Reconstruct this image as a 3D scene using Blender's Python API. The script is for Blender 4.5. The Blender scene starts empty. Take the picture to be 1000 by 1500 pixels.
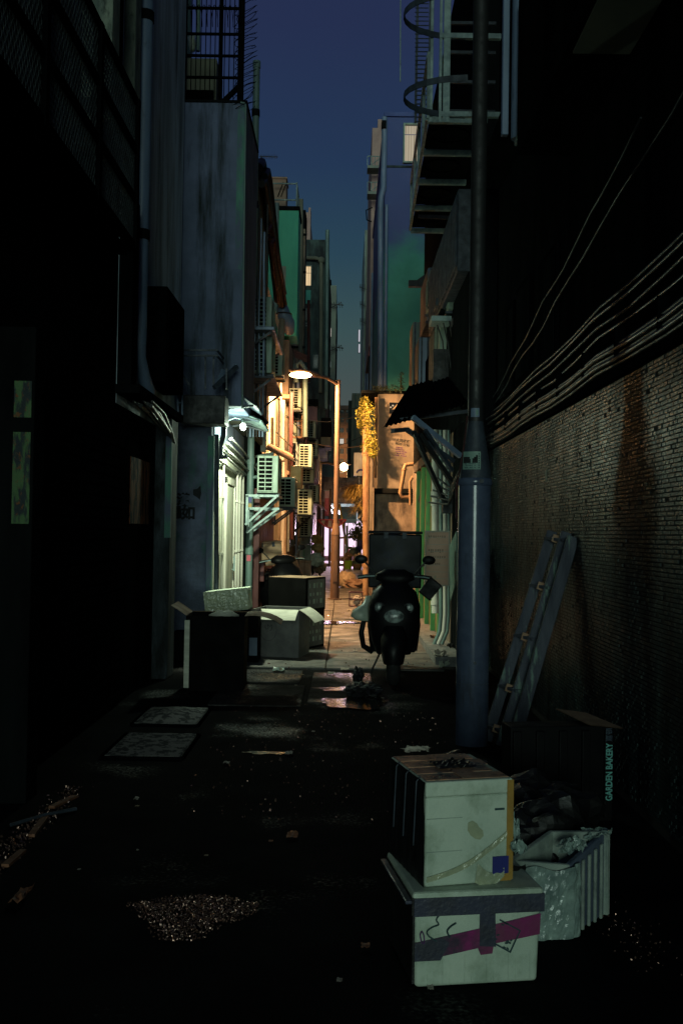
import bpy, math, random
from mathutils import Matrix, Vector, Euler, noise
RND = random.Random(11)
sc = bpy.context.scene
C = sc.collection
rad = math.radians
V = Vector

# ------------------------------------------------------------------ camera
F = 35 / 36 * 1500.0
cam_d = bpy.data.cameras.new('camera')
cam = bpy.data.objects.new('camera', cam_d)
C.objects.link(cam)
sc.camera = cam
cam_d.sensor_fit = 'VERTICAL'
cam_d.sensor_height = 36
cam_d.lens = 35
cam_d.clip_start = 0.05
cam_d.clip_end = 600
CAMP = V((0, 0, 1.5))
CAMR = (Matrix.Rotation(4.47 / F, 3, 'Z') @ Matrix.Rotation(math.pi / 2 + 29.94 / F, 3, 'X')
        @ Matrix.Rotation(rad(0.9), 3, 'Z'))
cam.matrix_world = Matrix.Translation(CAMP) @ CAMR.to_4x4()

# ------------------------------------------------------------------ dusk sky
world = bpy.data.worlds.new('World')
sc.world = world
world.use_nodes = True
nt = world.node_tree
bg = nt.nodes['Background']
tc = nt.nodes.new('ShaderNodeTexCoord')
sx = nt.nodes.new('ShaderNodeSeparateXYZ')
cr = nt.nodes.new('ShaderNodeValToRGB')
nt.links.new(tc.outputs['Generated'], sx.inputs[0])
nt.links.new(sx.outputs['Z'], cr.inputs[0])
nt.links.new(cr.outputs[0], bg.inputs[0])
SKY = [(0.0, (.06, .07, .065)), (.13, (.062, .080, .078)), (.20, (.040, .078, .083)), (.27, (.022, .056, .085)),
       (.35, (.017, .037, .085)), (.46, (.018, .028, .076)), (1.0, (.016, .024, .062))]
els = cr.color_ramp.elements
els[0].position, els[0].color = SKY[0][0], SKY[0][1] + (1,)
els[1].position, els[1].color = SKY[-1][0], SKY[-1][1] + (1,)
for p, c in SKY[1:-1]:
    e = els.new(p)
    e.color = c + (1,)
bg.inputs[1].default_value = 1.0

# the assumed glow of the open street behind the camera: one very soft, low sun
sun_d = bpy.data.lights.new('sun', 'SUN')
sun = bpy.data.objects.new('sun', sun_d)
C.objects.link(sun)
sun_d.energy = 1.0
sun_d.angle = rad(24)
sun_d.color = (.74, 1.0, .86)
sun.rotation_euler = V((0, math.cos(rad(5)), -math.sin(rad(5)))).to_track_quat('-Z', 'Y').to_euler()

vs = sc.view_settings
vs.view_transform = 'Standard'
vs.look = 'None'
vs.exposure = 0.0
vs.gamma = 1.0
vs.use_curve_mapping = False
sc.render.engine = 'CYCLES'
cy = sc.cycles
cy.use_denoising = True
cy.max_bounces = 6
cy.diffuse_bounces = 3
cy.glossy_bounces = 3
cy.transmission_bounces = 4
cy.transparent_max_bounces = 12
cy.sample_clamp_indirect = 3.0
cy.sample_clamp_direct = 0
cy.caustics_reflective = False
cy.caustics_refractive = False

# ------------------------------------------------------------------ helpers


def at(px, py, Y):
    d = CAMR @ V(((px - 500) / F, (750 - py) / F, -1))
    return CAMP + d * (Y / d.y)


def rect(x0, x1, y0, y1, Y):
    """picture rectangle on a wall facing the alley mouth -> X0, X1, Z0, Z1"""
    ym, xm = (y0 + y1) / 2, (x0 + x1) / 2
    return at(x0, ym, Y).x, at(x1, ym, Y).x, at(xm, y1, Y).z, at(xm, y0, Y).z


class MB:
    def __init__(s):
        s.v, s.f, s.sm = [], [], []

    def add(s, vs_, fs, smooth=False):
        n = len(s.v)
        s.v += [tuple(p) for p in vs_]
        s.f += [tuple(i + n for i in q) for q in fs]
        s.sm += [smooth] * len(fs)
        return s

    BF = [(0, 3, 2, 1), (4, 5, 6, 7), (0, 1, 5, 4), (1, 2, 6, 5), (2, 3, 7, 6), (3, 0, 4, 7)]

    def box(s, x0, x1, y0, y1, z0, z1):
        return s.add([(x0, y0, z0), (x1, y0, z0), (x1, y1, z0), (x0, y1, z0),
                      (x0, y0, z1), (x1, y0, z1), (x1, y1, z1), (x0, y1, z1)], MB.BF)

    def obox(s, c, size, rot=None):
        c = V(c)
        hx, hy, hz = size[0] / 2, size[1] / 2, size[2] / 2
        pts = [V(p) for p in ((-hx, -hy, -hz), (hx, -hy, -hz), (hx, hy, -hz), (-hx, hy, -hz),
                              (-hx, -hy, hz), (hx, -hy, hz), (hx, hy, hz), (-hx, hy, hz))]
        if rot is not None:
            m = Euler(rot).to_matrix() if not isinstance(rot, Matrix) else rot
            pts = [m @ p for p in pts]
        return s.add([c + p for p in pts], MB.BF)

    def bar(s, p, q, w, h=None):
        p, q = V(p), V(q)
        h = h or w
        d = q - p
        m = d.to_track_quat('Y', 'Z').to_matrix()
        return s.obox((p + q) / 2, (w, d.length, h), m)

    def tube(s, pts, r, n=8, cap=True):
        pts = [V(p) for p in pts]
        k = len(pts)
        rs = r if isinstance(r, (list, tuple)) else [r] * k
        t0 = (pts[1] - pts[0]).normalized()
        up = V((0, 0, 1)) if abs(t0.z) < .9 else V((1, 0, 0))
        u = t0.cross(up).normalized()
        vs_, fs = [], []
        for i in range(k):
            a = pts[max(i - 1, 0)]
            b = pts[min(i + 1, k - 1)]
            t = (b - a).normalized()
            u = (u - t * u.dot(t)).normalized()
            w = t.cross(u)
            for j in range(n):
                an = 2 * math.pi * j / n
                vs_.append(pts[i] + (u * math.cos(an) + w * math.sin(an)) * rs[i])
        for i in range(k - 1):
            for j in range(n):
                fs.append((i * n + j, i * n + (j + 1) % n, (i + 1) * n + (j + 1) % n, (i + 1) * n + j))
        s.add(vs_, fs, True)
        if cap:
            s.add(vs_[:n], [tuple(range(n))[::-1]])
            s.add(vs_[-n:], [tuple(range(n))])
        return s

    def loft(s, rings, n=16, p=2.0, cap=True):
        """rings: (cx, cy, cz, rx, ry) horizontal super-ellipses stacked along their centres"""
        vs_, fs = [], []
        for (cx, cy_, cz, rx, ry) in rings:
            for j in range(n):
                a = 2 * math.pi * j / n
                ca, sa = math.cos(a), math.sin(a)
                vs_.append((cx + math.copysign(abs(ca) ** (2 / p), ca) * rx,
                            cy_ + math.copysign(abs(sa) ** (2 / p), sa) * ry, cz))
        k = len(rings)
        for i in range(k - 1):
            for j in range(n):
                fs.append((i * n + j, i * n + (j + 1) % n, (i + 1) * n + (j + 1) % n, (i + 1) * n + j))
        s.add(vs_, fs, True)
        if cap:
            s.add(vs_[:n], [tuple(range(n))[::-1]])
            s.add(vs_[-n:], [tuple(range(n))])
        return s

    def ball(s, c, r, n=12, m=8, jit=0.0, seed=0, sc_=3.0, smooth=True):
        c = V(c)
        r = V(r) if hasattr(r, '__len__') else V((r, r, r))
        vs_, fs = [], []
        for i in range(m + 1):
            th = math.pi * i / m
            for j in range(n):
                ph = 2 * math.pi * j / n
                d = V((math.sin(th) * math.cos(ph), math.sin(th) * math.sin(ph), math.cos(th)))
                k = 1 + jit * noise.noise(d * sc_ + V((seed * 7.3, seed * 1.7, 0)))
                vs_.append(c + V((d.x * r.x, d.y * r.y, d.z * r.z)) * k)
        for i in range(m):
            for j in range(n):
                fs.append((i * n + j, (i + 1) * n + j, (i + 1) * n + (j + 1) % n, i * n + (j + 1) % n))
        return s.add(vs_, fs, smooth)

    def ring(s, c, R_, r, axis='Z', n=20, m=8, a0=0, a1=2 * math.pi):
        c = V(c)
        pts = []
        full = abs(a1 - a0 - 2 * math.pi) < 1e-6
        for i in range(n + 1):
            a = a0 + (a1 - a0) * i / n
            ca, sa = math.cos(a) * R_, math.sin(a) * R_
            d = {'Z': V((ca, sa, 0)), 'X': V((0, ca, sa)), 'Y': V((ca, 0, sa))}[axis]
            pts.append(c + d)
        return s.tube(pts, r, m, cap=not full)

    def sheet(s, grid):
        """grid of points [rows][cols] -> open surface"""
        n = len(grid[0])
        fs = []
        for i in range(len(grid) - 1):
            for j in range(n - 1):
                fs.append((i * n + j, i * n + j + 1, (i + 1) * n + j + 1, (i + 1) * n + j))
        return s.add([p for r in grid for p in r], fs)


def link_mesh(name, mb, mat, off=None):
    me = bpy.data.meshes.new(name)
    vs_ = mb.v if off is None else [(p[0] - off[0], p[1] - off[1], p[2] - off[2]) for p in mb.v]
    me.from_pydata(vs_, [], mb.f)
    if any(mb.sm):
        me.polygons.foreach_set('use_smooth', mb.sm)
    me.update()
    if mat:
        me.materials.append(mat)
    o = bpy.data.objects.new(name, me)
    C.objects.link(o)
    return o


def bevel(o, w, seg=2):
    b = o.modifiers.new('bevel', 'BEVEL')
    b.width = w
    b.segments = seg
    b.limit_method = 'ANGLE'
    b.angle_limit = rad(40)
    return o


def tag(o, label=None, cat=None, group=None, kind=None):
    if label: o['label'] = label
    if cat: o['category'] = cat
    if group: o['group'] = group
    if kind: o['kind'] = kind
    return o


def thing(name, label, cat, loc=(0, 0, 0), rz=0, group=None):
    o = bpy.data.objects.new(name, None)
    o.empty_display_size = .1
    C.objects.link(o)
    o.location = loc
    o.rotation_euler = (0, 0, rz)
    return tag(o, label, cat, group)


def part(name, mb, mat, parent, bev=0, kind=None, label=None, world=False):
    """world=True: mb holds world coordinates and the parent is an unrotated thing"""
    off = None
    if world:
        off = V((0, 0, 0))
        p = parent
        while p:
            off += p.location
            p = p.parent
    o = link_mesh(name, mb, mat, off)
    o.parent = parent
    if bev: bevel(o, bev)
    if kind: o['kind'] = kind
    if label: o['label'] = label
    return o


def solo(name, mb, mat, label, cat, group=None, bev=0, kind=None):
    xs, ys, zs = zip(*mb.v)
    off = ((min(xs) + max(xs)) / 2, (min(ys) + max(ys)) / 2, min(zs))
    o = link_mesh(name, mb, mat, off)
    o.location = off
    if bev: bevel(o, bev)
    return tag(o, label, cat, group, kind)


def structure(name, mb, mat, parent=None):
    o = link_mesh(name, mb, mat)
    o.parent = parent
    if parent is None: o['kind'] = 'structure'
    return o


def dup(root, loc, rz=0, label=None, scale=None):
    def rec(o, par):
        c = o.copy()
        C.objects.link(c)
        if par: c.parent = par
        for ch in o.children: rec(ch, c)
        return c
    r = rec(root, None)
    r.location = loc
    r.rotation_euler = (0, 0, rz)
    if scale: r.scale = scale
    if label: r['label'] = label
    return r


def print_on(name, s, size, mat, parent, mtx, ext=.0008, spacing=1.0, squash=1.0, bold=0.0):
    cu = bpy.data.curves.new(name, 'FONT')
    cu.body = s
    cu.size = size
    cu.align_x = 'CENTER'
    cu.align_y = 'CENTER'
    cu.extrude = ext
    cu.space_character = spacing
    cu.offset = bold
    cu.resolution_u = 3
    to = bpy.data.objects.new(name, cu)
    C.objects.link(to)
    dg = bpy.context.evaluated_depsgraph_get()
    me = bpy.data.meshes.new_from_object(to.evaluated_get(dg))
    bpy.data.objects.remove(to)
    me.name = name
    me.materials.clear()
    me.materials.append(mat)
    if squash != 1: me.transform(Matrix.Diagonal((squash, 1, 1, 1)))
    me.transform(mtx)
    o = bpy.data.objects.new(name, me)
    C.objects.link(o)
    o.parent = parent
    return o


# ------------------------------------------------------------------ materials
def M(name, c1, c2=None, rough=.85, scale=4.0, bump=.2, metal=0.0, streak=1.0, lo=.38, hi=.62, spec=.4,
      stain=None, rvar=.15, fine=60, trans=0.0, coat=0.0):
    m = bpy.data.materials.new(name)
    m.use_nodes = True
    n, l = m.node_tree.nodes, m.node_tree.links
    b = n['Principled BSDF']
    t = n.new('ShaderNodeTexCoord')
    mp = n.new('ShaderNodeMapping')
    mp.inputs['Scale'].default_value = (1, 1, 1 / streak)
    l.new(t.outputs['Object'], mp.inputs[0])
    no = n.new('ShaderNodeTexNoise')
    no.inputs['Scale'].default_value = scale
    no.inputs['Detail'].default_value = 7
    no.inputs['Roughness'].default_value = .62
    l.new(mp.outputs[0], no.inputs[0])
    rp = n.new('ShaderNodeValToRGB')
    rp.color_ramp.elements[0].position = lo
    rp.color_ramp.elements[1].position = hi
    c2 = c2 or tuple(x * .6 for x in c1)
    rp.color_ramp.elements[0].color = c1 + (1,)
    rp.color_ramp.elements[1].color = c2 + (1,)
    l.new(no.outputs[0], rp.inputs[0])
    col = rp.outputs[0]
    if stain:                                  # (colour, scale, lo, hi, stretch): run-down marks
        sc_, ss, slo, shi, stre = stain
        mp2 = n.new('ShaderNodeMapping')
        mp2.inputs['Scale'].default_value = (1, 1, 1 / stre)
        mp2.inputs['Location'].default_value = (3.1, 1.7, .4)
        l.new(t.outputs['Object'], mp2.inputs[0])
        n2 = n.new('ShaderNodeTexNoise')
        n2.inputs['Scale'].default_value = ss
        n2.inputs['Detail'].default_value = 8
        n2.inputs['Roughness'].default_value = .68
        l.new(mp2.outputs[0], n2.inputs[0])
        mr = n.new('ShaderNodeMapRange')
        mr.inputs[1].default_value = slo
        mr.inputs[2].default_value = shi
        l.new(n2.outputs[0], mr.inputs[0])
        mx = n.new('ShaderNodeMix')
        mx.data_type = 'RGBA'
        l.new(mr.outputs[0], mx.inputs[0])
        l.new(col, mx.inputs[6])
        mx.inputs[7].default_value = sc_ + (1,)
        col = mx.outputs[2]
    l.new(col, b.inputs['Base Color'])
    fn = n.new('ShaderNodeTexNoise')
    fn.inputs['Scale'].default_value = fine
    fn.inputs['Detail'].default_value = 4
    l.new(t.outputs['Object'], fn.inputs[0])
    rr = n.new('ShaderNodeMapRange')
    rr.inputs[1].default_value = .3
    rr.inputs[2].default_value = .7
    rr.inputs[3].default_value = max(.03, rough - rvar)
    rr.inputs[4].default_value = min(1, rough + rvar)
    l.new(no.outputs[0], rr.inputs[0])
    l.new(rr.outputs[0], b.inputs['Roughness'])
    b.inputs['Metallic'].default_value = metal
    b.inputs['Specular IOR Level'].default_value = spec
    b.inputs['Transmission Weight'].default_value = trans
    b.inputs['Coat Weight'].default_value = coat
    if bump:
        bp = n.new('ShaderNodeBump')
        bp.inputs['Strength'].default_value = bump
        bp.inputs['Distance'].default_value = .01
        ad = n.new('ShaderNodeMath')
        l.new(fn.outputs[0], ad.inputs[0])
        l.new(no.outputs[0], ad.inputs[1])
        l.new(ad.outputs[0], bp.inputs['Height'])
        l.new(bp.outputs[0], b.inputs['Normal'])
    return m


def EM(name, col, strength):
    m = bpy.data.materials.new(name)
    m.use_nodes = True
    n = m.node_tree.nodes
    n.remove(n['Principled BSDF'])
    e = n.new('ShaderNodeEmission')
    e.inputs[0].default_value = col + (1,)
    e.inputs[1].default_value = strength
    m.node_tree.links.new(e.outputs[0], n['Material Output'].inputs[0])
    return m


m = {}
m['asphalt'] = M('asphalt', (.011, .011, .0115), (.005, .005, .0055), rough=.9, scale=2.2, bump=.8, rvar=.08, fine=90, spec=.04)
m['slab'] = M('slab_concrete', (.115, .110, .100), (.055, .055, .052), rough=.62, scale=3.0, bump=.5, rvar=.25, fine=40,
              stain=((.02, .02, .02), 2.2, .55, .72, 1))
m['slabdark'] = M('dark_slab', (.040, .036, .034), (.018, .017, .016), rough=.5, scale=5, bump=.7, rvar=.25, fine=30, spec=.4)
m['blackpaint'] = M('matt_black_paint', (.004, .0045, .005), (.0025, .0025, .003), rough=.95, scale=9, bump=.1, spec=0)
m['kerb'] = M('kerb_concrete', (.20, .20, .19), (.10, .10, .10), rough=.7, scale=8, bump=.4)
m['nearblack'] = M('near_black_wall', (.010, .0115, .012), (.005, .0055, .006), rough=.95, scale=3, streak=5, bump=.4, spec=0)  # near-black base; on some walls it holds the shade in its colour
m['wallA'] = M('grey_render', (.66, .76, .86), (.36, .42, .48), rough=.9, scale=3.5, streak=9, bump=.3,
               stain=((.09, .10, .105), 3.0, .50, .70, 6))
m['wallB'] = M('blue_grey_render', (.12, .145, .24), (.065, .085, .125), rough=.92, scale=1.3, bump=.45, lo=.35, hi=.7,
               stain=((.014, .020, .022), 4.2, .50, .66, 9))
m['wallBlow'] = M('low_blue_render', (.14, .165, .25), (.075, .09, .125), rough=.92, scale=3, bump=1.0, fine=25,
                  stain=((.05, .13, .11), 3.0, .55, .7, 2))
m['green_edge'] = M('green_lit_edge', (.085, .24, .18), (.06, .15, .12), rough=.8, scale=6, streak=6, bump=.3,
                    stain=((.09, .11, .17), 4, .45, .56, 3))  # green light along wall edges, put into the colour
m['palewall'] = M('peeling_pale_paint', (.24, .28, .22), (.10, .13, .12), rough=.85, scale=7, streak=3, bump=.5,
                  stain=((.03, .035, .03), 6, .52, .62, 2.5))
m['cream'] = M('cream_paint', (.52, .47, .36), (.36, .31, .22), rough=.8, scale=3, streak=4, bump=.25,
               stain=((.10, .075, .05), 5, .58, .76, 4))
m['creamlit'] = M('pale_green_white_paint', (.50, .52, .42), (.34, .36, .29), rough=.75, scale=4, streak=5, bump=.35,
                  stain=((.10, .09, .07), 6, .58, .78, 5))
m['tan'] = M('tan_render', (.26, .20, .145), (.13, .10, .075), rough=.9, scale=2.6, bump=.5,
             stain=((.022, .018, .02), 2.8, .50, .68, 3))
m['tanplain'] = M('tan_smooth_render', (.22, .185, .14), (.15, .12, .09), rough=.9, scale=2.2, bump=.3,
                  stain=((.04, .03, .028), 3.2, .56, .76, 3))
m['green'] = M('green_lit_wall', (.08, .46, .30), (.065, .37, .25), rough=.8, scale=2, streak=3, bump=.12,
               stain=((.05, .20, .15), 5, .62, .8, 8))  # green light on the end wall put into its base colour
m['hblue'] = M('blue_violet_render', (.085, .115, .30), (.065, .09, .235), rough=.9, scale=2.5, bump=.15)
m['hgreen'] = M('teal_render', (.075, .34, .27), (.06, .26, .225), rough=.9, scale=1.1, bump=.2, lo=.35, hi=.65)
m['purple'] = M('brown_purple_wall', (.34, .20, .20), (.20, .12, .14), rough=.9, scale=1.5, streak=2, bump=.2)
m['fdark'] = M('dark_mottled_wall', (.075, .12, .105), (.022, .03, .035), rough=.92, scale=.8, streak=1.6, bump=.2,
               stain=((.015, .017, .02), 1.6, .46, .58, 3))
m['pink'] = M('pinkish_wall', (.42, .27, .23), (.33, .21, .19), rough=.9, scale=2, bump=.1)
m['beige'] = M('beige_wall', (.36, .24, .17), (.28, .18, .13), rough=.9, scale=1.2, bump=.1)
m['olive'] = M('olive_wall', (.17, .17, .12), (.10, .10, .08), rough=.9, scale=1.5, streak=3, bump=.1)
m['palegrey'] = M('pale_grey_green_wall', (.22, .25, .20), (.16, .18, .16), rough=.85, scale=1.5, streak=4, bump=.1)
m['tile'] = M('glazed_strip_tile', (.048, .082, .080), (.018, .027, .030), rough=.42, scale=2.4, streak=2.5, bump=.15,
              stain=((.005, .006, .006), 5.5, .44, .57, 8), spec=.12)
m['grout'] = M('dark_grout', (.016, .017, .017), (.010, .011, .011), rough=.95, scale=9)
m['blackmetal'] = M('black_metal', (.018, .019, .02), (.010, .010, .011), rough=.6, scale=12, bump=.15, spec=.4)
m['darksteel'] = M('dark_painted_steel', (.045, .058, .080), (.022, .029, .040), rough=.55, scale=10, bump=.2, spec=.4,
                   stain=((.05, .028, .018), 8, .6, .75, 2))
m['steelblue'] = M('galvanised_post', (.080, .103, .160), (.058, .076, .125), rough=.17, scale=9, bump=.02, spec=.5, rvar=.04,
                   stain=((.05, .055, .07), 12, .55, .72, 5))
m['galv'] = M('galvanised_steel', (.31, .42, .41), (.18, .25, .26), rough=.5, scale=12, bump=.15, spec=.5,
              stain=((.08, .06, .04), 8, .6, .75, 2))
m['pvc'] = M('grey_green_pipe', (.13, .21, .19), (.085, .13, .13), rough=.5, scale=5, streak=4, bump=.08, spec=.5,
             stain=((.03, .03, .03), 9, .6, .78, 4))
m['pvcblue'] = M('blue_grey_pipe', (.17, .235, .36), (.11, .155, .23), rough=.45, scale=5, streak=5, bump=.1, spec=.5,
                 stain=((.03, .03, .03), 9, .62, .78, 4))
m['pvcwhite'] = M('white_pipe', (.56, .55, .49), (.40, .39, .34), rough=.5, scale=6, streak=4, bump=.08,
                  stain=((.12, .08, .05), 10, .6, .75, 3))
m['pipegrey'] = M('dull_white_conduit', (.26, .28, .25), (.16, .17, .16), rough=.5, scale=6, streak=4, bump=.08)
m['darkred'] = M('dark_red_pipe', (.045, .013, .014), (.03, .010, .011), rough=.7, scale=6, streak=4, bump=.1, spec=.2)
m['rustpipe'] = M('rusty_orange_pipe', (.30, .19, .10), (.17, .09, .05), rough=.7, scale=8, streak=3, bump=.3)
m['cable'] = M('black_cable', (.022, .024, .026), (.012, .013, .014), rough=.5, scale=20, bump=.1, spec=.35)
m['cablegrey'] = M('grey_conduit', (.055, .06, .068), (.022, .024, .028), rough=.4, scale=3, bump=.1, spec=.3, lo=.45, hi=.55)
m['cablered'] = M('red_sheathed_cable', (.055, .014, .016), (.02, .008, .009), rough=.7, scale=16, bump=.2, spec=.2)
m['acwhite'] = M('aged_white_casing', (.25, .34, .27), (.18, .24, .20), rough=.55, scale=6, streak=3, bump=.08,
                 stain=((.08, .06, .04), 9, .6, .78, 4))
m['acdark'] = M('dark_coil', (.005, .005, .0055), (.003, .003, .003), rough=.9, scale=20, bump=.1, spec=.03)
m['meshgrey'] = M('dull_mesh_wire', (.095, .115, .12), (.05, .06, .065), rough=.6, scale=6, bump=0, spec=.3)
m['pier'] = M('grimy_pier_render', (.055, .07, .085), (.02, .026, .03), rough=.92, scale=4, streak=4, bump=.6,
              stain=((.008, .010, .010), 5, .46, .6, 4))
m['foam'] = M('white_foam', (.55, .63, .52), (.44, .53, .44), rough=.72, scale=4, bump=.28, fine=190, spec=.3,
                stain=((.15, .21, .12), 6, .49, .80, 1.3))
m['foamdirty'] = M('grubby_foam', (.36, .42, .36), (.24, .30, .27), rough=.65, scale=6, bump=.35, fine=150,
                   stain=((.10, .12, .12), 6, .52, .72, 2))
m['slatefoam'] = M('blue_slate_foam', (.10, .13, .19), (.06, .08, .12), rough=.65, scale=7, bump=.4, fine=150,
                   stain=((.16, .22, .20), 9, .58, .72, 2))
m['carton'] = M('grey_brown_carton', (.16, .155, .15), (.11, .107, .105), rough=.85, scale=5, bump=.12)
m['cartonwhite'] = M('pale_carton', (.50, .50, .42), (.38, .38, .32), rough=.8, scale=5, bump=.1, streak=.2)
m['cartondark'] = M('black_carton', (.0045, .0045, .0045), (.003, .003, .003), rough=.9, scale=5, bump=.1, spec=.05)
m['cartonbrown'] = M('brown_carton', (.30, .19, .12), (.2, .12, .075), rough=.85, scale=6, bump=.12)
m['tapebrown'] = M('brown_tape', (.62, .36, .22), (.30, .16, .10), rough=.32, scale=9, bump=.25, spec=.6, rvar=.12,
                   stain=((.05, .04, .045), 13, .5, .58, 1))
m['tapeamber'] = M('amber_tape', (.42, .25, .06), (.30, .17, .04), rough=.35, scale=9, bump=.15, spec=.5)
m['tapepurple'] = M('purple_tape', (.24, .025, .14), (.16, .03, .085), rough=.4, scale=6, bump=.12, spec=.5,
                    stain=((.05, .03, .055), 5, .5, .62, 1))
m['tapeslate'] = M('slate_tape', (.050, .055, .085), (.028, .03, .045), rough=.4, scale=9, bump=.25, spec=.5)
m['tapeclear'] = M('yellowed_clear_tape', (.40, .43, .28), (.30, .34, .23), rough=.22, scale=14, bump=.3, spec=.6)
m['navy'] = M('navy_sticker', (.028, .035, .20), (.02, .025, .15), rough=.45, scale=9, bump=.02)
m['ink'] = M('marker_ink', (.02, .06, .065), (.014, .04, .05), rough=.6, scale=12, bump=0)
m['inkpurple'] = M('purple_ink', (.10, .03, .14), (.07, .02, .09), rough=.6, scale=12, bump=0)
m['inkblack'] = M('black_stencil', (.012, .014, .016), (.008, .009, .010), rough=.8, scale=12, bump=.05)
m['stickerpale'] = M('pale_sticker', (.20, .32, .26), (.13, .22, .20), rough=.6, scale=14, bump=.03)
m['teal_print'] = M('teal_print', (.20, .58, .52), (.15, .44, .40), rough=.6, scale=40, bump=.02)
m['bluefaint'] = M('faint_blue_print', (.08, .12, .17), (.05, .07, .1), rough=.6, scale=40, bump=.02)
m['wood'] = M('painted_wood', (.075, .085, .115), (.045, .05, .07), rough=.7, scale=10, streak=6, bump=.4,
              stain=((.17, .26, .22), 9, .55, .62, 5))
m['endgrain'] = M('raw_timber', (.42, .26, .17), (.30, .18, .11), rough=.8, scale=20, bump=.3)
m['blackplastic'] = M('black_plastic', (.005, .005, .006), (.003, .003, .0035), rough=.45, scale=8, bump=.04, spec=.14)
m['glossblack'] = M('gloss_black_panel', (.005, .006, .008), (.003, .004, .005), rough=.36, scale=1.6, bump=.02, spec=.07, rvar=.12,
                    stain=((.008, .013, .03), 4, .5, .7, 1))
m['bag'] = M('black_bin_bag', (.010, .010, .011), (.006, .006, .006), rough=.5, scale=9, bump=.7, spec=.4, fine=14, rvar=.15)
m['tyre'] = M('tyre_rubber', (.012, .012, .012), (.008, .008, .008), rough=.8, scale=30, bump=.3)
m['lens'] = M('headlamp_glass', (.30, .36, .34), (.05, .06, .06), rough=.12, scale=22, bump=.4, spec=.8)
m['tanbox'] = M('tan_delivery_box', (.48, .33, .21), (.34, .23, .15), rough=.6, scale=5, bump=.1)
m['whiteplastic'] = M('white_plastic', (.42, .45, .36), (.28, .33, .27), rough=.4, scale=8, bump=.1)
m['film'] = M('clear_film', (.32, .42, .38), (.14, .2, .19), rough=.22, scale=9, bump=.7, spec=.7, fine=20)
m['redgate'] = M('red_brown_steel', (.15, .045, .045), (.085, .03, .03), rough=.6, scale=6, streak=4, bump=.2)
m['doorochre'] = M('ochre_door', (.34, .22, .07), (.22, .16, .06), rough=.7, scale=6, streak=5, bump=.3,
                   stain=((.09, .16, .05), 8, .52, .6, 6))
m['doorgreen'] = M('green_post_paint', (.07, .26, .07), (.05, .17, .06), rough=.65, scale=8, streak=6, bump=.2,
                   stain=((.10, .07, .05), 9, .58, .66, 3))
m['boardpaper'] = M('faded_lamplit_notice', (.66, .42, .31), (.56, .36, .26), rough=.75, scale=3, bump=.06,
                    stain=((.14, .33, .22), 3.2, .58, .64, 2))  # orange lamplight on the board put into its paper colour
m['boardrule'] = M('pale_rule', (.48, .46, .38), (.42, .4, .33), rough=.7, scale=9, bump=0)
m['notice_ink'] = M('washed_out_ink', (.26, .19, .145), (.33, .24, .17), rough=.8, scale=30, bump=0)
m['vine'] = M('vine_leaf', (.42, .36, .05), (.24, .22, .03), rough=.6, scale=9, bump=.1)
m['grass'] = M('dry_grass', (.40, .27, .07), (.24, .16, .04), rough=.7, scale=9, bump=.1)
m['dkleaf'] = M('dark_leaf', (.05, .065, .02), (.03, .04, .015), rough=.6, scale=9, bump=.1)
m['lime'] = M('lime_plastic', (.28, .50, .04), (.24, .42, .04), rough=.4, scale=6, bump=.02)
m['terra'] = M('brown_pot', (.22, .15, .09), (.16, .10, .06), rough=.7, scale=8, bump=.1)
m['dkgreen'] = M('dark_green_plastic', (.05, .09, .06), (.035, .06, .045), rough=.5, scale=5, bump=.05)
m['redcanvas'] = M('dark_red_canvas', (.30, .04, .05), (.22, .03, .04), rough=.7, scale=8, bump=.1)
m['whitecanvas'] = M('white_canvas', (.55, .48, .44), (.45, .38, .35), rough=.7, scale=8, bump=.1)
m['bannerred'] = M('red_banner', (.55, .12, .16), (.46, .09, .13), rough=.6, scale=4, bump=.02)
m['bannerpink'] = M('pale_pink_banner', (.55, .33, .40), (.46, .28, .34), rough=.6, scale=4, bump=.02)
m['bamboo'] = M('yellow_pole', (.42, .30, .08), (.33, .22, .06), rough=.6, scale=8, bump=.1)
m['sack'] = M('pale_sack', (.42, .32, .20), (.30, .22, .14), rough=.8, scale=8, bump=.6, fine=24)
m['paper'] = M('pale_paper', (.42, .38, .32), (.28, .25, .21), rough=.8, scale=15, bump=.3)
m['leaflit'] = M('dry_leaf', (.30, .13, .07), (.20, .08, .04), rough=.7, scale=15, bump=.4)
m['wetgrit'] = M('wet_glint_grit', (.38, .22, .17), (.16, .10, .09), rough=.22, scale=30, bump=.3, spec=.8, rvar=.1, metal=.7)  # warm metallic tint puts the orange lamp glints into the grit colour
m['water'] = M('dirty_water', (.010, .010, .010), (.006, .006, .006), rough=.10, scale=3, bump=.35, spec=.6, fine=26, rvar=.06)
m['poster'] = M('peeling_poster', (.09, .17, .07), (.035, .045, .05), rough=.85, scale=22, streak=4, bump=.5,
                stain=((.20, .085, .035), 26, .56, .62, 1.4), lo=.46, hi=.54)
m['poster2'] = M('torn_red_poster', (.20, .07, .035), (.02, .02, .02), rough=.9, scale=14, streak=4, bump=.5, lo=.46, hi=.54, spec=.1)
m['plate'] = M('worn_iron_plate', (.030, .030, .030), (.012, .012, .012), rough=.6, scale=5, bump=.3, spec=.3, lo=.42, hi=.58)
m['platerib'] = M('rubbed_iron_rib', (.15, .14, .13), (.02, .02, .02), rough=.5, scale=16, bump=.2, spec=.4, lo=.47, hi=.53)
m['wet'] = M('wet_asphalt', (.020, .017, .016), (.010, .009, .009), rough=.34, scale=14, bump=1.0, rvar=.22, fine=120, spec=.55)
m['glassdark'] = M('dark_window_glass', (.012, .014, .017), (.008, .010, .012), rough=.25, scale=3, bump=.02, spec=.3)
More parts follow.
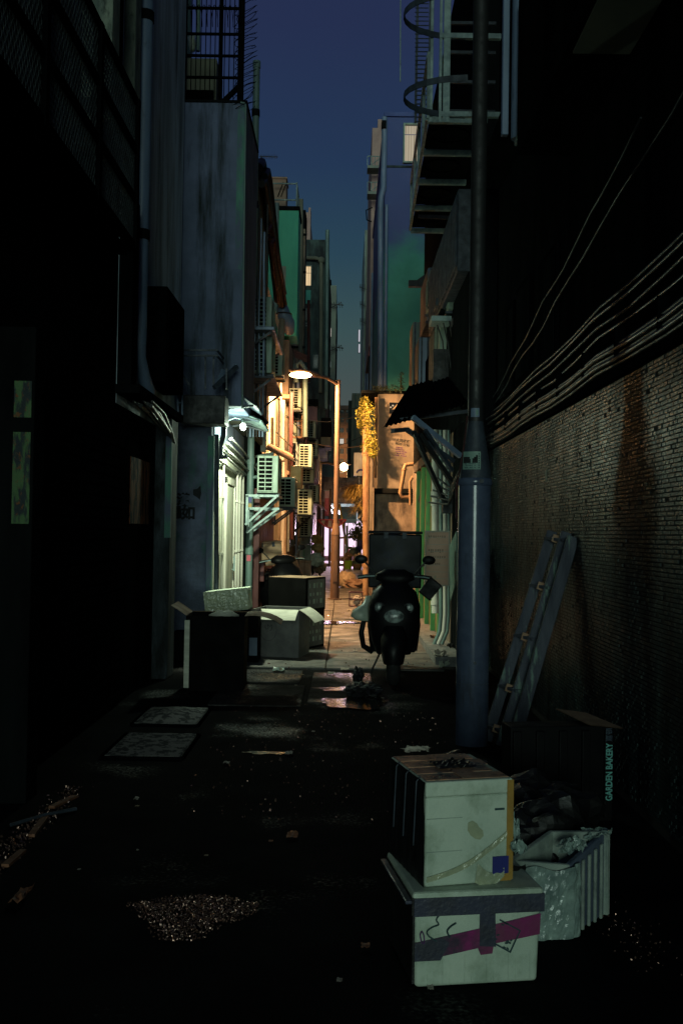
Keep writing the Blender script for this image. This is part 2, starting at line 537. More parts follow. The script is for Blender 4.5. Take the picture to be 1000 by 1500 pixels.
m['frame'] = M('window_frame_paint', (.16, .18, .17), (.10, .12, .11), rough=.6, scale=9, bump=.1)
m['polecol'] = M('lamp_post_paint', (.15, .095, .062), (.085, .052, .04), rough=.55, scale=4, streak=5, bump=.1,
                 stain=((.035, .02, .018), 7, .55, .7, 4))
m['orangeshade'] = M('ochre_casing', (.42, .30, .12), (.34, .23, .09), rough=.6, scale=5, bump=.06)
m['tealshop'] = M('teal_awning_cloth', (.16, .30, .29), (.12, .23, .23), rough=.7, scale=4, bump=.05)

m['sodium'] = EM('sodium_lens', (1.0, .62, .25), 42)
m['tubewhite'] = EM('cool_white_bulb', (.85, 1.0, .85), 45)
m['warmwin'] = EM('warm_lit_curtain', (1.0, .72, .40), .85)
m['curtain'] = EM('pale_lit_curtain', (1.0, .86, .62), .42)
m['curtainfold'] = EM('lit_curtain_fold', (1.0, .80, .54), .20)
m['coolwin'] = EM('cool_lit_window', (1.0, .92, .80), .7)
m['shopglow'] = EM('shop_window_light', (1.0, .74, .93), 1.15)
m['shoppale'] = EM('pale_shop_light', (.80, .95, 1.0), .55)
m['neontube'] = EM('white_tube_light', (1.0, .85, 1.0), 6)
m['whitestrip'] = EM('white_lit_strip', (.9, .9, 1.0), .6)


# wet stretches of the asphalt: smoother and shinier where damp, soft edged, broken by the stones
def dampen(mt, lo_, hi_):
    n, l = mt.node_tree.nodes, mt.node_tree.links
    bs = n['Principled BSDF']
    t = n.new('ShaderNodeTexCoord')
    a = n.new('ShaderNodeTexNoise')
    a.inputs['Scale'].default_value = .9
    a.inputs['Detail'].default_value = 5
    a.inputs['Roughness'].default_value = .55
    f = n.new('ShaderNodeTexNoise')
    f.inputs['Scale'].default_value = 55
    f.inputs['Detail'].default_value = 3
    l.new(t.outputs['Object'], a.inputs[0])
    l.new(t.outputs['Object'], f.inputs[0])
    ad = n.new('ShaderNodeMath')
    ad.operation = 'MULTIPLY_ADD'
    l.new(f.outputs[0], ad.inputs[0])
    ad.inputs[1].default_value = .35
    l.new(a.outputs[0], ad.inputs[2])
    for sock, v0, v1 in (('Roughness', .92, .22), ('Specular IOR Level', .03, .42)):
        r = n.new('ShaderNodeMapRange')
        r.inputs[1].default_value = lo_
        r.inputs[2].default_value = hi_
        r.inputs[3].default_value = v0
        r.inputs[4].default_value = v1
        l.new(ad.outputs[0], r.inputs[0])
        l.new(r.outputs[0], bs.inputs[sock])


dampen(m['asphalt'], .76, .92)
dampen(m['slabdark'], .60, .78)


# two-tone wall: green light painted as teal below, blue above, ragged edge between
def two_tone_light(name, upper, lower, z0, z1, amp):
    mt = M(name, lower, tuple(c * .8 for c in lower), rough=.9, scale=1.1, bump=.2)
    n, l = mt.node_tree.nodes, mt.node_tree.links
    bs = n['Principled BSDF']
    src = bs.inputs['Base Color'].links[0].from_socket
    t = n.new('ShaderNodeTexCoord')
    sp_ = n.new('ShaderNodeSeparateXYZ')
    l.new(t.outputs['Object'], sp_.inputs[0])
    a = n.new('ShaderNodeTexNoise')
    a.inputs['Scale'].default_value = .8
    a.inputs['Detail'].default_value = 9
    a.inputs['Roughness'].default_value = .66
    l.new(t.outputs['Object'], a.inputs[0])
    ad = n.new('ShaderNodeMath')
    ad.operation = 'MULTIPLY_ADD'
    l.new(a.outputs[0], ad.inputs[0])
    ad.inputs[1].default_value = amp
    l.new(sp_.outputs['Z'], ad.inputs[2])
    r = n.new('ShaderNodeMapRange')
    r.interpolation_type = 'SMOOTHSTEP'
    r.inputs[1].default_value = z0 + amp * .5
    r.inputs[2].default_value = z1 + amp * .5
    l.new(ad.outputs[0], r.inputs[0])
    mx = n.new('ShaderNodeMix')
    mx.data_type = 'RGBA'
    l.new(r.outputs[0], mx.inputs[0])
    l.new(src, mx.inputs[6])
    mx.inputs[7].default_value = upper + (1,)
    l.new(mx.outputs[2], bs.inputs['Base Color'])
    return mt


def lamp(name, kind, loc, power, col, parent=None, size=.08, target=None, spot=None, blend=.4):
    d = bpy.data.lights.new(name, kind)
    d.energy = power
    d.color = col
    if kind in ('POINT', 'SPOT'): d.shadow_soft_size = size
    if kind == 'SPOT':
        d.spot_size = spot
        d.spot_blend = blend
    o = bpy.data.objects.new(name, d)
    C.objects.link(o)
    o.location = loc
    if target is not None:
        o.rotation_euler = (V(target) - V(loc)).to_track_quat('-Z', 'Y').to_euler()
    if parent:
        o.parent = parent
    return o


SODIUM = (1.0, .52, .215)
# ================================================================== GROUND
g = MB().add([(-60, -30, 0), (60, -30, 0), (60, 160, 0), (-60, 160, 0)], [(0, 1, 2, 3)])
ground = structure('ground', g, m['asphalt'])
# concrete slabs of the alley floor beyond the asphalt, each its own piece
ys = [10.9, 12.3, 13.8, 15.4, 17.1, 18.9, 20.9, 23.1, 25.6, 28.4, 31.6, 35.2, 39.2, 43.6]
for i in range(len(ys) - 1):
    cols = [(-1.62, -.18), (-.18, 1.12)] if i < 6 else [(-1.30, -.20), (-.20, .62 if i < 10 else .95)]
    for x0, x1 in cols:
        j = RND.uniform(-.10, .10)
        z = .020 + RND.uniform(-.006, .008)
        z = .02 + RND.uniform(-.003, .004)
        o = structure('floor_slab', MB().box(x0 + .004, x1 - .004, ys[i] + .006 + j, ys[i + 1] - .006 + j, -.05, z), m['slab'], ground)
        bevel(o, .008, 1)
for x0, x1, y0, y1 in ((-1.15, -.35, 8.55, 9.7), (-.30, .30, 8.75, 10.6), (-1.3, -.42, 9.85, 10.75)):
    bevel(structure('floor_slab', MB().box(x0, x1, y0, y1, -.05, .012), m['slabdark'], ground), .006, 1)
structure('pavement', MB().box(-2.6, 2.6, 43.9, 48, -.05, .12), m['kerb'])
structure('kerb', MB().box(1.05, 1.62, 11.3, 18.9, -.05, .11), m['kerb'])


def flat_patch(name, mat, pts, z, lab=None):
    b = MB().add([(x, y, z) for x, y in pts], [tuple(range(len(pts)))])
    return structure(name, b, mat)


def blob(cx, cy_, rx, ry, n=26, jit=.3, seed=0):
    out = []
    for i in range(n):
        a = 2 * math.pi * i / n
        k = 1 + jit * noise.noise(V((math.cos(a) * 1.7, math.sin(a) * 1.7, seed * 3.1)))
        out.append((cx + math.cos(a) * rx * k, cy_ + math.sin(a) * ry * k))
    return out


flat_patch('puddle', m['water'], blob(.10, 8.75, .30, .26, seed=1, jit=.7), .016)
flat_patch('puddle', m['water'], blob(-.02, 9.5, .22, .10, seed=2, jit=.8), .016)
flat_patch('puddle', m['water'], blob(-.52, 6.75, .12, .05, seed=3, jit=.8), .006)
flat_patch('puddle', m['water'], blob(-.12, 16.3, .35, .3, seed=5, jit=.8), .032)



def grit(name, inside, n, seed, smin, smax, zmax=.02):
    r = random.Random(seed)
    b = MB()
    k = 0
    while k < n:
        x, y = inside(r)
        s = r.uniform(smin, smax)
        rot = (r.uniform(0, 3), r.uniform(0, 3), r.uniform(0, 3))
        b.obox((x, y, s * .3 + r.uniform(0, zmax)), (s, s * r.uniform(.5, 1), s * r.uniform(.4, .8)), rot)
        k += 1
    o = link_mesh(name, b, m['wetgrit'])
    o['kind'] = 'stuff'
    return o


def tri_patch(r):        # the wet chippings beside the boxes: a blunt triangle, narrow end to the viewer
    while True:
        x = -.84 + r.random() * .52
        y = 3.66 + r.random() * .46
        v = (y - 3.66) / .46
        w = .05 + (.22 * (v / .75) ** 1.5 if v < .75 else .22 * (1 - v) / .25)
        hole = noise.noise(V((x * 9, y * 9, 2.2))) > .18 + .5 * r.random()
        if not hole and abs(x + .57 + .02 * math.sin(y * 9)) < w + r.uniform(-.09, .05): return x, y


grit('gravel_patch', tri_patch, 2600, 3, .002, .0075, .003)
grit('gravel_spill', lambda r: (r.gauss(1.10, .05), r.gauss(3.75, .16)), 80, 5, .003, .008, .002)
grit('gutter_grit', lambda r: (-1.53 + r.gauss(0, .035), 4.3 + r.random() ** 1.3 * 1.5), 520, 6, .003, .013, .008)
grit('loose_grit', lambda r: (r.uniform(-.9, .75), 5.2 + r.random() * 4.5), 420, 8, .004, .012, .002)
grit('alley_grit', lambda r: (r.uniform(-.9, 1.0), 10.8 + r.random() * 8), 420, 9, .006, .02, .02)

# ================================================================== LEFT SIDE
# --- near building: dark wall along the alley with pilasters
nb = thing('near_building', 'dark building wall along the alley carrying the mesh cage and tall downpipe', 'building', (-1.92, 4, 0))
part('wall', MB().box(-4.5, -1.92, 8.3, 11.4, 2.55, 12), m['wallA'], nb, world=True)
part('wall', MB().box(-4.5, -1.925, -3, 8.3, 2.55, 12), m['nearblack'], nb, world=True)  # same wall, its unlit stretch painted near black
part('lower_wall', MB().box(-4.5, -1.915, -3, 10.35, 0, 2.55), m['nearblack'], nb, world=True)
pl = part('pilaster', MB().box(-1.914, -1.75, 10.0, 10.38, 0, 2.62), m['pier'], nb, .012, world=True)
part('green_light_strip', MB().box(-1.805, -1.746, 9.994, 10.05, 1.42, 2.50), m['green_edge'], pl, world=True)  # lit edge of the pier, painted on as a green strip
part('torn_poster', MB().box(-1.914, -1.905, 8.85, 9.7, 1.55, 2.15), m['poster2'], nb, world=True)
p2 = part('pilaster', MB().box(-1.914, -1.70, 5.42, 5.62, .0, 2.6), m['nearblack'], nb, .008, world=True)
part('peeling_poster', MB().box(-1.81, -1.715, 5.412, 5.421, 1.52, 2.02), m['poster'], p2, world=True)
part('peeling_poster', MB().box(-1.81, -1.715, 5.413, 5.421, 2.10, 2.30), m['poster'], p2, world=True)
for y, z0, z1, w in ((8.3, 4.3, 9, .10), (7.0, 4.4, 9, .22)):
    part('pilaster', MB().box(-1.919, -1.92 + w, y, y + .22, z0, z1), m['palewall'], nb, .008, world=True)
part('pilaster', MB().box(-1.919, -1.80, 8.3, 8.52, 2.71, 4.29), m['nearblack'], nb, .008, world=True)  # unlit lower stretch of the pilaster, shade put into the colour
part('ledge', MB().box(-1.914, -1.70, 8.2, 10.4, 2.625, 2.70), m['nearblack'], nb, .01, world=True)
# roller shutters and door recesses low down, barely visible
sh = MB()
for k in range(26):
    sh.box(-1.914, -1.885, 6.1, 8.6, .06 + k * .085, .06 + k * .085 + .07)
part('roller_shutter', sh, m['nearblack'], nb, world=True)
part('door_panel', MB().box(-1.914, -1.88, 3.6, 4.7, .0, 2.1), m['blackmetal'], nb, .01, world=True)

# the mesh cage high on the near building
cg = thing('window_cage', 'black steel mesh window cage high on the dark near wall', 'window cage', (-1.7, 5, 3.45))
X = -1.50
fr = MB()
for y in (2.6, 3.7, 4.8, 5.85, 6.9):
    fr.bar((X, y, 3.45), (X, y, 4.50), .055)
for z in (3.47, 3.80, 4.14, 4.48):
    fr.bar((X - .004, 2.6, z), (X - .004, 6.93, z), .05)
for z in (3.47, 4.48):
    fr.bar((X, 6.89, z), (-1.92, 6.89, z), .045)
part('frame', fr, m['blackpaint'], cg, world=True)
ms = MB()
sp = .047
for k in range(-22, 93):
    for sgn in (1, -1):
        a = 2.6 + k * sp
        if sgn > 0: y0, z0, y1, z1 = a, 3.49, a + .62, 4.46
        else: y0, z0, y1, z1 = a, 4.46, a + .62, 3.49
        t0 = max(0, (2.62 - y0) / (y1 - y0))
        t1 = min(1, (6.88 - y0) / (y1 - y0))
        if t1 > t0 + .02:
            ms.bar((X, y0 + (y1 - y0) * t0, z0 + (z1 - z0) * t0), (X, y0 + (y1 - y0) * t1, z0 + (z1 - z0) * t1), .005, .012)
part('mesh', ms, m['meshgrey'], cg, world=True)
part('floor_plate', MB().box(-1.915, X - .03, 2.6, 6.86, 3.40, 3.44), m['blackpaint'], cg, world=True)

# tall downpipe with collars and a swan neck
dp = thing('drain_pipe', 'thick blue grey downpipe with collars on the near wall beside the mesh cage', 'drainpipe', (-1.82, 8.8, 3))
pt = at(203, 30, 8.75).x
part('pipe', MB().tube([(-1.835, 8.75, 9), (-1.835, 8.75, 3.12)], .068, 16), m['pvcblue'], dp, world=True)
part('elbow', MB().tube([(-1.835, 8.75, 3.14), (-1.835, 8.76, 3.02), (-1.825, 8.90, 2.88), (-1.81, 9.1, 2.76)], .064, 12), m['pvcblue'], dp, world=True)
for z in (6.05, 4.1):
    part('collar', MB().tube([(-1.835, 8.75, z - .045), (-1.835, 8.75, z + .045)], .078, 16), m['nearblack'], dp, world=True)
    part('bracket', MB().bar((-1.92, 8.75, z), (-1.76, 8.75, z), .02), m['nearblack'], dp, world=True)

# meter box on the corner
mbx = thing('meter_box', 'tall black steel box fixed to the wall corner above the bundled conduits', 'meter box', (-1.8, 9.6, 2.9))
o = part('body', MB().box(-1.915, -1.70, 9.35, 10.35, 2.90, 3.80), m['blackpaint'], mbx, .012, world=True)
part('door_panel', MB().box(-1.703, -1.692, 9.4, 10.3, 2.95, 3.75), m['blackpaint'], mbx, .004, world=True)

# bundled conduits below the box
for k in range(7):
    x = -1.66 - .03 * (k % 3)
    pts = [at(196 + 5 * k, 588 + 3 * (k % 3), 8.6), at(216 + 4.5 * k, 606 + 2.5 * k * (k % 2), 9.2), at(238 + 2.5 * k, 630 + 1.2 * k, 9.8), at(250 + 1.2 * k, 640 + 2.6 * k, 10.45)]
    pts = [V((min(p.x, -1.68) if q < 3 else p.x, p.y, p.z)) for q, p in enumerate(pts)]
    solo('conduit', MB().tube(pts, .012 + .004 * (k % 3), 6), m['cable'],
         'dark conduit of the bundle running along the near wall under the black meter box', 'conduit', 'conduits under the meter box')

# --- projecting block B, its end wall faces the alley mouth
YB = 11.55
x0, x1 = at(262, 380, YB).x, at(357, 380, YB).x
zt = at(310, 150, YB).z
bb = thing('stained_building', 'stained blue grey block whose blank end wall faces the viewer under a wire cage', 'building', (-1.6, 12, 0))
part('upper_wall', MB().box(-5.5, x1, YB, 13.1, 2.95, zt), m['wallB'], bb, .01, world=True)
part('coping', MB().box(-5.5, x1 + .012, YB - .012, 13.1, zt, zt + .03), m['nearblack'], bb, .006, world=True)
part('green_light_strip', MB().box(x1 - .10, x1 - .012, YB - .004, YB + .01, 4.55, zt - .02), m['green_edge'], bb, world=True)  # green light down the wall edge, painted as a strip
part('lower_wall', MB().box(-5.5, -1.56, YB + .05, 15.3, 0, 2.95), m['wallBlow'], bb, .02, world=True)
part('plinth', MB().box(-1.95, -1.50, YB - .18, YB + .3, 0, .34), m['nearblack'], bb, .03, world=True)
part('painted_wall', MB().box(-1.559, -1.545, YB + .25, 15.2, .05, 2.62), m['creamlit'], bb, world=True)
part('corner_post', MB().box(-1.60, -1.53, YB + .0, YB + .09, .02, 2.6), m['green_edge'], bb, .008, world=True)
dj = part('door', MB().box(-1.546, -1.53, 12.9, 13.75, .05, 2.1), m['creamlit'], bb, .006, world=True)
part('door_frame', MB().box(-1.546, -1.515, 12.82, 12.89, .05, 2.2).box(-1.546, -1.515, 13.76, 13.83, .05, 2.2).box(-1.546, -1.515, 12.82, 13.83, 2.11, 2.2), m['pvcwhite'], bb, .004, world=True)
part('handle', MB().tube([(-1.50, 13.66, .95), (-1.50, 13.66, 1.15)], .012, 8).bar((-1.53, 13.66, .97), (-1.50, 13.66, .97), .012), m['galv'], dj, world=True)
# black brush-painted characters on the low wall
mt = lambda px, py, Y: Matrix.Translation(at(px, py, Y)) @ Matrix.Rotation(math.pi / 2, 4, 'X')
print_on('painted_character', '漢', .155, m['inkblack'], bb, Matrix.Translation(-bb.location) @ mt(268.5, 733, YB + .046), ext=.0015, bold=.006)
print_on('painted_character', '鋼如', .165, m['inkblack'], bb, Matrix.Translation(-bb.location) @ mt(265.5, 752.5, YB + .046), ext=.0015, bold=.007)
part('paint_blot', MB().add([at(x, y, YB + .047) for x, y in [(250, 745), (256, 742.5), (265, 744), (266.5, 752), (266, 759), (258, 760), (250.5, 761), (249.5, 752)]], [tuple(range(8))[::-1]]), m['inkblack'], bb, world=True)
part('paint_blot', MB().add([at(x, y, YB + .047) for x, y in [(283, 717), (289, 716), (294, 711), (295, 722), (293, 732), (288, 728), (283, 725)]], [tuple(range(7))[::-1]]), m['inkblack'], bb, world=True)

# roof-top cage on B: frame, grille bars, razor wire, grey pipe, cabinet behind
ct = at(300, 150, YB).z + .035
rc = thing('rooftop_cage', 'black barred cage standing on the roof edge of the stained block', 'cage', (-1.6, YB, ct))
f = MB()
xa, xb, xc = at(268, 80, YB).x, at(322, 80, YB).x, at(352, 80, YB).x
for x, w in ((xa, .04), (xb, .045), (xc, .07)):
    f.bar((x, YB + .08, ct), (x, YB + .08, 8.2), w)
for py in (8, 46, 78, 110):
    z = at(300, py, YB).z
    f.bar((xa, YB + .06, z), (xc, YB + .06, z), .026)
f.bar((xb + .02, YB + .1, ct), (xc, YB + .1, at(300, 118, YB).z), .05)
part('frame', f, m['blackpaint'], rc, world=True)
b = MB()
for k in range(12):
    x = xa + (xc - xa) * (k + .5) / 12
    b.tube([(x, YB + .09, ct), (x, YB + .09, 7.9)], .006, 5)
part('grille_bar', b, m['blackpaint'], rc, world=True)
rw = MB()
for cxp, z0, z1, rr_ in ((xc + .055, ct - .1, 7.7, .12),):
    pts = []
    n = 560
    for i in range(n):
        t = i / n
        a = t * 2 * math.pi * 17
        jr = rr_ * (1 + .35 * noise.noise(V((t * 30, 1, 2))))
        pts.append((cxp + math.cos(a) * jr + .03 * noise.noise(V((t * 60, 5, 1))), YB + .08 + math.sin(a) * jr, z0 + (z1 - z0) * t + .07 * math.sin(a + 1.1) + .06 * noise.noise(V((t * 45, 3, 8)))))
    rw.tube(pts, .004, 4)
    for i in range(4, n, 7):
        p = V(pts[i])
        rw.bar(p - V((.02, 0, .012)), p + V((.02, 0, .012)), .004)
for k in range(1):
    pts = []
    n = 300
    for i in range(n):
        t = i / n
        a = t * 2 * math.pi * 11
        pts.append((xa + (xc - xa) * t, YB + .02 + .1 * math.sin(a), at(300, 22, YB).z + .12 * math.cos(a)))
    rw.tube(pts, .004, 4)
solo('razor_wire', rw, m['blackpaint'], 'coiled razor wire twisted up the side of the black rooftop cage', 'razor wire')
cb = thing('rooftop_cabinet', 'dark louvred cabinet behind the bars of the rooftop cage', 'cabinet', (-1.75, 12.1, ct))
xq0, xq1, zq0, zq1 = rect(269, 317, 85, 152, 12.0)
part('body', MB().box(xq0, xq1, 12.0, 12.6, ct - .02, zq1), m['olive'], cb, .01, world=True)
lv = MB()
for k in range(9):
    z = ct + .03 + k * .033
    lv.obox(((xq0 + xq1) / 2, 11.995, z), (xq1 - xq0 - .06, .012, .028), (rad(35), 0, 0))
part('louvre', lv, m['blackpaint'], cb, world=True)
solo('vent_pipe', MB().tube([at(274, 84, 12.9), at(275, 30, 12.9), at(276, -40, 12.9)], .05, 12), m['pvc'],
     'pale green vertical pipe seen through the bars of the rooftop cage', 'pipe')
solo('plastic_bag', MB().ball(at(282, 62, 12.3), (.045, .05, .11), 12, 8, .7, 3, 4), m['whiteplastic'],
     'white plastic bag caught on the bars of the rooftop cage', 'bag')
b2 = MB().tube([at(290, 75, 12.8), at(291, -30, 12.8)], .03, 8)
solo('vent_pipe', b2, m['pvc'], 'thin green pipe behind the white plastic bag in the rooftop cage', 'pipe')

# green vent pipe at B's far corner and the slim pipe on the edge
vp = thing('vent_pipe', 'tall green vent pipe with a cap rising past the razor wire', 'pipe', (-1.2, 13.3, 4.9))
Yv = 13.25
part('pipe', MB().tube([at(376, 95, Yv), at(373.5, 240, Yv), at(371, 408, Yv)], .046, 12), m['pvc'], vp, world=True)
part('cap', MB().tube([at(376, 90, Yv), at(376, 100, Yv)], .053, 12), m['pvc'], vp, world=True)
for py in (166, 300):
    part('collar', MB().tube([at(374.6 if py < 200 else 372.5, py - 5, Yv), at(374.6 if py < 200 else 372.5, py + 5, Yv)], .055, 12), m['nearblack'], vp, world=True)
part('elbow', MB().tube([at(371, 406, Yv), at(370, 422, Yv), at(364, 432, Yv), at(360, 438, Yv + .2)], .046, 10), m['pvcblue'], vp, world=True)
pts = [at(352, 150, YB - .03), at(358, 151, YB - .03), at(360, 156, YB - .03), at(357, 380, YB - .03), at(355, 600, YB - .03)]
solo('conduit', MB().tube(pts, .011, 6), m['pvc'], 'slim green conduit bent over the roof edge of the stained block', 'conduit')

# barred balcony frame low on B
bf = thing('balcony_frame', 'dark metal frame with two rails fixed low on the stained end wall', 'frame', (-1.6, 11.2, 2.7))
f = MB()
Yf = 11.05
for py in (513, 521):
    f.bar(at(252, py, Yf), at(318, py, Yf), .018)
    f.bar(at(318, py, Yf), at(338, py + 24, YB + .6), .018)
for px, y0_, y1_ in ((262, 520, 610), (301, 520, 570), (313, 522, 570), (332, 540, 570)):
    f.bar(at(px, y0_, Yf + .1), at(px, y1_, Yf + .1), .018)
f.bar(at(314, 568, Yf + .05), at(347, 537, Yf + .3), .045)
f.bar(at(256, 530, Yf), at(278, 565, Yf), .02)
part('rail', f, m['darksteel'], bf, world=True)
part('panel', MB().add([at(315, 562, Yf + .12), at(325, 540, Yf + .12), at(338, 546, Yf + .3), at(330, 560, Yf + .25)], [(3, 2, 1, 0)]), m['pvcblue'], bf, world=True)
part('shelf_box', MB().box(-1.86, -1.36, 11.15, 11.54, 2.70, 3.02), m['blackmetal'], bf, .01, world=True)
hb = thing('hanging_ladder', 'small grey hoop ladder hooked beside the black meter box', 'ladder', (-1.8, 10.8, 2.7))
part('stile', MB().tube([at(261, 605, 10.7), at(260, 545, 10.7), at(263, 530, 10.7), at(267, 540, 10.7), at(267, 608, 10.7)], .012, 6), m['pvcblue'], hb, world=True)
for py in (550, 570, 590):
    part('rung', MB().bar(at(260.5, py, 10.7), at(267, py, 10.7), .012), m['pvcblue'], hb, world=True)

# corrugated awnings over the lit doorway


def corrugated(name, P00, P10, P01, mat, label, cat, n=14, amp=.014, th=.006, rows=4, group=None):
    """P00->P10 runs along the corrugations' row (many waves), P00->P01 down the slope"""
    P00, P10, P01 = V(P00), V(P10), V(P01)
    u, w = P10 - P00, P01 - P00
    nrm = u.cross(w).normalized()
    if nrm.z < 0: nrm = -nrm
    top, bot = [], []
    cols = n * 4
    for i in range(rows + 1):
        r1, r2 = [], []
        for j in range(cols + 1):
            p = P00 + u * (j / cols) + w * (i / rows) + nrm * (amp * math.sin(2 * math.pi * n * j / cols) + .012 * noise.noise(V((i * .9, j * .2, P00.x))))
            r1.append(p)
            r2.append(p - nrm * th)
        top.append(r1)
        bot.append(r2)
    mb = MB().sheet(top).sheet([r[::-1] for r in bot])
    ed = MB()
    for a, b_ in ((top[0], bot[0]), (top[-1], bot[-1])):
        mb.sheet([a, b_])
    return mb


aw = thing('corrugated_awning', 'dark corrugated awning sloping out over the bright bulb', 'awning', (-1.3, 12.6, 3))
part('roof_sheet', corrugated('a', (-1.56, 11.75, 3.32), (-1.56, 13.7, 3.32), (-1.06, 11.75, 2.98), m['galv'], '', ''), m['darksteel'], aw, world=True)
part('bracket', MB().bar((-1.55, 11.8, 2.93), (-1.10, 11.8, 2.99), .025).bar((-1.55, 13.6, 2.93), (-1.10, 13.6, 2.99), .025), m['darksteel'], aw, world=True)
aw2 = thing('corrugated_awning', 'small lit corrugated awning right above the bright bulb', 'awning', (-1.3, 13, 2.9))
part('roof_sheet', corrugated('a', (-1.50, 12.55, 3.06), (-1.50, 13.95, 3.06), (-1.07, 12.55, 2.90), m['galv'], '', '', n=10), m['galv'], aw2, world=True)
part('bracket', MB().bar((-1.5, 12.6, 2.99), (-1.1, 12.6, 2.89), .02).bar((-1.5, 13.9, 2.99), (-1.1, 13.9, 2.89), .02), m['darksteel'], aw2, world=True)

LP = at(356, 625, 12.2)
wl = thing('wall_lamp', 'bright white bulb on a bracket under the corrugated awnings', 'lamp', (LP.x, LP.y, LP.z))
part('bulb', MB().ball((0, 0, 0), (.036, .036, .046), 14, 10), m['tubewhite'], wl)
part('socket', MB().tube([(0, 0, .03), (0, 0, .10)], .02, 10), m['acwhite'], wl)
part('arm', MB().tube([(0, 0, .09), (-.1, 0, .11), (-.22, 0, .06)], .009, 6), m['galv'], wl)
lamp('bulb_light', 'POINT', (.0, 0, -.07), 60, (.74, 1.0, .74), wl, .05)
lamp('added_wall_spot', 'SPOT', (.05, .02, -.06), 330, (.88, 1.0, .70), wl, .05, (-.08, 1.0, -1.6), rad(150), .5)  # aimed spot added beside the bulb to brighten the doorway wall

# white conduits stepping under the awning
for k in range(6):
    z = 2.33 + k * .062
    x = -1.50 + .035 * (k % 3)
    solo('conduit', MB().tube([(x, 11.75 + .12 * k, z), (x, 12.4, z + .01), (x, 13.2 + .1 * k, z - .02), (x - .02, 14.9, z - .05)], .016, 8), m['pipegrey'],
         'white conduit in the stepped row over the lit cream doorway', 'conduit', 'white conduits over the lit doorway')
for k, (y, r_) in enumerate(((12.35, .014), (13.95, .018), (14.3, .022), (14.75, .018))):
    b = MB().tube([(-1.51, y, 2.34), (-1.51, y + .01, 1.2), (-1.51, y, .05)], r_, 8)
    for z in (.5, 1.2, 1.9): b.box(-1.545, -1.488, y - .03, y + .03, z, z + .03)
    solo('conduit', b, m['pvcwhite'], ['thin white upright pipe just before the lit cream door', 'white upright pipe just past the lit cream door',
         'stout white upright pipe between the cream door and the green pipe', 'white upright pipe hugging the green soil pipe'][k], 'pipe')
gp = thing('soil_pipe', 'green soil pipe with couplings rising at the far end of the lit wall', 'pipe', (-1.42, 14.95, 0))
part('pipe', MB().tube([(-1.42, 14.95, 0), (-1.42, 14.95, 3.6)], .052, 12), m['pvc'], gp, world=True)
for z in (.35, 1.15, 1.75, 2.5):
    part('coupling', MB().tube([(-1.42, 14.95, z), (-1.42, 14.95, z + .1)], .062, 12), m['pvc'], gp, world=True)
part('branch', MB().tube([(-1.42, 14.95, 2.3), (-1.28, 14.95, 2.32), (-1.24, 14.95, 2.4)], .03, 8), m['pvc'], gp, world=True)
for z, mm in ((1.93, 'navy'), (1.82, 'tapeamber'), (1.05, 'bannerred')):
    part('sticker', MB().box(-1.45, -1.39, 14.893, 14.897, z, z + .09), m[mm], gp, world=True)
pts = [(-1.5, 11.58, 2.62), (-1.5, 11.6, 2.45), (-1.48, 11.6, 1.0), (-1.48, 11.6, .1)]
solo('drain_pipe', MB().tube(pts, .028, 8), m['darksteel'], 'black pipe down the corner between the blue low wall and the lit wall', 'drainpipe')
pts = [at(333, 668, 11.9), at(324, 670, 11.9), at(322, 655, 11.9), at(327, 640, 11.9), at(329, 615, 11.9), at(328, 600, 11.9)]
solo('drain_pipe', MB().tube(pts, .035, 8), m['darksteel'], 'thick dark bent pipe beneath the awning left of the bulb', 'drainpipe')

# --- dark recess and building C behind B
cc = thing('pipe_covered_building', 'dark building behind the stained block covered in pipes and air conditioners', 'building', (-1.6, 16, 0))
part('wall', MB().box(-5, -1.47, 15.32, 17.6, 0, 3.0), m['nearblack'], cc, world=True)
part('upper_wall', MB().box(-5, -1.42, 13.14, 17.6, 2.97, 7.1), m['olive'], cc, world=True)
gt = thing('metal_gate', 'red brown steel gate of upright bars past the lit doorway', 'gate', (-1.3, 16.5, 0))
for k in range(9):
    y = 15.5 + k * .38
    part('gate_panel', MB().box(-1.40, -1.33, y, y + .34, .05, 2.05), m['redgate'], gt, .008, world=True)
part('frame', MB().box(-1.41, -1.31, 15.42, 19.0, 2.06, 2.16).box(-1.41, -1.31, 15.36, 15.44, 0, 2.16), m['redgate'], gt, world=True)
part('lock_box', MB().box(-1.33, -1.26, 15.8, 16.1, .7, 1.0), m['redgate'], gt, .008, world=True)

# big dark ducts and red cables climbing over building C
for k, (a, mm, r_) in enumerate((((383, 238), 'blackplastic', .075), ((387, 262), 'cable', .06), ((392, 250), 'blackplastic', .05),
                                 ((397, 330), 'cablered', .028), ((394, 345), 'cablered', .024), ((401, 350), 'cablered', .022), ((380, 250), 'blackplastic', .06))):
    e = ((407, 440), (411, 446), (414, 448), (418, 430), (408, 446), (419, 446), (386, 462))[k]
    pts = [at(a[0] - 4, a[1] + 8, 15.2), at(a[0], a[1], 15.4), at(a[0] + 3, a[1] + 16, 15.6),
           at((a[0] + e[0]) / 2 + 1, (a[1] + e[1]) / 2, 17), at(*e, 18.6)]
    solo('duct' if k not in (3, 4, 5) else 'cable', MB().tube(pts, r_, 9),
         m[mm], {0: 'thick black duct arching highest over the dark wall above the air conditioners', 1: 'black duct running close beneath the highest arching duct',
                 2: 'black duct ending at the top of the grey duct elbow', 6: 'black duct dropping straight to the upper air conditioner', 3: 'dirty red cable reaching furthest out beside the black ducts',
                 4: 'dirty red cable running in the middle of the red cables by the ducts', 5: 'dirty red cable lowest beside the grey duct elbow'}[k], 'duct' if k not in (3, 4, 5) else 'cable',
         'black ducts on the dark building' if k not in (3, 4, 5) else 'red cables beside the ducts')
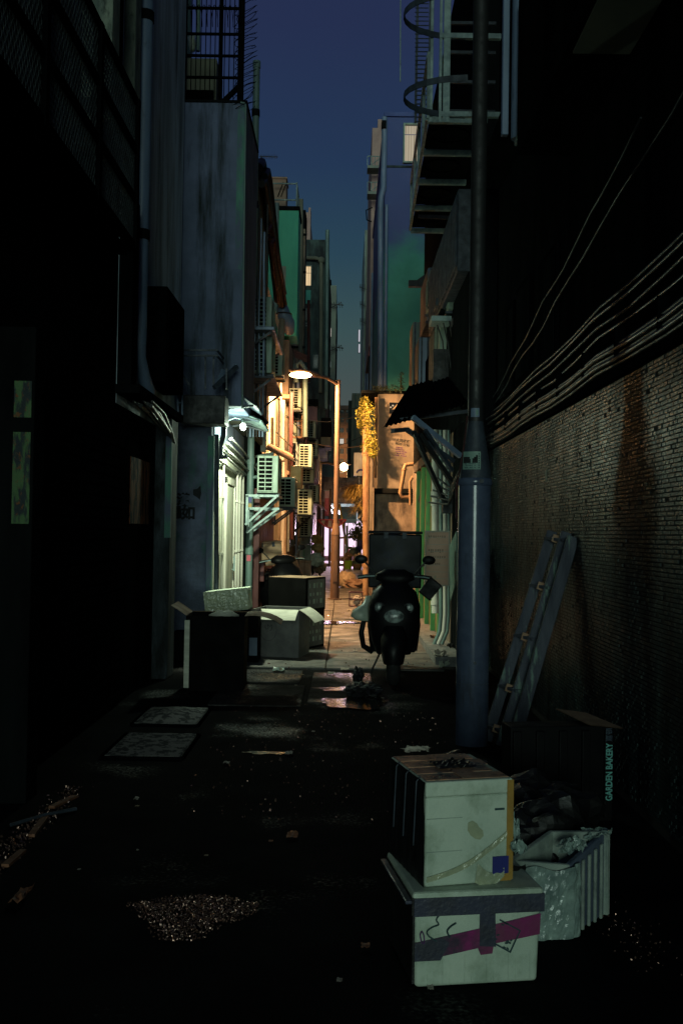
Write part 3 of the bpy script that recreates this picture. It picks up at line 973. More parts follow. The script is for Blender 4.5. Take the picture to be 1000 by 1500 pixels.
for k in range(7):
    px = 362 + k * 4.5
    pts = [at(px + 3, 300 + 20 * (k % 3), 14.2), at(px + 2, 380, 14.2), at(px + RND.uniform(-3, 3), 470, 14.2), at(px + 1, 560, 14.3), at(px, 640, 14.4)]
    solo('conduit', MB().tube(pts, .012 + .006 * (k % 2), 6), m['pvcblue'] if k % 3 else m['cable'],
         'thin dark conduit among those behind the air conditioners', 'conduit', 'conduits behind the air conditioners')
el = thing('duct_elbow', 'bulky grey duct elbow wrapped with cables under the red cables', 'duct', tuple(at(418, 470, 18.8)))
part('elbow', MB().tube([at(413, 448, 18.8), at(416, 462, 18.8), at(422, 474, 18.9), at(424, 486, 19.1)], [.10, .13, .13, .09], 12), m['pvcblue'], el, world=True)
part('strap', MB().ring(at(416, 460, 18.8), .14, .014, 'Z', 16, 6), m['blackmetal'], el, world=True)
op = thing('drain_pipe', 'orange lit stout pipe with a rounded top below the grey duct elbow', 'drainpipe', tuple(at(413, 540, 18.4)))
part('pipe', MB().tube([at(413, 470, 18.4), at(412, 500, 18.4), at(411, 560, 18.4)], .055, 12), m['tanplain'], op, world=True)
part('cap', MB().ball(at(413, 470, 18.4), .058, 12, 8), m['tanplain'], op, world=True)

# --- air conditioners on brackets (built once, then copied)


def make_ac(label, loc, group):
    t = thing('air_conditioner', label, 'air conditioner', loc, 0, group)
    W, D, H = .30, .78, .54
    bevel(part('casing', MB().box(-W / 2, W / 2, .012, D, 0, H), m['acwhite'], t), .012)
    part('coil', MB().box(-W / 2 + .02, W / 2 - .075, .004, .0115, .03, H - .03), m['acdark'], t)
    gb = MB()
    for k in range(9):
        z = .03 + (H - .06) * k / 8
        gb.box(-W / 2 + .012, W / 2 - .07, -.006, .003, z - .007, z + .007)
    for x in (-W / 2 + .018, -.035, W / 2 - .078):
        gb.box(x - .006, x + .006, -.008, .0025, .02, H - .02)
    part('coil_guard', gb, m['acwhite'], t)
    fg = MB()
    for r_ in (.06, .11, .16, .205):
        fg.ring((W / 2 + .012, .34, .27), r_, .004, 'X', 20, 4)
    for a in range(8):
        an = math.pi * a / 8
        fg.bar((W / 2 + .012, .34 - .205 * math.cos(an), .27 - .205 * math.sin(an)), (W / 2 + .012, .34 + .205 * math.cos(an), .27 + .205 * math.sin(an)), .004)
    part('fan_guard', fg, m['acwhite'], t)
    fr_ = MB().tube([(W / 2 - .004, .34, .27), (W / 2 + .003, .34, .27)], .20, 24)
    part('fan_well', fr_, m['acdark'], t)
    part('foot', MB().box(-W / 2 - .02, W / 2 + .02, .1, .14, -.03, 0), m['darksteel'], t)
    part('foot', MB().box(-W / 2 - .02, W / 2 + .02, D - .14, D - .1, -.03, 0), m['darksteel'], t)
    part('refrigerant_pipe', MB().tube([(-.1, D, .1), (-.12, D + .06, .12), (-.2, D + .08, .3), (-.3, D + .08, .5)], .014, 6), m['cable'], t)
    return t


def ac_loc(px, pybot, Y):
    return at(px, pybot, Y)


AG = 'air conditioners hung along the walls'
A = ac_loc
ac0 = make_ac('pale green outdoor air conditioner on a struts bracket past the lit doorway', A(391.5, 722, 14.3), AG)
specs = [((383, 486, 15.0), 'grimy air conditioner sitting on the grey slab canopy high up the dark wall', 1),
         ((382.5, 546, 14.4), 'air conditioner directly beneath the grey slab canopy', 1),
         ((420, 742, 18.2), 'orange lit air conditioner under the sloping corrugated canopy', 1),
         ((402, 550, 17.6), 'small air conditioner tucked behind the unit under the slab canopy', .9),
         ((447, 684, 23.5), 'upper of two air conditioners beyond the ochre casing', 1.0),
         ((450, 707, 25.0), 'lower of two air conditioners beyond the ochre casing', 1.0),
         ((446, 754, 24.5), 'air conditioner with a dark grille above the stacked white boxes', 1.15),
         ((447, 786, 27.0), 'lowest air conditioner just above the stacked white boxes', 1.0),
         ((432, 600, 24.8), 'air conditioner high on the lamplit tan building beside the hooked pipe', 1.0),
         ((439, 628, 27.5), 'air conditioner below the rusty shade on the lamplit tan building', 1.0),
         ((438, 716, 28.5), 'air conditioner squeezed between the ledge and the stacked white boxes', .9),
         ((455, 641, 34.0), 'far air conditioner beside the brown purple wall', 1.1),
         ((458, 668, 35.0), 'far air conditioner just under the brown purple wall', 1.1),
         ((459, 735, 35.6), 'lowest far air conditioner past the black angled bracket', 1.1),
         ((425, 650, 25.6), 'faint far air conditioner behind the red drainpipe', 1.0)]
for (px, py, Y), lab, s in specs:
    dup(ac0, A(px, py, Y), 0, lab, (s, s, s))


def wall_bracket(label, p, depth, length, drop, mat, wallx):
    t = thing('wall_bracket', label, 'bracket', (wallx, p.y, p.z - drop))
    for y in (p.y + .1, p.y + length - .1):
        part('strut', MB().bar((wallx, y, p.z), (wallx + depth, y, p.z), .035).bar((wallx, y, p.z - drop), (wallx + depth * .95, y, p.z - .01), .03)
             .bar((wallx + .02, y, p.z), (wallx + .02, y, p.z - drop), .035), mat, t, world=True)
    part('rail', MB().bar((wallx + depth, p.y, p.z), (wallx + depth, p.y + length, p.z), .035).bar((wallx + depth * .4, p.y, p.z), (wallx + depth * .4, p.y + length, p.z), .03), mat, t, world=True)
    return t


wall_bracket('pale steel strut bracket carrying the pale green air conditioner', at(391, 726, 14.2), .46, .9, .42, m['galv'], -1.42)
wall_bracket('lower steel strut bracket left empty below the pale green air conditioner', at(391, 745, 14.4), .46, .9, .35, m['galv'], -1.42)
wall_bracket('dark bracket under the orange lit air conditioner', at(420, 745, 18.2), .40, .9, .3, m['darksteel'], -1.35)
wall_bracket('black angled bracket sticking out above the stacked white boxes', at(452, 752, 26.0), .55, .8, .5, m['blackmetal'], -1.35)
# slab canopies
slab = thing('slab_canopy', 'thin grey slab canopy between two air conditioners on the dark wall', 'canopy', (-1.3, 15, 3.6))
z = at(375, 482, 14.2).z
part('slab', MB().box(-1.42, -1.03, 14.0, 16.0, z - .05, z), m['pvcblue'], slab, .01, world=True)
part('support', MB().bar((-1.42, 14.1, z - .3), (-1.08, 14.1, z - .06), .03).bar((-1.42, 15.8, z - .3), (-1.08, 15.8, z - .06), .03), m['darksteel'], slab, world=True)
slab = thing('slab_canopy', 'dark tray canopy below the second air conditioner above the cream wall', 'canopy', (-1.3, 14.5, 3.2))
z = at(380, 552, 14.0).z
part('slab', MB().box(-1.42, -1.0, 13.7, 15.6, z - .06, z - .035), m['darksteel'], slab, .008, world=True)
part('support', MB().bar((-1.42, 13.8, z - .35), (-1.05, 13.8, z - .06), .03).bar((-1.42, 15.5, z - .35), (-1.05, 15.5, z - .06), .03), m['darksteel'], slab, world=True)
# ochre casing beside the orange unit, spotlight heads
oc = thing('ochre_casing', 'ochre sheet metal casing glowing beside the orange lit air conditioner', 'casing', tuple(at(433, 712, 19.4)))
x0, x1, z0, z1 = rect(425, 441, 682, 713, 19.4)
part('body', MB().box(x0, x1, 19.4, 20.2, z0, z1), m['orangeshade'], oc, .012, world=True)
part('flange', MB().box(x0 - .02, x1 + .02, 19.38, 19.395, z0 - .03, z0), m['orangeshade'], oc, world=True)
ca = thing('corrugated_canopy', 'brown corrugated canopy sloping down over the ochre casing', 'canopy', (-1.3, 18, 3.1))
part('roof_sheet', corrugated('c', at(389, 657, 16.2), at(395, 657, 20.0) + V((-.02, 0, .1)), at(431, 676, 18.2), m['rustpipe'], '', ''), m['rustpipe'], ca, world=True)
part('arm', MB().bar(at(368, 670, 16.0), at(399, 664, 16.4), .04).bar(at(370, 684, 16.0), at(398, 666, 16.4), .03), m['galv'], ca, world=True)
wp = thing('weathered_panel', 'upright grey weathered board in front of the bright cream wall', 'board', tuple(at(386, 660, 17)))
x0, x1, z0, z1 = rect(382, 390, 612, 662, 17.0)
part('board', MB().box(x0, x1, 17.0, 17.08, z0, z1), m['kerb'], wp, .008, world=True)
part('post', MB().box(x0 - .05, x0 - .005, 17.0, 17.06, z0 - .1, z1 + .9), m['nearblack'], wp, world=True)

# --- bright cream wall stretch opposite the first street lamp
cw = thing('cream_building', 'cream walled building lit bright by the street lamp under the overhang', 'building', (-2, 22, 0))
part('wall', MB().box(-5, -1.60, 17.62, 24.3, 0, 6.4), m['cream'], cw, world=True)
for y0_, y1_, z0_, z1_ in ((19.6, 20.3, 3.6, 4.6), (21.3, 22.5, 5.0, 6.1)):
    w_ = part('window', MB().box(-1.60, -1.57, y0_, y1_, z0_, z1_), m['frame'], cw, .004, world=True)
    ym = (y0_ + y1_) / 2
    for a, b_ in ((y0_ + .05, ym - .03), (ym + .03, y1_ - .05)):
        part('pane', MB().box(-1.571, -1.566, a, b_, z0_ + .06, z1_ - .06), m['glassdark'], w_, world=True)
x0, x1, z0, z1 = rect(406, 416.5, 585, 662, 23.2)
wpn = thing('white_duct', 'tall white boxed duct glowing on the cream wall under the brown cap', 'duct', (x0, 23.2, z0))
part('duct', MB().box(x0, x1, 23.2, 23.7, z0 - .2, z1), m['pvcwhite'], wpn, .01, world=True)
part('cap', MB().box(x0 - .5, x1 + .12, 23.0, 23.9, z1, z1 + .09), m['rustpipe'], wpn, .008, world=True)
solo('drain_pipe', MB().tube([at(427, 575, 21.9), at(426, 640, 21.9), at(427, 790, 21.9)], .045, 10), m['darkred'],
     'dark red downpipe beside the glowing white duct', 'drainpipe')
solo('drain_pipe', MB().tube([at(434, 560, 24), at(434, 535, 24), at(440, 530, 24), at(447, 540, 24), at(447, 640, 24)], .06, 10), m['pvc'],
     'pale green pipe bent over in a hook behind the street lamp head', 'drainpipe')
solo('drain_pipe', MB().tube([at(452, 440, 26), at(452, 560, 26)], .04, 8), m['darkred'], 'thin red pipe high above the street lamp head', 'drainpipe')

# --- green block D on the overhang, tan strip E
YD = 24.4
xd0, xd1, zd0, zd1 = rect(396, 436, 308, 492, YD)
dd = thing('green_building', 'block coloured as if green lit with a bare end wall and a railing on its roof', 'building', (-1.5, YD, zd0))
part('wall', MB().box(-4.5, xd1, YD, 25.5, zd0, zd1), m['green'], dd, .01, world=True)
part('roof_edge', MB().box(-4.5, xd1 + .03, YD - .03, 25.5, zd1, zd1 + .1), m['nearblack'], dd, .01, world=True)
x0, x1, z0, z1 = rect(409, 418.5, 390, 445, YD)
part('grey_patch', MB().box(x0, x1, YD - .004, YD + .01, z0, z1), m['palegrey'], dd, world=True)
x0 = at(405, 360, YD).x
part('drain_pipe', MB().tube([(x0, YD - .07, zd1 + .15), (x0, YD - .07, zd0 + .2)], .055, 10), m['pvc'], dd, world=True)
rl = MB()
for py in (268, 292):
    zz = at(420, py, YD).z
    rl.bar((at(398, py, YD).x, YD + .05, zz), (xd1 - .06, YD + .05, zz), .03)
    rl.bar((xd1 - .06, YD + .05, zz), (xd1 - .06, 25.4, zz), .03)
for y in (YD + .05, 24.75, 25.1, 25.4):
    rl.bar((xd1 - .06, y, zd1), (xd1 - .06, y, at(420, 266, YD).z), .03)
part('railing', rl, m['pvc'], dd, world=True)
x0, x1, z0, z1 = rect(400, 419, 262, 306, 24.7)
wt = thing('water_tank', 'peach coloured box tank on the roof behind the green railing', 'tank', (x0, 24.7, z0))
part('tank', MB().box(x0 - .35, x1, 24.7, 25.4, zd1 + .1, z1), m['beige'], wt, .02, world=True)
part('lid', MB().box(x0 - .37, x1 + .02, 24.68, 25.42, z1, z1 + .05), m['beige'], wt, .01, world=True)
part('ladder', MB().bar((x0 + .12, 24.67, z0 + .3), (x0 + .25, 24.67, z1 - .1), .02).bar((x0 + .2, 24.67, z0 + .3), (x0 + .33, 24.67, z1 - .1), .02), m['nearblack'], wt, world=True)
# aerial above the ducts
ta = thing('roof_aerial', 'thin comb aerial sticking out above the black ducts', 'aerial', tuple(at(382, 240, 17)))
f = MB().bar(at(380, 229, 17), at(407, 230, 17), .012)
for k in range(11): f.bar(at(382 + k * 2.3, 226.5, 17), at(382 + k * 2.3, 233, 17), .006)
part('boom', f, m['blackmetal'], ta, world=True)
part('mast', MB().bar(at(383, 229, 17), at(383, 250, 17), .015), m['blackmetal'], ta, world=True)

YE = 30.0
xe0, xe1, ze0, ze1 = rect(425, 444, 308, 760, YE)
ee = thing('tan_building', 'narrow brownish building squeezed behind the green block', 'building', (-1.6, YE, 0))
part('wall', MB().box(-4.5, xe1, YE, 31, 4.6, ze1), m['tan'], ee, world=True)
part('lower_wall', MB().box(-4.5, xe1 + .002, YE + .002, 35, 0, 4.6), m['tan'], ee, world=True)
part('upper_band', MB().box(-4.4, xe1 + .003, YE - .012, YE + 1, at(435, 335, YE).z, ze1 + .01), m['nearblack'], ee, world=True)
x0 = at(441, 400, YE).x
part('drain_pipe', MB().tube([at(441, 292, YE - .1), at(440.5, 400, YE - .1), at(440, 560, YE - .1)], .065, 8), m['olive'], ee, world=True)
for py in (345, 400, 455, 510):
    part('ledge', MB().box(xe0, xe1 + .05, YE - .06, YE, at(436, py, YE).z, at(436, py, YE).z + .05), m['nearblack'], ee, world=True)
for (a, b_, c_, d_) in ((428, 437, 560, 580), (428, 437, 605, 630), (430, 438, 650, 668)):
    x0, x1, z0, z1 = rect(a, b_, c_, d_, YE)
    w_ = part('window', MB().box(x0, x1, YE - .03, YE, z0, z1), m['frame'], ee, world=True)
    part('pane', MB().box(x0 + .04, x1 - .04, YE - .035, YE - .031, z0 + .05, z1 - .05), m['glassdark'], w_, world=True)

lb_ = thing('lamplit_building', 'lamplit tan building between the cream wall and the brownish narrow building', 'building', (-1.5, 27, 0))
part('wall', MB().box(-5, -1.42, 24.32, 29.96, 0, 6.2), m['tan'], lb_, world=True)
for y0_, z0_ in ((24.7, 3.4), (26.4, 3.5), (28.2, 3.4), (24.9, 1.0), (27.0, 1.1), (26.2, 5.0), (28.3, 5.0)):
    w_ = part('window', MB().box(-1.42, -1.37, y0_, y0_ + 1.1, z0_, z0_ + 1.1), m['frame'], lb_, .006, world=True)
    part('pane', MB().box(-1.372, -1.366, y0_ + .06, y0_ + .52, z0_ + .06, z0_ + 1.04), m['glassdark'], w_, world=True)
    part('pane', MB().box(-1.372, -1.366, y0_ + .58, y0_ + 1.04, z0_ + .06, z0_ + 1.04), m['glassdark'], w_, world=True)
    part('sun_shade', MB().add([(-1.42, y0_ - .1, z0_ + 1.3), (-1.42, y0_ + 1.2, z0_ + 1.3), (-1.05, y0_ + 1.2, z0_ + 1.15), (-1.05, y0_ - .1, z0_ + 1.15)], [(0, 1, 2, 3)]), m['rustpipe'], w_, world=True)
for z_ in (2.9, 4.75):
    part('ledge', MB().box(-1.42, -1.30, 24.32, 29.9, z_, z_ + .09), m['tan'], lb_, world=True)

# pink block seen over F, dark block F with the lit window
YP = 58
x0, x1, z0, z1 = rect(444, 452.5, 311, 420, YP)
pk = thing('pink_building', 'far pinkish block top showing above the dark mottled building', 'building', (x0, YP, 0))
part('wall', MB().box(x0 - 3, x1, YP, YP + 6, 0, z1), m['pink'], pk, world=True)
part('fin', MB().box(x1 - .06, x1 + .06, YP - .1, YP + 1, 3, z1 + .25), m['pink'], pk, world=True)
x0b, x1b, z0b, z1b = rect(444.5, 447, 322, 327, YP)
w_ = part('window', MB().box(x0b, x1b, YP - .05, YP, z0b, z1b), m['frame'], pk, world=True)
YF = 36.5
xf0, xf1, zf0, zf1 = rect(443, 477.5, 351, 700, YF)
ff = thing('mottled_building', 'dark mottled block with one bright window high on its end wall', 'building', (-1.2, YF, 0))
part('wall', MB().box(-5, xf1, YF, 46, 4.6, zf1), m['fdark'], ff, world=True)
x0, x1, z0, z1 = rect(440, 463.5, 585, 735, YF - .3)
part('lower_wall', MB().box(-5, x1, YF - .3, 41, at(460, 700, YF).z, z1), m['purple'], ff, world=True)
part('band', MB().box(-5, x1 + .03, YF - .36, YF - .3, z1 - .25, z1), m['nearblack'], ff, world=True)


def lit_window(par, px0, px1, py0, py1, Y, glass, rows=(.30,), fold=True, fm='frame', depth=.06):
    x0, x1, z0, z1 = rect(px0, px1, py0, py1, Y)
    t = min(.05, (x1 - x0) * .10)
    w_ = part('window', MB().box(x0, x0 + t, Y - depth, Y - .002, z0, z1).box(x1 - t, x1, Y - depth, Y - .002, z0, z1)
              .box(x0 + t, x1 - t, Y - depth, Y - .002, z0, z0 + t).box(x0 + t, x1 - t, Y - depth, Y - .002, z1 - t, z1), m[fm], par, world=True)
    zs = [z0 + t] + [z1 - (z1 - z0) * r for r in rows] + [z1 - t]
    for a, b_ in zip(zs[:-1], zs[1:]):
        part('pane', MB().box(x0 + t, x1 - t, Y - .02, Y - .008, a + t * .3, b_ - t * .3), glass, w_, world=True)
        if fold:
            n = 5
            fb = MB()
            for k in range(n):
                xx = x0 + t + (x1 - x0 - 2 * t) * (k + .5 + RND.uniform(-.2, .2)) / n
                ww = (x1 - x0) * RND.uniform(.015, .05)
                fb.box(xx, xx + ww, Y - .026, Y - .0205, a + t * .4, b_ - t * .4)
            part('curtain_fold', fb, m['curtainfold'], w_, world=True)
    return w_


lit_window(ff, 443.5, 456.5, 389, 420, YF, m['warmwin'], (.36,), True)
for (a, b_, c_, d_) in ((444, 455, 452, 470), (444, 452, 473, 479), (458, 466, 520, 540)):
    x0, x1, z0, z1 = rect(a, b_, c_, d_, YF)
    w_ = part('window', MB().box(x0, x1, YF - .05, YF, z0, z1), m['frame'], ff, world=True)
    part('pane', MB().box(x0 + .04, x1 - .04, YF - .056, YF - .051, z0 + .05, z1 - .05), m['glassdark'], w_, world=True)
part('stain_panel', MB().box(*rect(444, 455, 425, 445, YF)[:2], YF - .006, YF + .01, *rect(444, 455, 425, 445, YF)[2:]), m['hgreen'], ff, world=True)
pf = MB().tube([at(444, 377, YF - .2), at(462, 378, YF - .2), at(470, 380, YF - .2), at(470.5, 390, YF - .2), at(470, 480, YF - .2), at(469, 575, YF - .2)], .07, 8)
part('drain_pipe', pf, m['olive'], ff, world=True)
part('hopper', MB().ball(at(470.5, 381, YF - .2), .13, 10, 6), m['olive'], ff, world=True)
part('corner_pipe', MB().tube([at(479.5, 337, YF - .1), at(478.5, 480, YF - .1), at(477.5, 600, YF - .1)], .075, 8), m['pvc'], ff, world=True)
bal = MB().box(*rect(470, 484, 612, 640, YF - .5)[:2], YF - .5, YF + 2, *rect(470, 484, 612, 640, YF - .5)[2:])
part('balcony', bal, m['nearblack'], ff, world=True)
part('balcony', MB().box(*rect(470, 484, 637, 652, YF - .5)[:2], YF - .45, YF + 2, *rect(470, 484, 640, 652, YF - .5)[2:]), m['olive'], ff, world=True)

# tall pale block G further back
YG = 56
xg0, xg1, zg0, zg1 = rect(476, 490, 418, 760, YG)
gg = thing('pale_building', 'tall pale block with projecting aerials beyond the dark mottled building', 'building', (-1, YG, 0))
part('wall', MB().box(-6, xg1, YG, 66, 0, zg1), m['palegrey'], gg, world=True)
part('roof_box', MB().box(-4, at(485, 415, YG).x, YG + .3, YG + 4, zg1, zg1 + .4), m['nearblack'], gg, world=True)
for k, (c_, d_) in enumerate(((426, 440), (456, 468), (482, 494), (506, 516), (528, 540), (556, 566), (592, 604), (628, 640), (664, 676))):
    if k == 2:
        lit_window(gg, 480, 485.5, c_ - 2, d_, YG, m['coolwin'], (.5,), False)
        continue
    x0, x1, z0, z1 = rect(480, 485.5, c_, d_, YG)
    w_ = part('window', MB().box(x0, x1, YG - .06, YG, z0, z1), m['frame'], gg, world=True)
    part('pane', MB().box(x0 + .03, x1 - .03, YG - .066, YG - .061, z0 + .05, z1 - .05), m['glassdark'], w_, world=True)
for k, py in enumerate((445, 508)):
    f = MB().bar(at(481, py, YG - .5), at(503, py + 2, YG - .5), .05).bar(at(484, py + 6, YG - .5), at(500, py - 2, YG - .5), .035)
    for q in range(5): f.bar(at(485 + q * 3.6, py - 3, YG - .5), at(487 + q * 3.6, py + 6, YG - .5), .03)
    solo('roof_aerial', f, m['blackmetal'], ['upper comb aerial projecting from the tall pale block', 'lower comb aerial projecting from the tall pale block'][k], 'aerial')
# ================================================================== FAR END
YJ = 80
xj0, xj1, zj0, zj1 = rect(489, 517, 596, 780, YJ)
jj = thing('apartment_building', 'orange lit apartment block with rows of windows closing the alley', 'building', (0, YJ, 0))
part('wall', MB().box(-8, xj1, YJ, 92, 0, zj1), m['beige'], jj, world=True)
part('parapet', MB().box(-8, xj1 + .1, YJ - .15, YJ - .002, zj1 - .25, zj1 + .1), m['beige'], jj, world=True)
for r_, (c_, d_) in enumerate(((598, 605), (612, 619), (627, 634), (642, 651), (657, 665), (672, 679), (687, 694))):
    for k, (a, b_) in enumerate(((487.5, 491.5), (497.5, 503.5), (507, 510))):
        x0, x1, z0, z1 = rect(a, b_, c_, d_, YJ)
        lit = (r_, k) in ((2, 1), (3, 1), (4, 1))
        w_ = part('window', MB().box(x0, x1, YJ - .08, YJ, z0, z1), m['frame'], jj, world=True)
        xm = (x0 + x1) / 2
        for aa, bb_ in ((x0 + .03, xm - .02), (xm + .02, x1 - .03)):
            part('pane', MB().box(aa, bb_, YJ - .09, YJ - .081, z0 + .05, z1 - .05), m['coolwin'] if (r_, k) == (3, 1) else m['glassdark'], w_, world=True)
    z0 = at(500, d_ + 2, YJ).z
    part('ledge', MB().box(-3, xj1 + .02, YJ - .12, YJ - .002, z0 - .08, z0), m['beige'], jj, world=True)
YK = 66
x0, x1, z0, z1 = rect(511.5, 524, 576, 780, YK)
kk = thing('tower_building', 'slender pale green tower beside the orange lit apartment block', 'building', (x0, YK, 0))
part('wall', MB().box(x0 + .1, x1 + 2, YK, YK + 8, 0, z1), m['palegrey'], kk, world=True)
part('side_fin', MB().box(x0 - .12, x0 + .1, YK - .1, YK + 8, 0, z1 - .5), m['fdark'], kk, world=True)
part('drain_pipe', MB().tube([(x0 + .35, YK - .06, 0), (x0 + .35, YK - .06, z1)], .05, 8), m['pvc'], kk, world=True)

# the lit shop closing the lane
YS = 48.2
sh = thing('shop_building', 'brightly lit shop front with a pinkish window at the end of the alley', 'shop', (0, YS, 0))
x0, x1, z0, z1 = rect(462, 560, 700, 838, YS)
part('wall', MB().box(-4, -1.02, YS, 55, 0, 4.2).box(-1.02, 1.9, YS + .6, 55, 3.0, 4.2), m['tan'], sh, world=True)
xs = [at(p, 800, YS).x for p in (474, 484, 497, 509, 521, 533, 546)]
for a, b_ in zip(xs[:-1], xs[1:]):
    part('window_pane', MB().box(a + .02, b_ - .02, YS + .3, YS + .34, .35, 2.05), m['shopglow'], sh, world=True)
    part('window_post', MB().box(b_ - .02, b_ + .02, YS + .26, YS + .36, .1, 2.3), m['pvcwhite'], sh, world=True)
part('sill', MB().box(xs[0], xs[-1], YS + .2, YS + .5, .12, .35), m['purple'], sh, world=True)
part('transom', MB().box(xs[0], xs[-1], YS + .28, YS + .36, 2.06, 2.12), m['pvcwhite'], sh, world=True)
part('upper_pane', MB().box(xs[1], xs[-1], YS + .31, YS + .35, 2.14, 2.9), m['shoppale'], sh, world=True)
# goods silhouetted in the window
for k in range(14):
    xx = RND.uniform(xs[0] + .1, xs[-1] - .1)
    h_ = RND.uniform(.1, .55)
    part('stock_item', MB().box(xx, xx + RND.uniform(.04, .16), YS + .22, YS + .28, .35, .35 + h_), m[RND.choice(['bannerred', 'tealshop', 'cartonbrown', 'navy', 'acwhite'])], sh, .01, world=True)
tw = thing('shop_awning', 'teal cloth awning over the bright shop window', 'awning', (0, YS, 2.2))
part('cloth', MB().add([(xs[0], YS - .9, 2.15), (xs[4], YS - .9, 2.15), (xs[4], YS - .02, 2.75), (xs[0], YS - .02, 2.75)], [(0, 1, 2, 3)]), m['tealshop'], tw, world=True)
part('valance', MB().box(xs[0], xs[4], YS - .91, YS - .89, 1.95, 2.15), m['tealshop'], tw, world=True)
for k, (a, b_) in enumerate((((481, 735), (487, 752)), ((485, 740), (494, 752)))):
    t = thing('tube_light', ['slim white tube light slanting behind the lamp post', 'shorter white tube light below the slanting one'][k], 'tube light', tuple(at(*a, 46)))
    part('tube', MB().bar(at(*a, 46), at(*b_, 46), .035), m['neontube'], t, world=True)
    part('mount', MB().bar(at(a[0], a[1] - 2, 46.05), at(b_[0], b_[1] - 2, 46.05), .03), m['acwhite'], t, world=True)
for k, (a, b_) in enumerate(((491, 741), (496, 749), (497, 752))):
    p = at(a, b_, 45.5)
    t = thing('shop_bulb', ['small bare bulb glowing above the shop awning', 'second bare bulb lower beside the lamp post', 'third bare bulb under the second one'][k], 'bulb', tuple(p))
    part('globe', MB().ball((0, 0, 0), .05, 10, 8), m['neontube'], t)
    part('socket', MB().tube([(0, 0, .04), (0, 0, .13)], .025, 8), m['acwhite'], t)
lamp('shop_light', 'AREA', (0, YS + .1, 1.5), 260, (1.0, .70, .95), sh)
bpy.data.objects['shop_light'].data.size = 1.6
bpy.data.objects['shop_light'].rotation_euler = (-math.pi / 2, 0, 0)
bpy.data.objects['shop_light'].location = V((0, .15, 1.3))
bn = thing('shop_banner', 'tall red and pink hanging banner before the lit shop', 'banner', tuple(at(479, 755, 44)))
x0, x1, z0, z1 = rect(475.5, 484, 719, 756, 44)
part('cloth', MB().box(x0, x1, 44, 44.02, z0, z1 - .33), m['bannerred'], bn, world=True)
part('top_cloth', MB().box(x0, x1, 44, 44.02, z1 - .325, z1), m['bannerpink'], bn, world=True)
part('bar', MB().bar((x0 - .05, 44.01, z1 + .02), (x1 + .05, 44.01, z1 + .02), .03), m['galv'], bn, world=True)
for k, (a, b_, lab) in enumerate((((497, 738), (510, 815), 'slanting yellow bamboo pole propped before the shop'), ((484, 716), (482, 835), 'upright brown pole beside the red banner'),
                                  ((474, 735), (473, 835), 'brown timber post close to the red banner'), ((508, 770), (509, 832), 'green upright post in front of the shop window'))):
    solo('wooden_pole', MB().tube([at(*a, 43.5 - k * .3), at(*b_, 43.5 - k * .3)], .05, 8), m['bamboo'] if k == 0 else m['polecol'] if k < 3 else m['pvc'], lab, 'pole')
solo('wooden_pole', MB().tube([at(497, 788, 43.2), at(524, 786, 43.2)], .04, 8), m['bamboo'], 'horizontal yellow bamboo pole tied across the shop window', 'pole')

# red and white market canopy behind the lamp post
um = thing('market_canopy', 'red and white striped fabric canopy behind the lamp post', 'canopy', (-.4, 31, 1.8))
YM = 31
L_, R_, mid = at(464, 762, YM), at(507, 762, YM), at(484, 773, YM)
rows = []
for i in range(2):
    rows.append([])
zt_ = L_.z
n = 8
for s_ in range(2):
    pass
for k in range(n):
    a0, a1 = k / n, (k + 1) / n
    def P(t, top):
        p = L_.lerp(R_, t)
        sag = .26 * math.sin(math.pi * t)
        return V((p.x, YM + (1.4 if top else 0), p.z + .02 - (0 if top else sag)))
    mb_ = MB().add([P(a0, 0), P(a1, 0), P(a1, 1), P(a0, 1)], [(0, 1, 2, 3)])
    part('cloth_stripe', mb_, m['redcanvas'] if k % 2 == 0 else m['whitecanvas'], um, world=True)
part('rim', MB().bar(L_ + V((0, 1.4, .02)), R_ + V((0, 1.4, .02)), .07).tube([P_ for P_ in [V((L_.lerp(R_, t / 10).x, YM, L_.z + .02 - .26 * math.sin(math.pi * t / 10))) for t in range(11)]], .025, 6), m['redcanvas'], um, world=True)
part('strut', MB().bar((L_.x + .1, YM + 1.3, L_.z), (L_.x + .1, YM + 1.3, 0), .05).bar((R_.x - .05, YM + 1.3, L_.z), (R_.x - .05, YM + 1.3, 0), .05), m['polecol'], um, world=True)

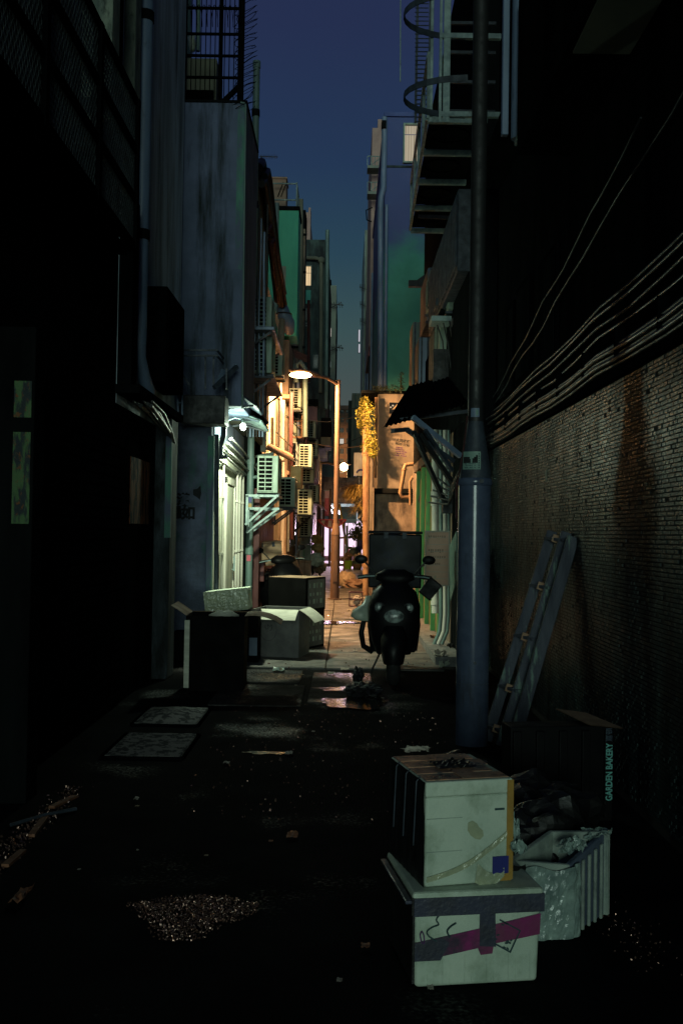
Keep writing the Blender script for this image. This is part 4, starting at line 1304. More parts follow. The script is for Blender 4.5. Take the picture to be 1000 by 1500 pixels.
# ================================================================== STREET LAMPS
def street_lamp(label, base, h1, h2, r1, r2, arm, headY, power, lens=1.0, cone=168, tilt=17):
    t = thing('street_lamp', label, 'street lamp', base, 0, 'street lamps in the alley')
    part('column', MB().tube([(0, 0, 0), (0, 0, h1)], r1, 16), m['polecol'], t)
    part('collar', MB().tube([(0, 0, h1), (0, 0, h1 + .04), (0, 0, h1 + .26)], [r1 * 1.03, r1 * 1.0, r2 * 1.1], 16), m['polecol'], t)
    part('pole', MB().tube([(0, 0, h1 + .2), (0, 0, h2)], r2, 14), m['polecol'], t)
    part('base_plate', MB().tube([(0, 0, 0), (0, 0, .03)], r1 * 1.5, 16), m['polecol'], t)
    part('access_door', MB().box(-r1 * .45, r1 * .45, -r1 - .006, -r1 * .8, .4, .85), m['polecol'], t)
    A_ = V(arm)
    s_ = V((0, 0, h2 - .10))
    e_ = s_ + A_
    part('arm', MB().tube([s_, s_.lerp(e_, .5) + V((0, 0, .06)), e_], [r2 * .7, r2 * .6, r2 * .55], 10), m['polecol'], t)
    d = V((A_.x, A_.y, 0)).normalized()
    hd = e_ + d * .30
    side = V((-d.y, d.x, 0))
    rings, n = [], 12
    prof = [(-.16, .045, .045), (-.05, .07, .06), (.12, .10, .075), (.35, .13, .075), (.55, .12, .055), (.70, .06, .03), (.74, .02, .015)]
    vs_, fs = [], []
    for (u, w, hh) in prof:
        for j in range(n):
            a = 2 * math.pi * j / n
            vs_.append(e_ + d * u + side * (math.cos(a) * w) + V((0, 0, math.sin(a) * hh + .03)))
    for i in range(len(prof) - 1):
        for j in range(n):
            fs.append((i * n + j, i * n + (j + 1) % n, (i + 1) * n + (j + 1) % n, (i + 1) * n + j))
    hb_ = MB().add(vs_, fs, True)
    hb_.add(vs_[:n], [tuple(range(n))[::-1]]).add(vs_[-n:], [tuple(range(n))])
    head = part('lamp_head', hb_, m['polecol'], t)
    c = e_ + d * .40 + V((0, 0, -.035))
    part('lens', MB().ball(c, (.20 * lens * abs(d.x) + .10, .20 * lens * abs(d.y) + .10, .055), 16, 10), m['sodium'], head)
    if lens < .5: part('bulb', MB().ball(c + V((0, -.05, -.05)), .17, 14, 10), m['sodium'], head)
    lamp('lamp_light', 'SPOT', c + V((0, 0, -.09)), power, SODIUM, t, .12, c + V((0, math.sin(rad(tilt)), -math.cos(rad(tilt)))), rad(cone), .22)
    return t


b1 = at(490, 878, 22.0)
ptop = at(497, 558, 22.0)
l1 = street_lamp('nearest sodium street lamp leaning its head over the cream wall', (b1.x, 22.0, 0.02), 1.42, ptop.z, .10, .058, (-.52, -.55, .10), 0, 3600)
b2 = at(466, 832, 42.0)
t2 = at(466, 676, 42.0)
l2 = street_lamp('second sodium street lamp glaring beside the nearer lamp post', (b2.x, 42.0, 0.02), 1.5, t2.z, .11, .08, (.62, -.1, -.06), 0, 8000, lens=.3, cone=172, tilt=-12)
added_far_lamp = street_lamp('far sodium street lamp added behind the glare of the second lamp to light the apartment block', (.62, 69.0, 0.0), 1.6, 6.3, .11, .08, (-.75, .1, .05), 0, 5000, lens=.6, cone=175, tilt=25)  # added lamp, tucked behind the second one to light the far apartment wall

# ================================================================== RIGHT SIDE
r1 = thing('tiled_building', 'near building with a grimy tiled base wall under black cable runs', 'building', (1.62, 6, 0))
XT = 1.62
part('base_wall', MB().box(XT, 5, -3, 11.2, 0, 2.44), m['grout'], r1, world=True)
part('upper_wall', MB().box(XT + .06, 5, -3, 11.2, 2.44, 12), m['nearblack'], r1, world=True)
part('string_course', MB().box(XT - .03, XT + .06, -3, 11.2, 2.445, 2.53), m['nearblack'], r1, .01, world=True)
# strip tiles of the base wall, each with its own edges, slightly uneven
tb = MB()
rr_ = random.Random(4)
row_h, tw_, gap = .0236, .060, .0045
vs_, fs = [], []
zrow = .05
ri = 0
while zrow < 2.42:
    y = 3.2 + (tw_ * .5 if ri % 2 else 0)
    while y < 11.18:
        if rr_.random() > .016:
            d = .006 + rr_.uniform(-.0022, .0025)
            y0_, y1_, z0_, z1_ = y + gap / 2, min(y + tw_ - gap / 2, 11.19), zrow + gap / 2, zrow + row_h - gap / 2
            n = len(vs_)
            tl = rr_.uniform(-.0012, .0012)
            vs_ += [(XT, y0_, z0_), (XT, y1_, z0_), (XT, y1_, z1_), (XT, y0_, z1_),
                    (XT - d - tl, y0_ + .001, z0_ + .001), (XT - d + tl, y1_ - .001, z0_ + .001), (XT - d + tl, y1_ - .001, z1_ - .001), (XT - d - tl, y0_ + .001, z1_ - .001)]
            fs += [(n + 4, n + 7, n + 6, n + 5), (n, n + 4, n + 5, n + 1), (n + 1, n + 5, n + 6, n + 2), (n + 2, n + 6, n + 7, n + 3), (n + 3, n + 7, n + 4, n)]
        y += tw_
    zrow += row_h
    ri += 1
tb.add(vs_, fs)
part('wall_tiles', tb, m['tile'], r1, kind='stuff', world=True)
part('sticker', MB().box(XT - .012, XT - .0095, 7.95, 8.02, 1.93, 2.03), m['cartonwhite'], r1, world=True)
# overhanging slabs, balcony walls and recesses, mostly dark
s_ = part('balcony_slab', MB().box(1.27, XT + .06, 1.5, 7.55, 4.40, 4.52), m['nearblack'], r1, .01, world=True)
part('balcony_wall', MB().box(1.27, 1.35, 1.5, 7.55, 4.52, 5.6), m['nearblack'], s_, .008, world=True)
part('soffit_panel', MB().box(1.32, 1.66, 4.9, 5.9, 4.385, 4.399), m['palegrey'], s_, world=True)
part('balcony_slab', MB().box(1.40, XT + .06, 8.4, 11.0, 5.35, 5.47), m['nearblack'], r1, .01, world=True)
for y0_, z0_ in ((7.9, 2.9), (9.0, 2.95), (9.9, 2.9)):
    w_ = part('window', MB().box(XT + .03, XT + .07, y0_, y0_ + .75, z0_, z0_ + .95), m['blackpaint'], r1, world=True)
    for a in (0, 1):
        part('pane', MB().box(XT + .022, XT + .028, y0_ + .04 + a * .35, y0_ + .35 + a * .35, z0_ + .05, z0_ + .9), m['nearblack'], w_, world=True)
p_ = at(758, 200, 7.7)
dpr = thing('drain_pipe', 'dim blue downpipe beneath the overhanging dark balcony above the cables', 'drainpipe', (p_.x, 7.7, p_.z))
part('pipe', MB().tube([(p_.x, 7.7, p_.z - .02), (p_.x, 7.7, 7)], .055, 12), m['pvcblue'], dpr, world=True)
part('side_channel', MB().box(p_.x - .13, p_.x - .08, 7.66, 7.72, p_.z, 7), m['pvcblue'], dpr, .006, world=True)
part('foot_block', MB().box(p_.x - .02, p_.x + .2, 7.6, 7.75, p_.z - .06, p_.z), m['galv'], dpr, .01, world=True)

# cables along the wall above the tiles, clipped at intervals
def wall_cable(z_near, z_far, x, r_, mat, lab, grp, wob=.02, y0_=1.5, y1_=11.1):
    pts = []
    n = 15
    sd = RND.uniform(0, 50)
    for i in range(n):
        t = i / (n - 1)
        y = y0_ + (y1_ - y0_) * t
        sag = -.03 * abs(math.sin(math.pi * t * 4))
        pts.append((x + .01 * noise.noise(V((sd, y, 0))), y, z_near + (z_far - z_near) * t + sag + wob * noise.noise(V((y * .8, sd, 1)))))
    return solo('cable', MB().tube(pts, r_, 6), mat, lab, 'cable', grp)


lowlab = 'black cable in the tight run just above the tiled wall'
midlab = 'grey cable in the looser run above the tight cable run'
toplab = 'thin loose cable drooping high on the dark wall above the other cables'
for k, nm in enumerate(('lowest black', 'second lowest grey', 'middle black', 'second highest grey', 'highest black')):
    wall_cable(2.555 + k * .030, 2.50 + k * .028, XT - .035 - .012 * (k % 2), .013 + .003 * (k % 2), m['cablegrey'] if k in (1, 3) else m['cable'], nm + ' cable in the tight run just above the tiled wall', 'cables just above the tiles', .006)
for k, nm in enumerate(('lowest grey', 'second lowest black', 'second highest grey', 'highest black')):
    wall_cable(2.83 + k * .072, 2.68 + k * .055, XT - .02 - .015 * (k % 3), .012, m['cablegrey'] if k % 2 == 0 else m['cable'], nm + ' cable in the looser run above the tight cable run', 'looser cables on the near wall', .018)
for k, nm in enumerate(('lower', 'upper')):
    wall_cable(3.75 + k * .12, 2.95 + k * .10, XT + .02, .008, m['cablegrey'], nm + ' of two thin loose cables drooping high on the dark wall', 'loose cables high on the near wall', .05, 4.6 + k)
for k in range(9):
    y = 4.2 + k * .8
    solo('cable_clip', MB().box(XT - .060, XT + .0, y, y + .02, 2.535, 2.72), m['blackpaint'],
         'black cable clip holding the tight run above the tiles', 'cable clip', 'cable clips above the tiles')

# --- R2: shop side with green posts, awning, bays
r2 = thing('green_door_building', 'narrow building with green posts and ochre doors beyond the steel post', 'building', (1.35, 14, 0))
part('wall', MB().box(1.36, 5, 12.6, 19.9, 0, 2.8), m['tan'], r2, world=True)
part('middle_wall', MB().box(1.36, 5, 11.22, 19.9, 2.802, 4.48), m['nearblack'], r2, world=True)
part('near_wall', MB().box(1.362, 5, 11.22, 12.6, 0, 2.8), m['nearblack'], r2, world=True)
part('upper_wall', MB().box(1.52, 5, 11.22, 19.9, 4.48, 9.5), m['nearblack'], r2, world=True)
for k in range(5):
    y = 13.3 + k * 1.05
    part('door_post', MB().box(1.26, 1.37, y, y + .12, .1, 2.6), m['doorgreen'], r2, .01, world=True)
    if k < 4:
        d_ = part('door', MB().box(1.32, 1.36, y + .13, y + 1.04, .1, 2.45), m['doorochre'], r2, .006, world=True)
        part('handle', MB().bar((1.31, y + .9, .95), (1.31, y + .9, 1.1), .02), m['blackmetal'], d_, world=True)
part('lintel', MB().box(1.27, 1.36, 13.2, 18.5, 2.62, 2.78), m['tan'], r2, .01, world=True)
# projecting bays above the doors: long enclosed balcony, three boxes
bay = part('enclosed_balcony', MB().box(1.24, 1.53, 11.3, 15.1, 4.5, 5.45), m['darksteel'], r2, .01, world=True)
for k in range(7):
    y = 11.35 + k * .53
    part('panel', MB().box(1.222, 1.239, y, y + .49, 4.56, 5.40), m['darksteel'], bay, .006, world=True)
for (px0, px1, py0, py1, Y, d_, mm) in ((603.5, 642, 472, 604, 19.2, .7, 'pvc'), (613, 640, 494, 600, 17.2, .8, 'pvcblue'), (636, 692, 478, 585, 14.6, .9, 'darksteel'), (626, 645, 392, 470, 16.9, 1.5, 'pvcblue')):
    x0, x1, z0, z1 = rect(px0, px1, py0, py1, Y)
    b_ = part('bay', MB().box(x0, 1.6, Y, Y + d_, z0, z1), m[mm], r2, .01, world=True)
    n = 3
    for k in range(n):
        part('side_panel', MB().box(x0 - .014, x0 - .001, Y + .03 + d_ * k / n, Y - .02 + d_ * (k + 1) / n, z0 + .04, z1 - .04), m['tanplain'], b_, .004, world=True)
    part('sill', MB().box(x0 - .03, 1.6, Y - .03, Y + d_, z0 - .05, z0 - .002), m['darksteel'], b_, .006, world=True)
    fr_ = MB().box(x0 + .03, x0 + .06, Y - .012, Y - .002, z0, z1).box(x0 + (1.55 - x0) * .45, x0 + (1.55 - x0) * .45 + .025, Y - .012, Y - .002, z0, z1)
    part('mullion', fr_, m['darksteel'], b_, world=True)
for k, (px, py, w_, h_, mm) in enumerate(((650, 442, .22, .10, 'darksteel'), (662, 455, .30, .08, 'nearblack'), (643, 466, .20, .07, 'galv'), (672, 470, .16, .10, 'darksteel'))):
    p = at(px, py, 13.4 - .2 * k)
    part('ledge_box', MB().box(p.x - w_ / 2, 1.37, p.y, p.y + .4, p.z - h_ / 2, p.z + h_ / 2), m[mm], r2, .008, world=True)
for k in range(5):
    part('wall_wire', MB().tube([at(640 + 9 * k, 476 - 3 * k, 13), at(648 + 8 * k, 500 + 6 * k, 13), at(652 + 9 * k, 545, 13)], .010, 6), m['cable'], r2, world=True)
part('side_pipe', MB().tube([at(686, 470, 11.4), at(686, 590, 11.4)], .025, 8), m['pvcblue'], r2, world=True)
# black stub beam sticking out of the wall
solo('wall_beam', MB().bar(at(598, 416, 18.5), at(634, 416, 18.5), .12).bar(at(612, 414, 18.5), at(634, 398, 18.5), .09), m['blackmetal'],
     'black steel bracket beam jutting out before the teal wall', 'bracket')

for (px, py, Y, lab) in ((668, 462, 13.2, 'dark air conditioner tucked under the long enclosed balcony'), (655, 528, 14.0, 'air conditioner before the lowest dark bay above the black awning'),
                         (640, 455, 15.6, 'small air conditioner beneath the blue bay beside the black beam')):
    p = at(px, py, Y)
    r_ = dup(ac0, (p.x, p.y + .4, p.z), math.pi, lab)
for k in range(6):
    y = 26.5 + k * 2.6
    bx_ = thing('junction_box', ['rusty junction box nearest on the shabby lane wall behind the annex', 'second junction box along the shabby lane wall behind the annex', 'third junction box along the shabby lane wall behind the annex',
                'fourth junction box along the shabby lane wall behind the annex', 'fifth junction box along the shabby lane wall behind the annex', 'farthest junction box along the shabby lane wall behind the annex'][k], 'junction box', (.9, y, 1.6 + .3 * (k % 3)))
    part('body', MB().box(-.08, .1, 0, .4, 0, .5), m['rustpipe'] if k % 2 else m['galv'], bx_, .01)
    part('cover', MB().box(-.095, -.082, .03, .37, .03, .47), m['rustpipe'] if k % 2 else m['galv'], bx_, .006)
    part('pipe', MB().tube([(.02, .2, .5), (.02, .2, 1.8)], .03, 6), m['tanplain'], bx_)
# wires strung across the lane between the lamps
for k, (a, c_, Y) in enumerate((((420, 610), (535, 606), 25), ((430, 640), (540, 652), 29), ((445, 655), (528, 640), 34), ((452, 700), (525, 704), 38), ((440, 588), (530, 596), 30))):
    p, q = at(*a, Y), at(*c_, Y + 1.5)
    md = p.lerp(q, .5) + V((0, 0, -.18))
    solo('overhead_wire', MB().tube([p, p.lerp(md, .5) + V((0, 0, -.04)), md, md.lerp(q, .5) + V((0, 0, -.04)), q], .011, 5), m['rustpipe'] if k % 2 else m['cable'],
         'thin wire strung across the lane between the two street lamps', 'wire', 'wires strung across the lane')

# overhead rack of four boxes with pale front rails
rk = thing('overhead_rack', 'overhead steel rack of dark square bays with pale cross rails', 'rack', (1.2, 13, 6.1))
Z = 6.12
ysr = [11.0, 11.95, 12.95, 14.0, 15.05]
fr_ = []
for k, y in enumerate(ysr):
    x_l = .86 + .02 * k
    part('cross_rail', MB().box(x_l, 1.52, y - .03, y + .03, Z - .05, Z + .02), m['galv'], rk, .006, world=True)
    part('upright', MB().box(x_l - .02, x_l + .02, y - .02, y + .02, Z, Z + .75), m['galv'], rk, .004, world=True)
    if k < 4:
        part('bay_floor', MB().box(x_l + .03, 1.50, y + .05, ysr[k + 1] - .05, Z + .02, Z + .05), m['nearblack'], rk, world=True)
        part('fan_ring', MB().ring((1.15, (y + ysr[k + 1]) / 2, Z + .01), .22, .012, 'Z', 20, 5), m['nearblack'], rk, world=True)
part('side_rail', MB().bar((.85, 11, Z + .7), (.93, 15.05, Z + .7), .035).bar((.85, 11, Z), (.93, 15.05, Z), .035), m['galv'], rk, world=True)
part('brace', MB().bar((1.0, 14.1, Z - .1), (1.5, 12.9, Z - .5), .05), m['blackmetal'], rk, world=True)

# caged ladder above: hoops and straps
cl = thing('caged_ladder', 'caged steel ladder with curved hoops high above the steel post', 'ladder', (1.0, 9.6, 5.6))
for k, py in enumerate((8, 128)):
    Yh = 9.5
    c0 = at(650, py + 14, Yh)
    pts = []
    for i in range(15):
        a = math.pi * (.02 + 1.0 * i / 14)
        pts.append((c0.x + .22 - .62 * math.sin(a) * .98, Yh + .05 - .42 * math.cos(a), c0.z + .02))
    hb_ = MB()
    for i in range(14):
        p, q = V(pts[i]), V(pts[i + 1])
        hb_.add([p - V((0, 0, .03)), q - V((0, 0, .03)), q + V((0, 0, .03)), p + V((0, 0, .03))], [(0, 1, 2, 3)])
        nrm = (q - p).cross(V((0, 0, 1))).normalized() * .008
        hb_.add([p - V((0, 0, .03)) + nrm, q - V((0, 0, .03)) + nrm, q + V((0, 0, .03)) + nrm, p + V((0, 0, .03)) + nrm], [(3, 2, 1, 0)])
    part('hoop', hb_, m['darksteel'], cl, world=True)
    part('cross_bar', MB().bar((c0.x - .0, Yh + .45, c0.z + .02), (1.5, Yh + .45, c0.z + .02), .05), m['galv'], cl, world=True)
z0 = at(650, 158, 9.6).z
for px, w in ((654, .07), (632, .03), (645, .03)):
    x = at(px, 80, 9.95).x
    part('strap', MB().box(x - w / 2, x + w / 2, 9.93, 9.95, z0, 8), m['galv'], cl, .004, world=True)
for k in range(6):
    z_ = z0 + .12 + k * .3
    part('rung', MB().bar((at(654, 80, 9.95).x, 9.96, z_), (1.45, 9.96, z_), .03), m['darksteel'], cl, world=True)
lvd = thing('louvre_panel', 'tall dark louvred panel behind the caged ladder', 'louvre', tuple(at(618, 180, 12.4)))
for k in range(30):
    p0 = at(612 - k * .02, 178 - k * 6.4, 12.4)
    part('slat', MB().obox((p0.x + .05, 12.4, p0.z), (.17, .05, .012), (rad(30), 0, 0)), m['darksteel'], lvd, world=True)
part('frame', MB().bar(at(608, 180, 12.4), at(612, -30, 12.4), .03).bar(at(627, 180, 12.4), at(631, -30, 12.4), .03), m['darksteel'], lvd, world=True)
solo('hanging_wire', MB().tube([at(586, 120, 9.3), at(586.5, -30, 9.3)], .006, 5), m['galv'], 'thin straight wire hanging free left of the ladder hoops', 'wire')

# awning on struts in front of R2
an = thing('steel_awning', 'black sheet awning on blue steel struts beside the tall steel post', 'awning', (1.0, 11.5, 2.7))
pa = [at(598, 566, 13.6), at(561, 626, 11.3), None, at(700, 536, 13.4)]
up = V((0, 0, .03))
part('roof_sheet', corrugated('s', pa[0], pa[0].lerp(pa[3], 1.0), pa[1], m['blackpaint'], '', '', n=18, amp=.010), m['blackpaint'], an, world=True)
part('end_board', MB().box(at(632, 560, 13.5).x, 1.36, 13.3, 13.5, at(632, 565, 13.5).z, at(632, 515, 13.5).z), m['blackmetal'], an, world=True)
part('gutter', MB().bar(at(586, 615, 11.45), at(690, 602, 11.2), .04), m['darksteel'], an, world=True)
Ys = 11.2
for a, b_, w, mm in (((575, 631), (597, 629), .05, 'darksteel'), ((595, 629), (664, 676), .05, 'darksteel'), ((604, 611), (674, 668), .055, 'pvcblue'),
                     ((605, 632), (652, 738), .045, 'blackmetal'), ((614, 636), (668, 716), .05, 'blackmetal'), ((622, 630), (662, 690), .04, 'darksteel')):
    part('strut', MB().bar(at(*a, Ys), at(*b_, Ys + .25), w), m[mm], an, world=True)
part('foot_bracket', MB().box(*[at(650, 740, Ys + .25).x - .02, at(662, 740, Ys + .25).x], Ys + .2, Ys + .3, at(650, 752, Ys + .25).z, at(650, 730, Ys + .25).z), m['blackmetal'], an, .006, world=True)

# --- annex I with the stencilled advertisement, H beyond
YI = 23.0
ii = thing('annex_building', 'low tan annex with a stencilled advertisement and plants along its roof', 'building', (1.0, YI, 0))
x0, x1, z0, z1 = rect(553, 612, 577, 716, YI)
part('upper_wall', MB().box(x0, 2.2, YI, 25.9, z0, z1), m['tanplain'], ii, .015, world=True)
part('lower_wall', MB().box(at(549, 760, YI).x, 2.2, YI + .04, 25.9, 0, z0 - .12), m['tan'], ii, .015, world=True)
part('ledge', MB().box(x0 - .12, 2.2, YI - .12, 25.9, z0 - .12, z0), m['nearblack'], ii, .02, world=True)
part('roof_slab', MB().box(at(529, 577, YI).x, 2.2, YI - .05, 25.9, z1, z1 + .07), m['nearblack'], ii, .012, world=True)
part('side_wall', MB().box(.63, .66, 22.5, 25.9, 0, z0), m['tan'], ii, world=True)
L4 = lambda px, py: Matrix.Translation(-ii.location) @ Matrix.Translation(at(px, py, YI - .002)) @ Matrix.Rotation(rad(9), 4, 'Y') @ Matrix.Rotation(math.pi / 2, 4, 'X')
adv = [('大同收購', 590, 646.3, .083), ('9020 1190', 589, 651.3, .078)]
for s__, px, py, sz in adv:
    print_on('stencil_lettering', s__, sz, m['inkblack'], ii, L4(px, py), bold=.0022)
fine = MB()
for r_, (py, n) in enumerate(((655.2, 5), (658.0, 6), (660.8, 8), (663.6, 7), (666.6, 8))):
    for k in range(n):
        if RND.random() < .14: continue
        c_ = at(580.2 - r_ * .35 + k * 2.15 + RND.uniform(-.2, .2), py + k * .25, YI - .0025)
        fine.obox(c_, (.022, .002, .025), (0, rad(9), 0))
part('stencil_small_print', fine, m['inkpurple'], ii, world=True)
# black advertisement board with a triangle
bd = part('triangle_board', MB().box(*rect(570, 597, 590, 606, YI)[:2], YI - .03, YI - .004, *rect(570, 597, 590, 606, YI)[2:]), m['glossblack'], ii, world=True)
part('triangle_print', MB().add([at(573.5, 600, YI - .033), at(586, 598.5, YI - .033), at(581.5, 591.8, YI - .033)], [(0, 1, 2)]), m['tanplain'], bd, world=True)
part('triangle_print', MB().add([at(577.8, 597.6, YI - .035), at(584.0, 597.2, YI - .035), at(581.5, 593.4, YI - .035)], [(0, 1, 2)]), m['tapeamber'], bd, world=True)
for px, py in ((575, 594.2), (588, 594.4), (571.8, 596.6), (591, 597.2)):
    part('diamond_print', MB().add([at(px - 1.7, py, YI - .033), at(px, py + 1.6, YI - .033), at(px + 1.7, py, YI - .033), at(px, py - 1.6, YI - .033)], [(0, 1, 2, 3)]), m['pvcblue'], bd, world=True)
# pipes on the annex corner
pc = [((535, 600), (535, 872), .07, 23.4, 'rustpipe', 'tall stout orange pipe on the annex corner under the hanging vine'),
      ((545, 645), (543, 800), .045, 22.7, 'tanplain', 'slim pale pipe between the stout orange pipe and the annex wall'),
      ((551, 582), (549, 700), .04, 22.85, 'rustpipe', 'upright orange pipe at the edge of the annex wall'),
      ((540, 665), (539, 780), .035, 22.9, 'rustpipe', 'thin orange pipe right beside the stout orange one')]
for a, b_, r_, Y, mm, lab in pc:
    t = thing('drain_pipe', lab, 'drainpipe', tuple(at(*b_, Y)))
    part('pipe', MB().tube([at(*a, Y), at(*b_, Y)], r_, 10), m[mm], t, world=True)
    for f_ in (.25, .6, .85):
        q = at(*a, Y).lerp(at(*b_, Y), f_)
        part('collar', MB().tube([q, q + V((0, 0, .09))], r_ * 1.2, 10), m[mm], t, world=True)
pb = thing('bent_pipe', 'thick rusty pipe bent like a crank at the annex corner', 'pipe', tuple(at(590, 720, 21.9)))
part('pipe', MB().tube([at(618, 679, 21.9), at(600, 680, 21.9), at(594, 681, 21.9), at(592, 686, 21.9), at(589, 705, 21.9), at(586, 722, 21.9), at(588, 728, 21.9), at(602, 729, 21.9)], .045, 10), m['rustpipe'], pb, world=True)
part('flange', MB().ring(at(592, 688, 21.9), .055, .012, 'Z', 12, 6), m['rustpipe'], pb, world=True)
pb = thing('bent_pipe', 'thinner rusty pipe elbowed below the crank pipe', 'pipe', tuple(at(600, 745, 21.9)))
part('pipe', MB().tube([at(620, 695, 21.6), at(604, 699, 21.6), at(600, 706, 21.6), at(601, 740, 21.6)], .03, 8), m['rustpipe'], pb, world=True)
for k, (px, r_, mm, lab) in enumerate(((638, .055, 'pvcwhite', 'pale grey downpipe beside the ochre doors'), (646, .03, 'pvc', 'thin green pipe next to the pale grey downpipe'),
                                       (652, .03, 'pvcwhite', 'white upright pipe nearest to the steel post'), (657, .018, 'pvc', 'thin conduit squeezed behind the steel post'))):
    Y = 12.8 - k * .2
    t = thing('drain_pipe', lab, 'drainpipe', tuple(at(px, 940, Y)))
    if k == 0:
        part('pipe', MB().tube([at(px, 630, Y), at(px, 898, Y)], r_, 12), m[mm], t, world=True)
        for py in (720, 735, 880): part('collar', MB().tube([at(px, py, Y), at(px, py + 6, Y)], r_ * 1.2, 12), m[mm], t, world=True)
    else:
        part('pipe', MB().tube([at(px, 630, Y), at(px, 900, Y), at(px - 2, 925, Y), at(px - 10, 944, Y)], r_, 8), m[mm], t, world=True)
pt_ = MB()
for k in range(5):
    pt_.tube([at(672 - k * 2, 690 + k * 8, 10.9), at(660 - k, 715 + 6 * k, 11.2), at(640 - 3 * k, 700 + 9 * k, 11.6)], .012, 5)
solo('cable_bundle', pt_, m['cable'], 'tangled black cables looping behind the steel post under the awning', 'cable')
YH = 28.2
hh_ = thing('blue_building', 'blank blue violet block with teal light painted below and one lit curtained window', 'building', (1.5, YH, 0))
x0, x1, z0, z1 = rect(561.5, 690, 172, 600, YH)
m['hgreenlit'] = two_tone_light('green_lit_render', (.078, .105, .27), (.075, .33, .26), at(600, 400, YH).z, at(600, 325, YH).z, 3.2)
part('wall', MB().box(x0, 7, YH, 40, 0, z1), m['hgreenlit'], hh_, .02, world=True)
part('string_course', MB().box(x0 - .02, 7, YH - .03, YH - .006, at(600, 246, YH).z, at(600, 243, YH).z), m['fdark'], hh_, world=True)
part('roof_coping', MB().box(x0 - .05, 7, YH - .06, 40, z1, z1 + .12), m['hblue'], hh_, .01, world=True)
lit_window(hh_, 590, 613, 182, 240, YH, m['curtain'], (.27,), True, 'acwhite', .10)
hp = [at(563, 172, YH - .1), at(562.5, 210, YH - .1), at(561.5, 275, YH - .1), at(557.5, 290, YH - .1), at(557, 305, YH - .1), at(557, 590, YH - .1)]
part('drain_pipe', MB().tube(hp, .085, 10), m['pvcblue'], hh_, world=True)
part('hopper', MB().box(*rect(558.5, 565.5, 181, 192, YH - .2)[:2], YH - .25, YH, *rect(558.5, 565.5, 181, 192, YH)[2:]), m['nearblack'], hh_, .01, world=True)
part('drain_pipe', MB().tube([at(566, 300, YH - .1), at(563.5, 590, YH - .1)], .05, 8), m['pvcblue'], hh_, world=True)
# recession beyond H along the right
YQ = 40.2
qq = thing('dark_side_building', 'dark narrow building receding behind the blue block', 'building', (1.2, YQ, 0))
x0, x1, z0, z1 = rect(538, 556, 400, 600, 41)
part('wall', MB().box(1.16, 5, 40.1, 63, 0, 15.5), m['fdark'], qq, world=True)
for k in range(6):
    y = 41 + k * 3.4
    part('drain_pipe', MB().tube([(1.09, y, 0), (1.09, y, 12 + RND.uniform(-3, 2))], .06, 8), m['pvcblue'] if k % 2 else m['cable'], qq, world=True)
YR = 45
x0, x1, z0, z1 = rect(548, 561, 172, 260, YR)
pr = thing('pink_tower', 'pinkish tower top peeping out behind the blue block with small balconies', 'building', (x0, YR, 0))
part('wall', MB().box(x0 + .15, x1 + 1, YR + .2, YR + 8, 10, z1), m['pink'], pr, world=True)
part('wall_step', MB().box(x0 - .1, x0 + .148, YR + .2, YR + 8, 10, z1 - .4), m['pink'], pr, world=True)
for py in (232, 270):
    x0b, x1b, z0b, z1b = rect(538, 560, py, py + 14, YR - 1)
    bl_ = part('balcony', MB().box(x0b, x1b, YR - 1, YR - .2, z0b, z0b + .12), m['palegrey'], pr, world=True)
    rl = MB()
    for k in range(5): rl.bar((x0b + (x1b - x0b) * k / 4, YR - .98, z0b + .12), (x0b + (x1b - x0b) * k / 4, YR - .98, z1b + .1), .03)
    rl.bar((x0b, YR - .98, z1b + .1), (x1b, YR - .98, z1b + .1), .035)
    rl.bar((x0b, YR - .98, z0b), (x1b, YR - .98, z1b + .1), .03)
    part('railing', rl, m['pvc'], bl_, world=True)
part('pipe_loop', MB().tube([at(544, 325, YR - 1), at(537, 322, YR - 1), at(536, 308, YR - 1), at(545, 304, YR - 1)], .03, 6), m['nearblack'], pr, world=True)
YT = 64
x0, x1, z0, z1 = rect(533.5, 547, 337, 600, YT)
tt = thing('pale_slab_building', 'pale greenish slab block standing between the blue block and the sky', 'building', (x0, YT, 0))
part('wall', MB().box(x0, x1 + 1.5, YT, YT + 10, 0, z1), m['palegrey'], tt, world=True)
part('corner_strip', MB().box(x0 - .06, x0, YT - .05, YT + 10, 0, z1 - .02), m['pvc'], tt, world=True)
x0b, x1b, z0b, z1b = rect(524, 527.5, 540, 556, 60)
for k, py in enumerate((420, 445, 470)):
    f = MB().bar(at(526 + k, py, 58), at(536, py + 4, 58), .04)
    for q in range(5): f.bar(at(527 + q * 1.7, py - 4, 58), at(528 + q * 1.7, py + 7, 58), .025)
    solo('roof_aerial', f, m['blackmetal'], 'small comb aerial on the pale slab block beside the sky gap', 'aerial', 'aerials on the pale slab block')
for k, (py0, py1) in enumerate(((483, 500), (504, 516))):
    x0b, x1b, z0b, z1b = rect(525, 527, py0, py1, 58)
    ls = thing('light_strip', ['upper white lit strip sign at the edge of the sky gap', 'lower white lit strip sign at the edge of the sky gap'][k], 'sign', (x0b, 58, z0b))
    part('strip', MB().box(x0b, x1b, 58, 58.1, z0b, z1b), m['whitestrip'], ls, world=True)
    part('back_plate', MB().box(x0b - .03, x1b + .03, 58.1, 58.16, z0b - .03, z1b + .03), m['nearblack'], ls, world=True)
YW = 44
x0, x1, z0, z1 = rect(518, 531, 663, 697, 30)
sg = thing('sign_board', 'plain pale grey signboard standing behind the stout orange pipe', 'signboard', (x0, 30, z0))
part('board', MB().box(x0, x1, 30, 30.06, z0, z1), m['pvcwhite'], sg, .01, world=True)
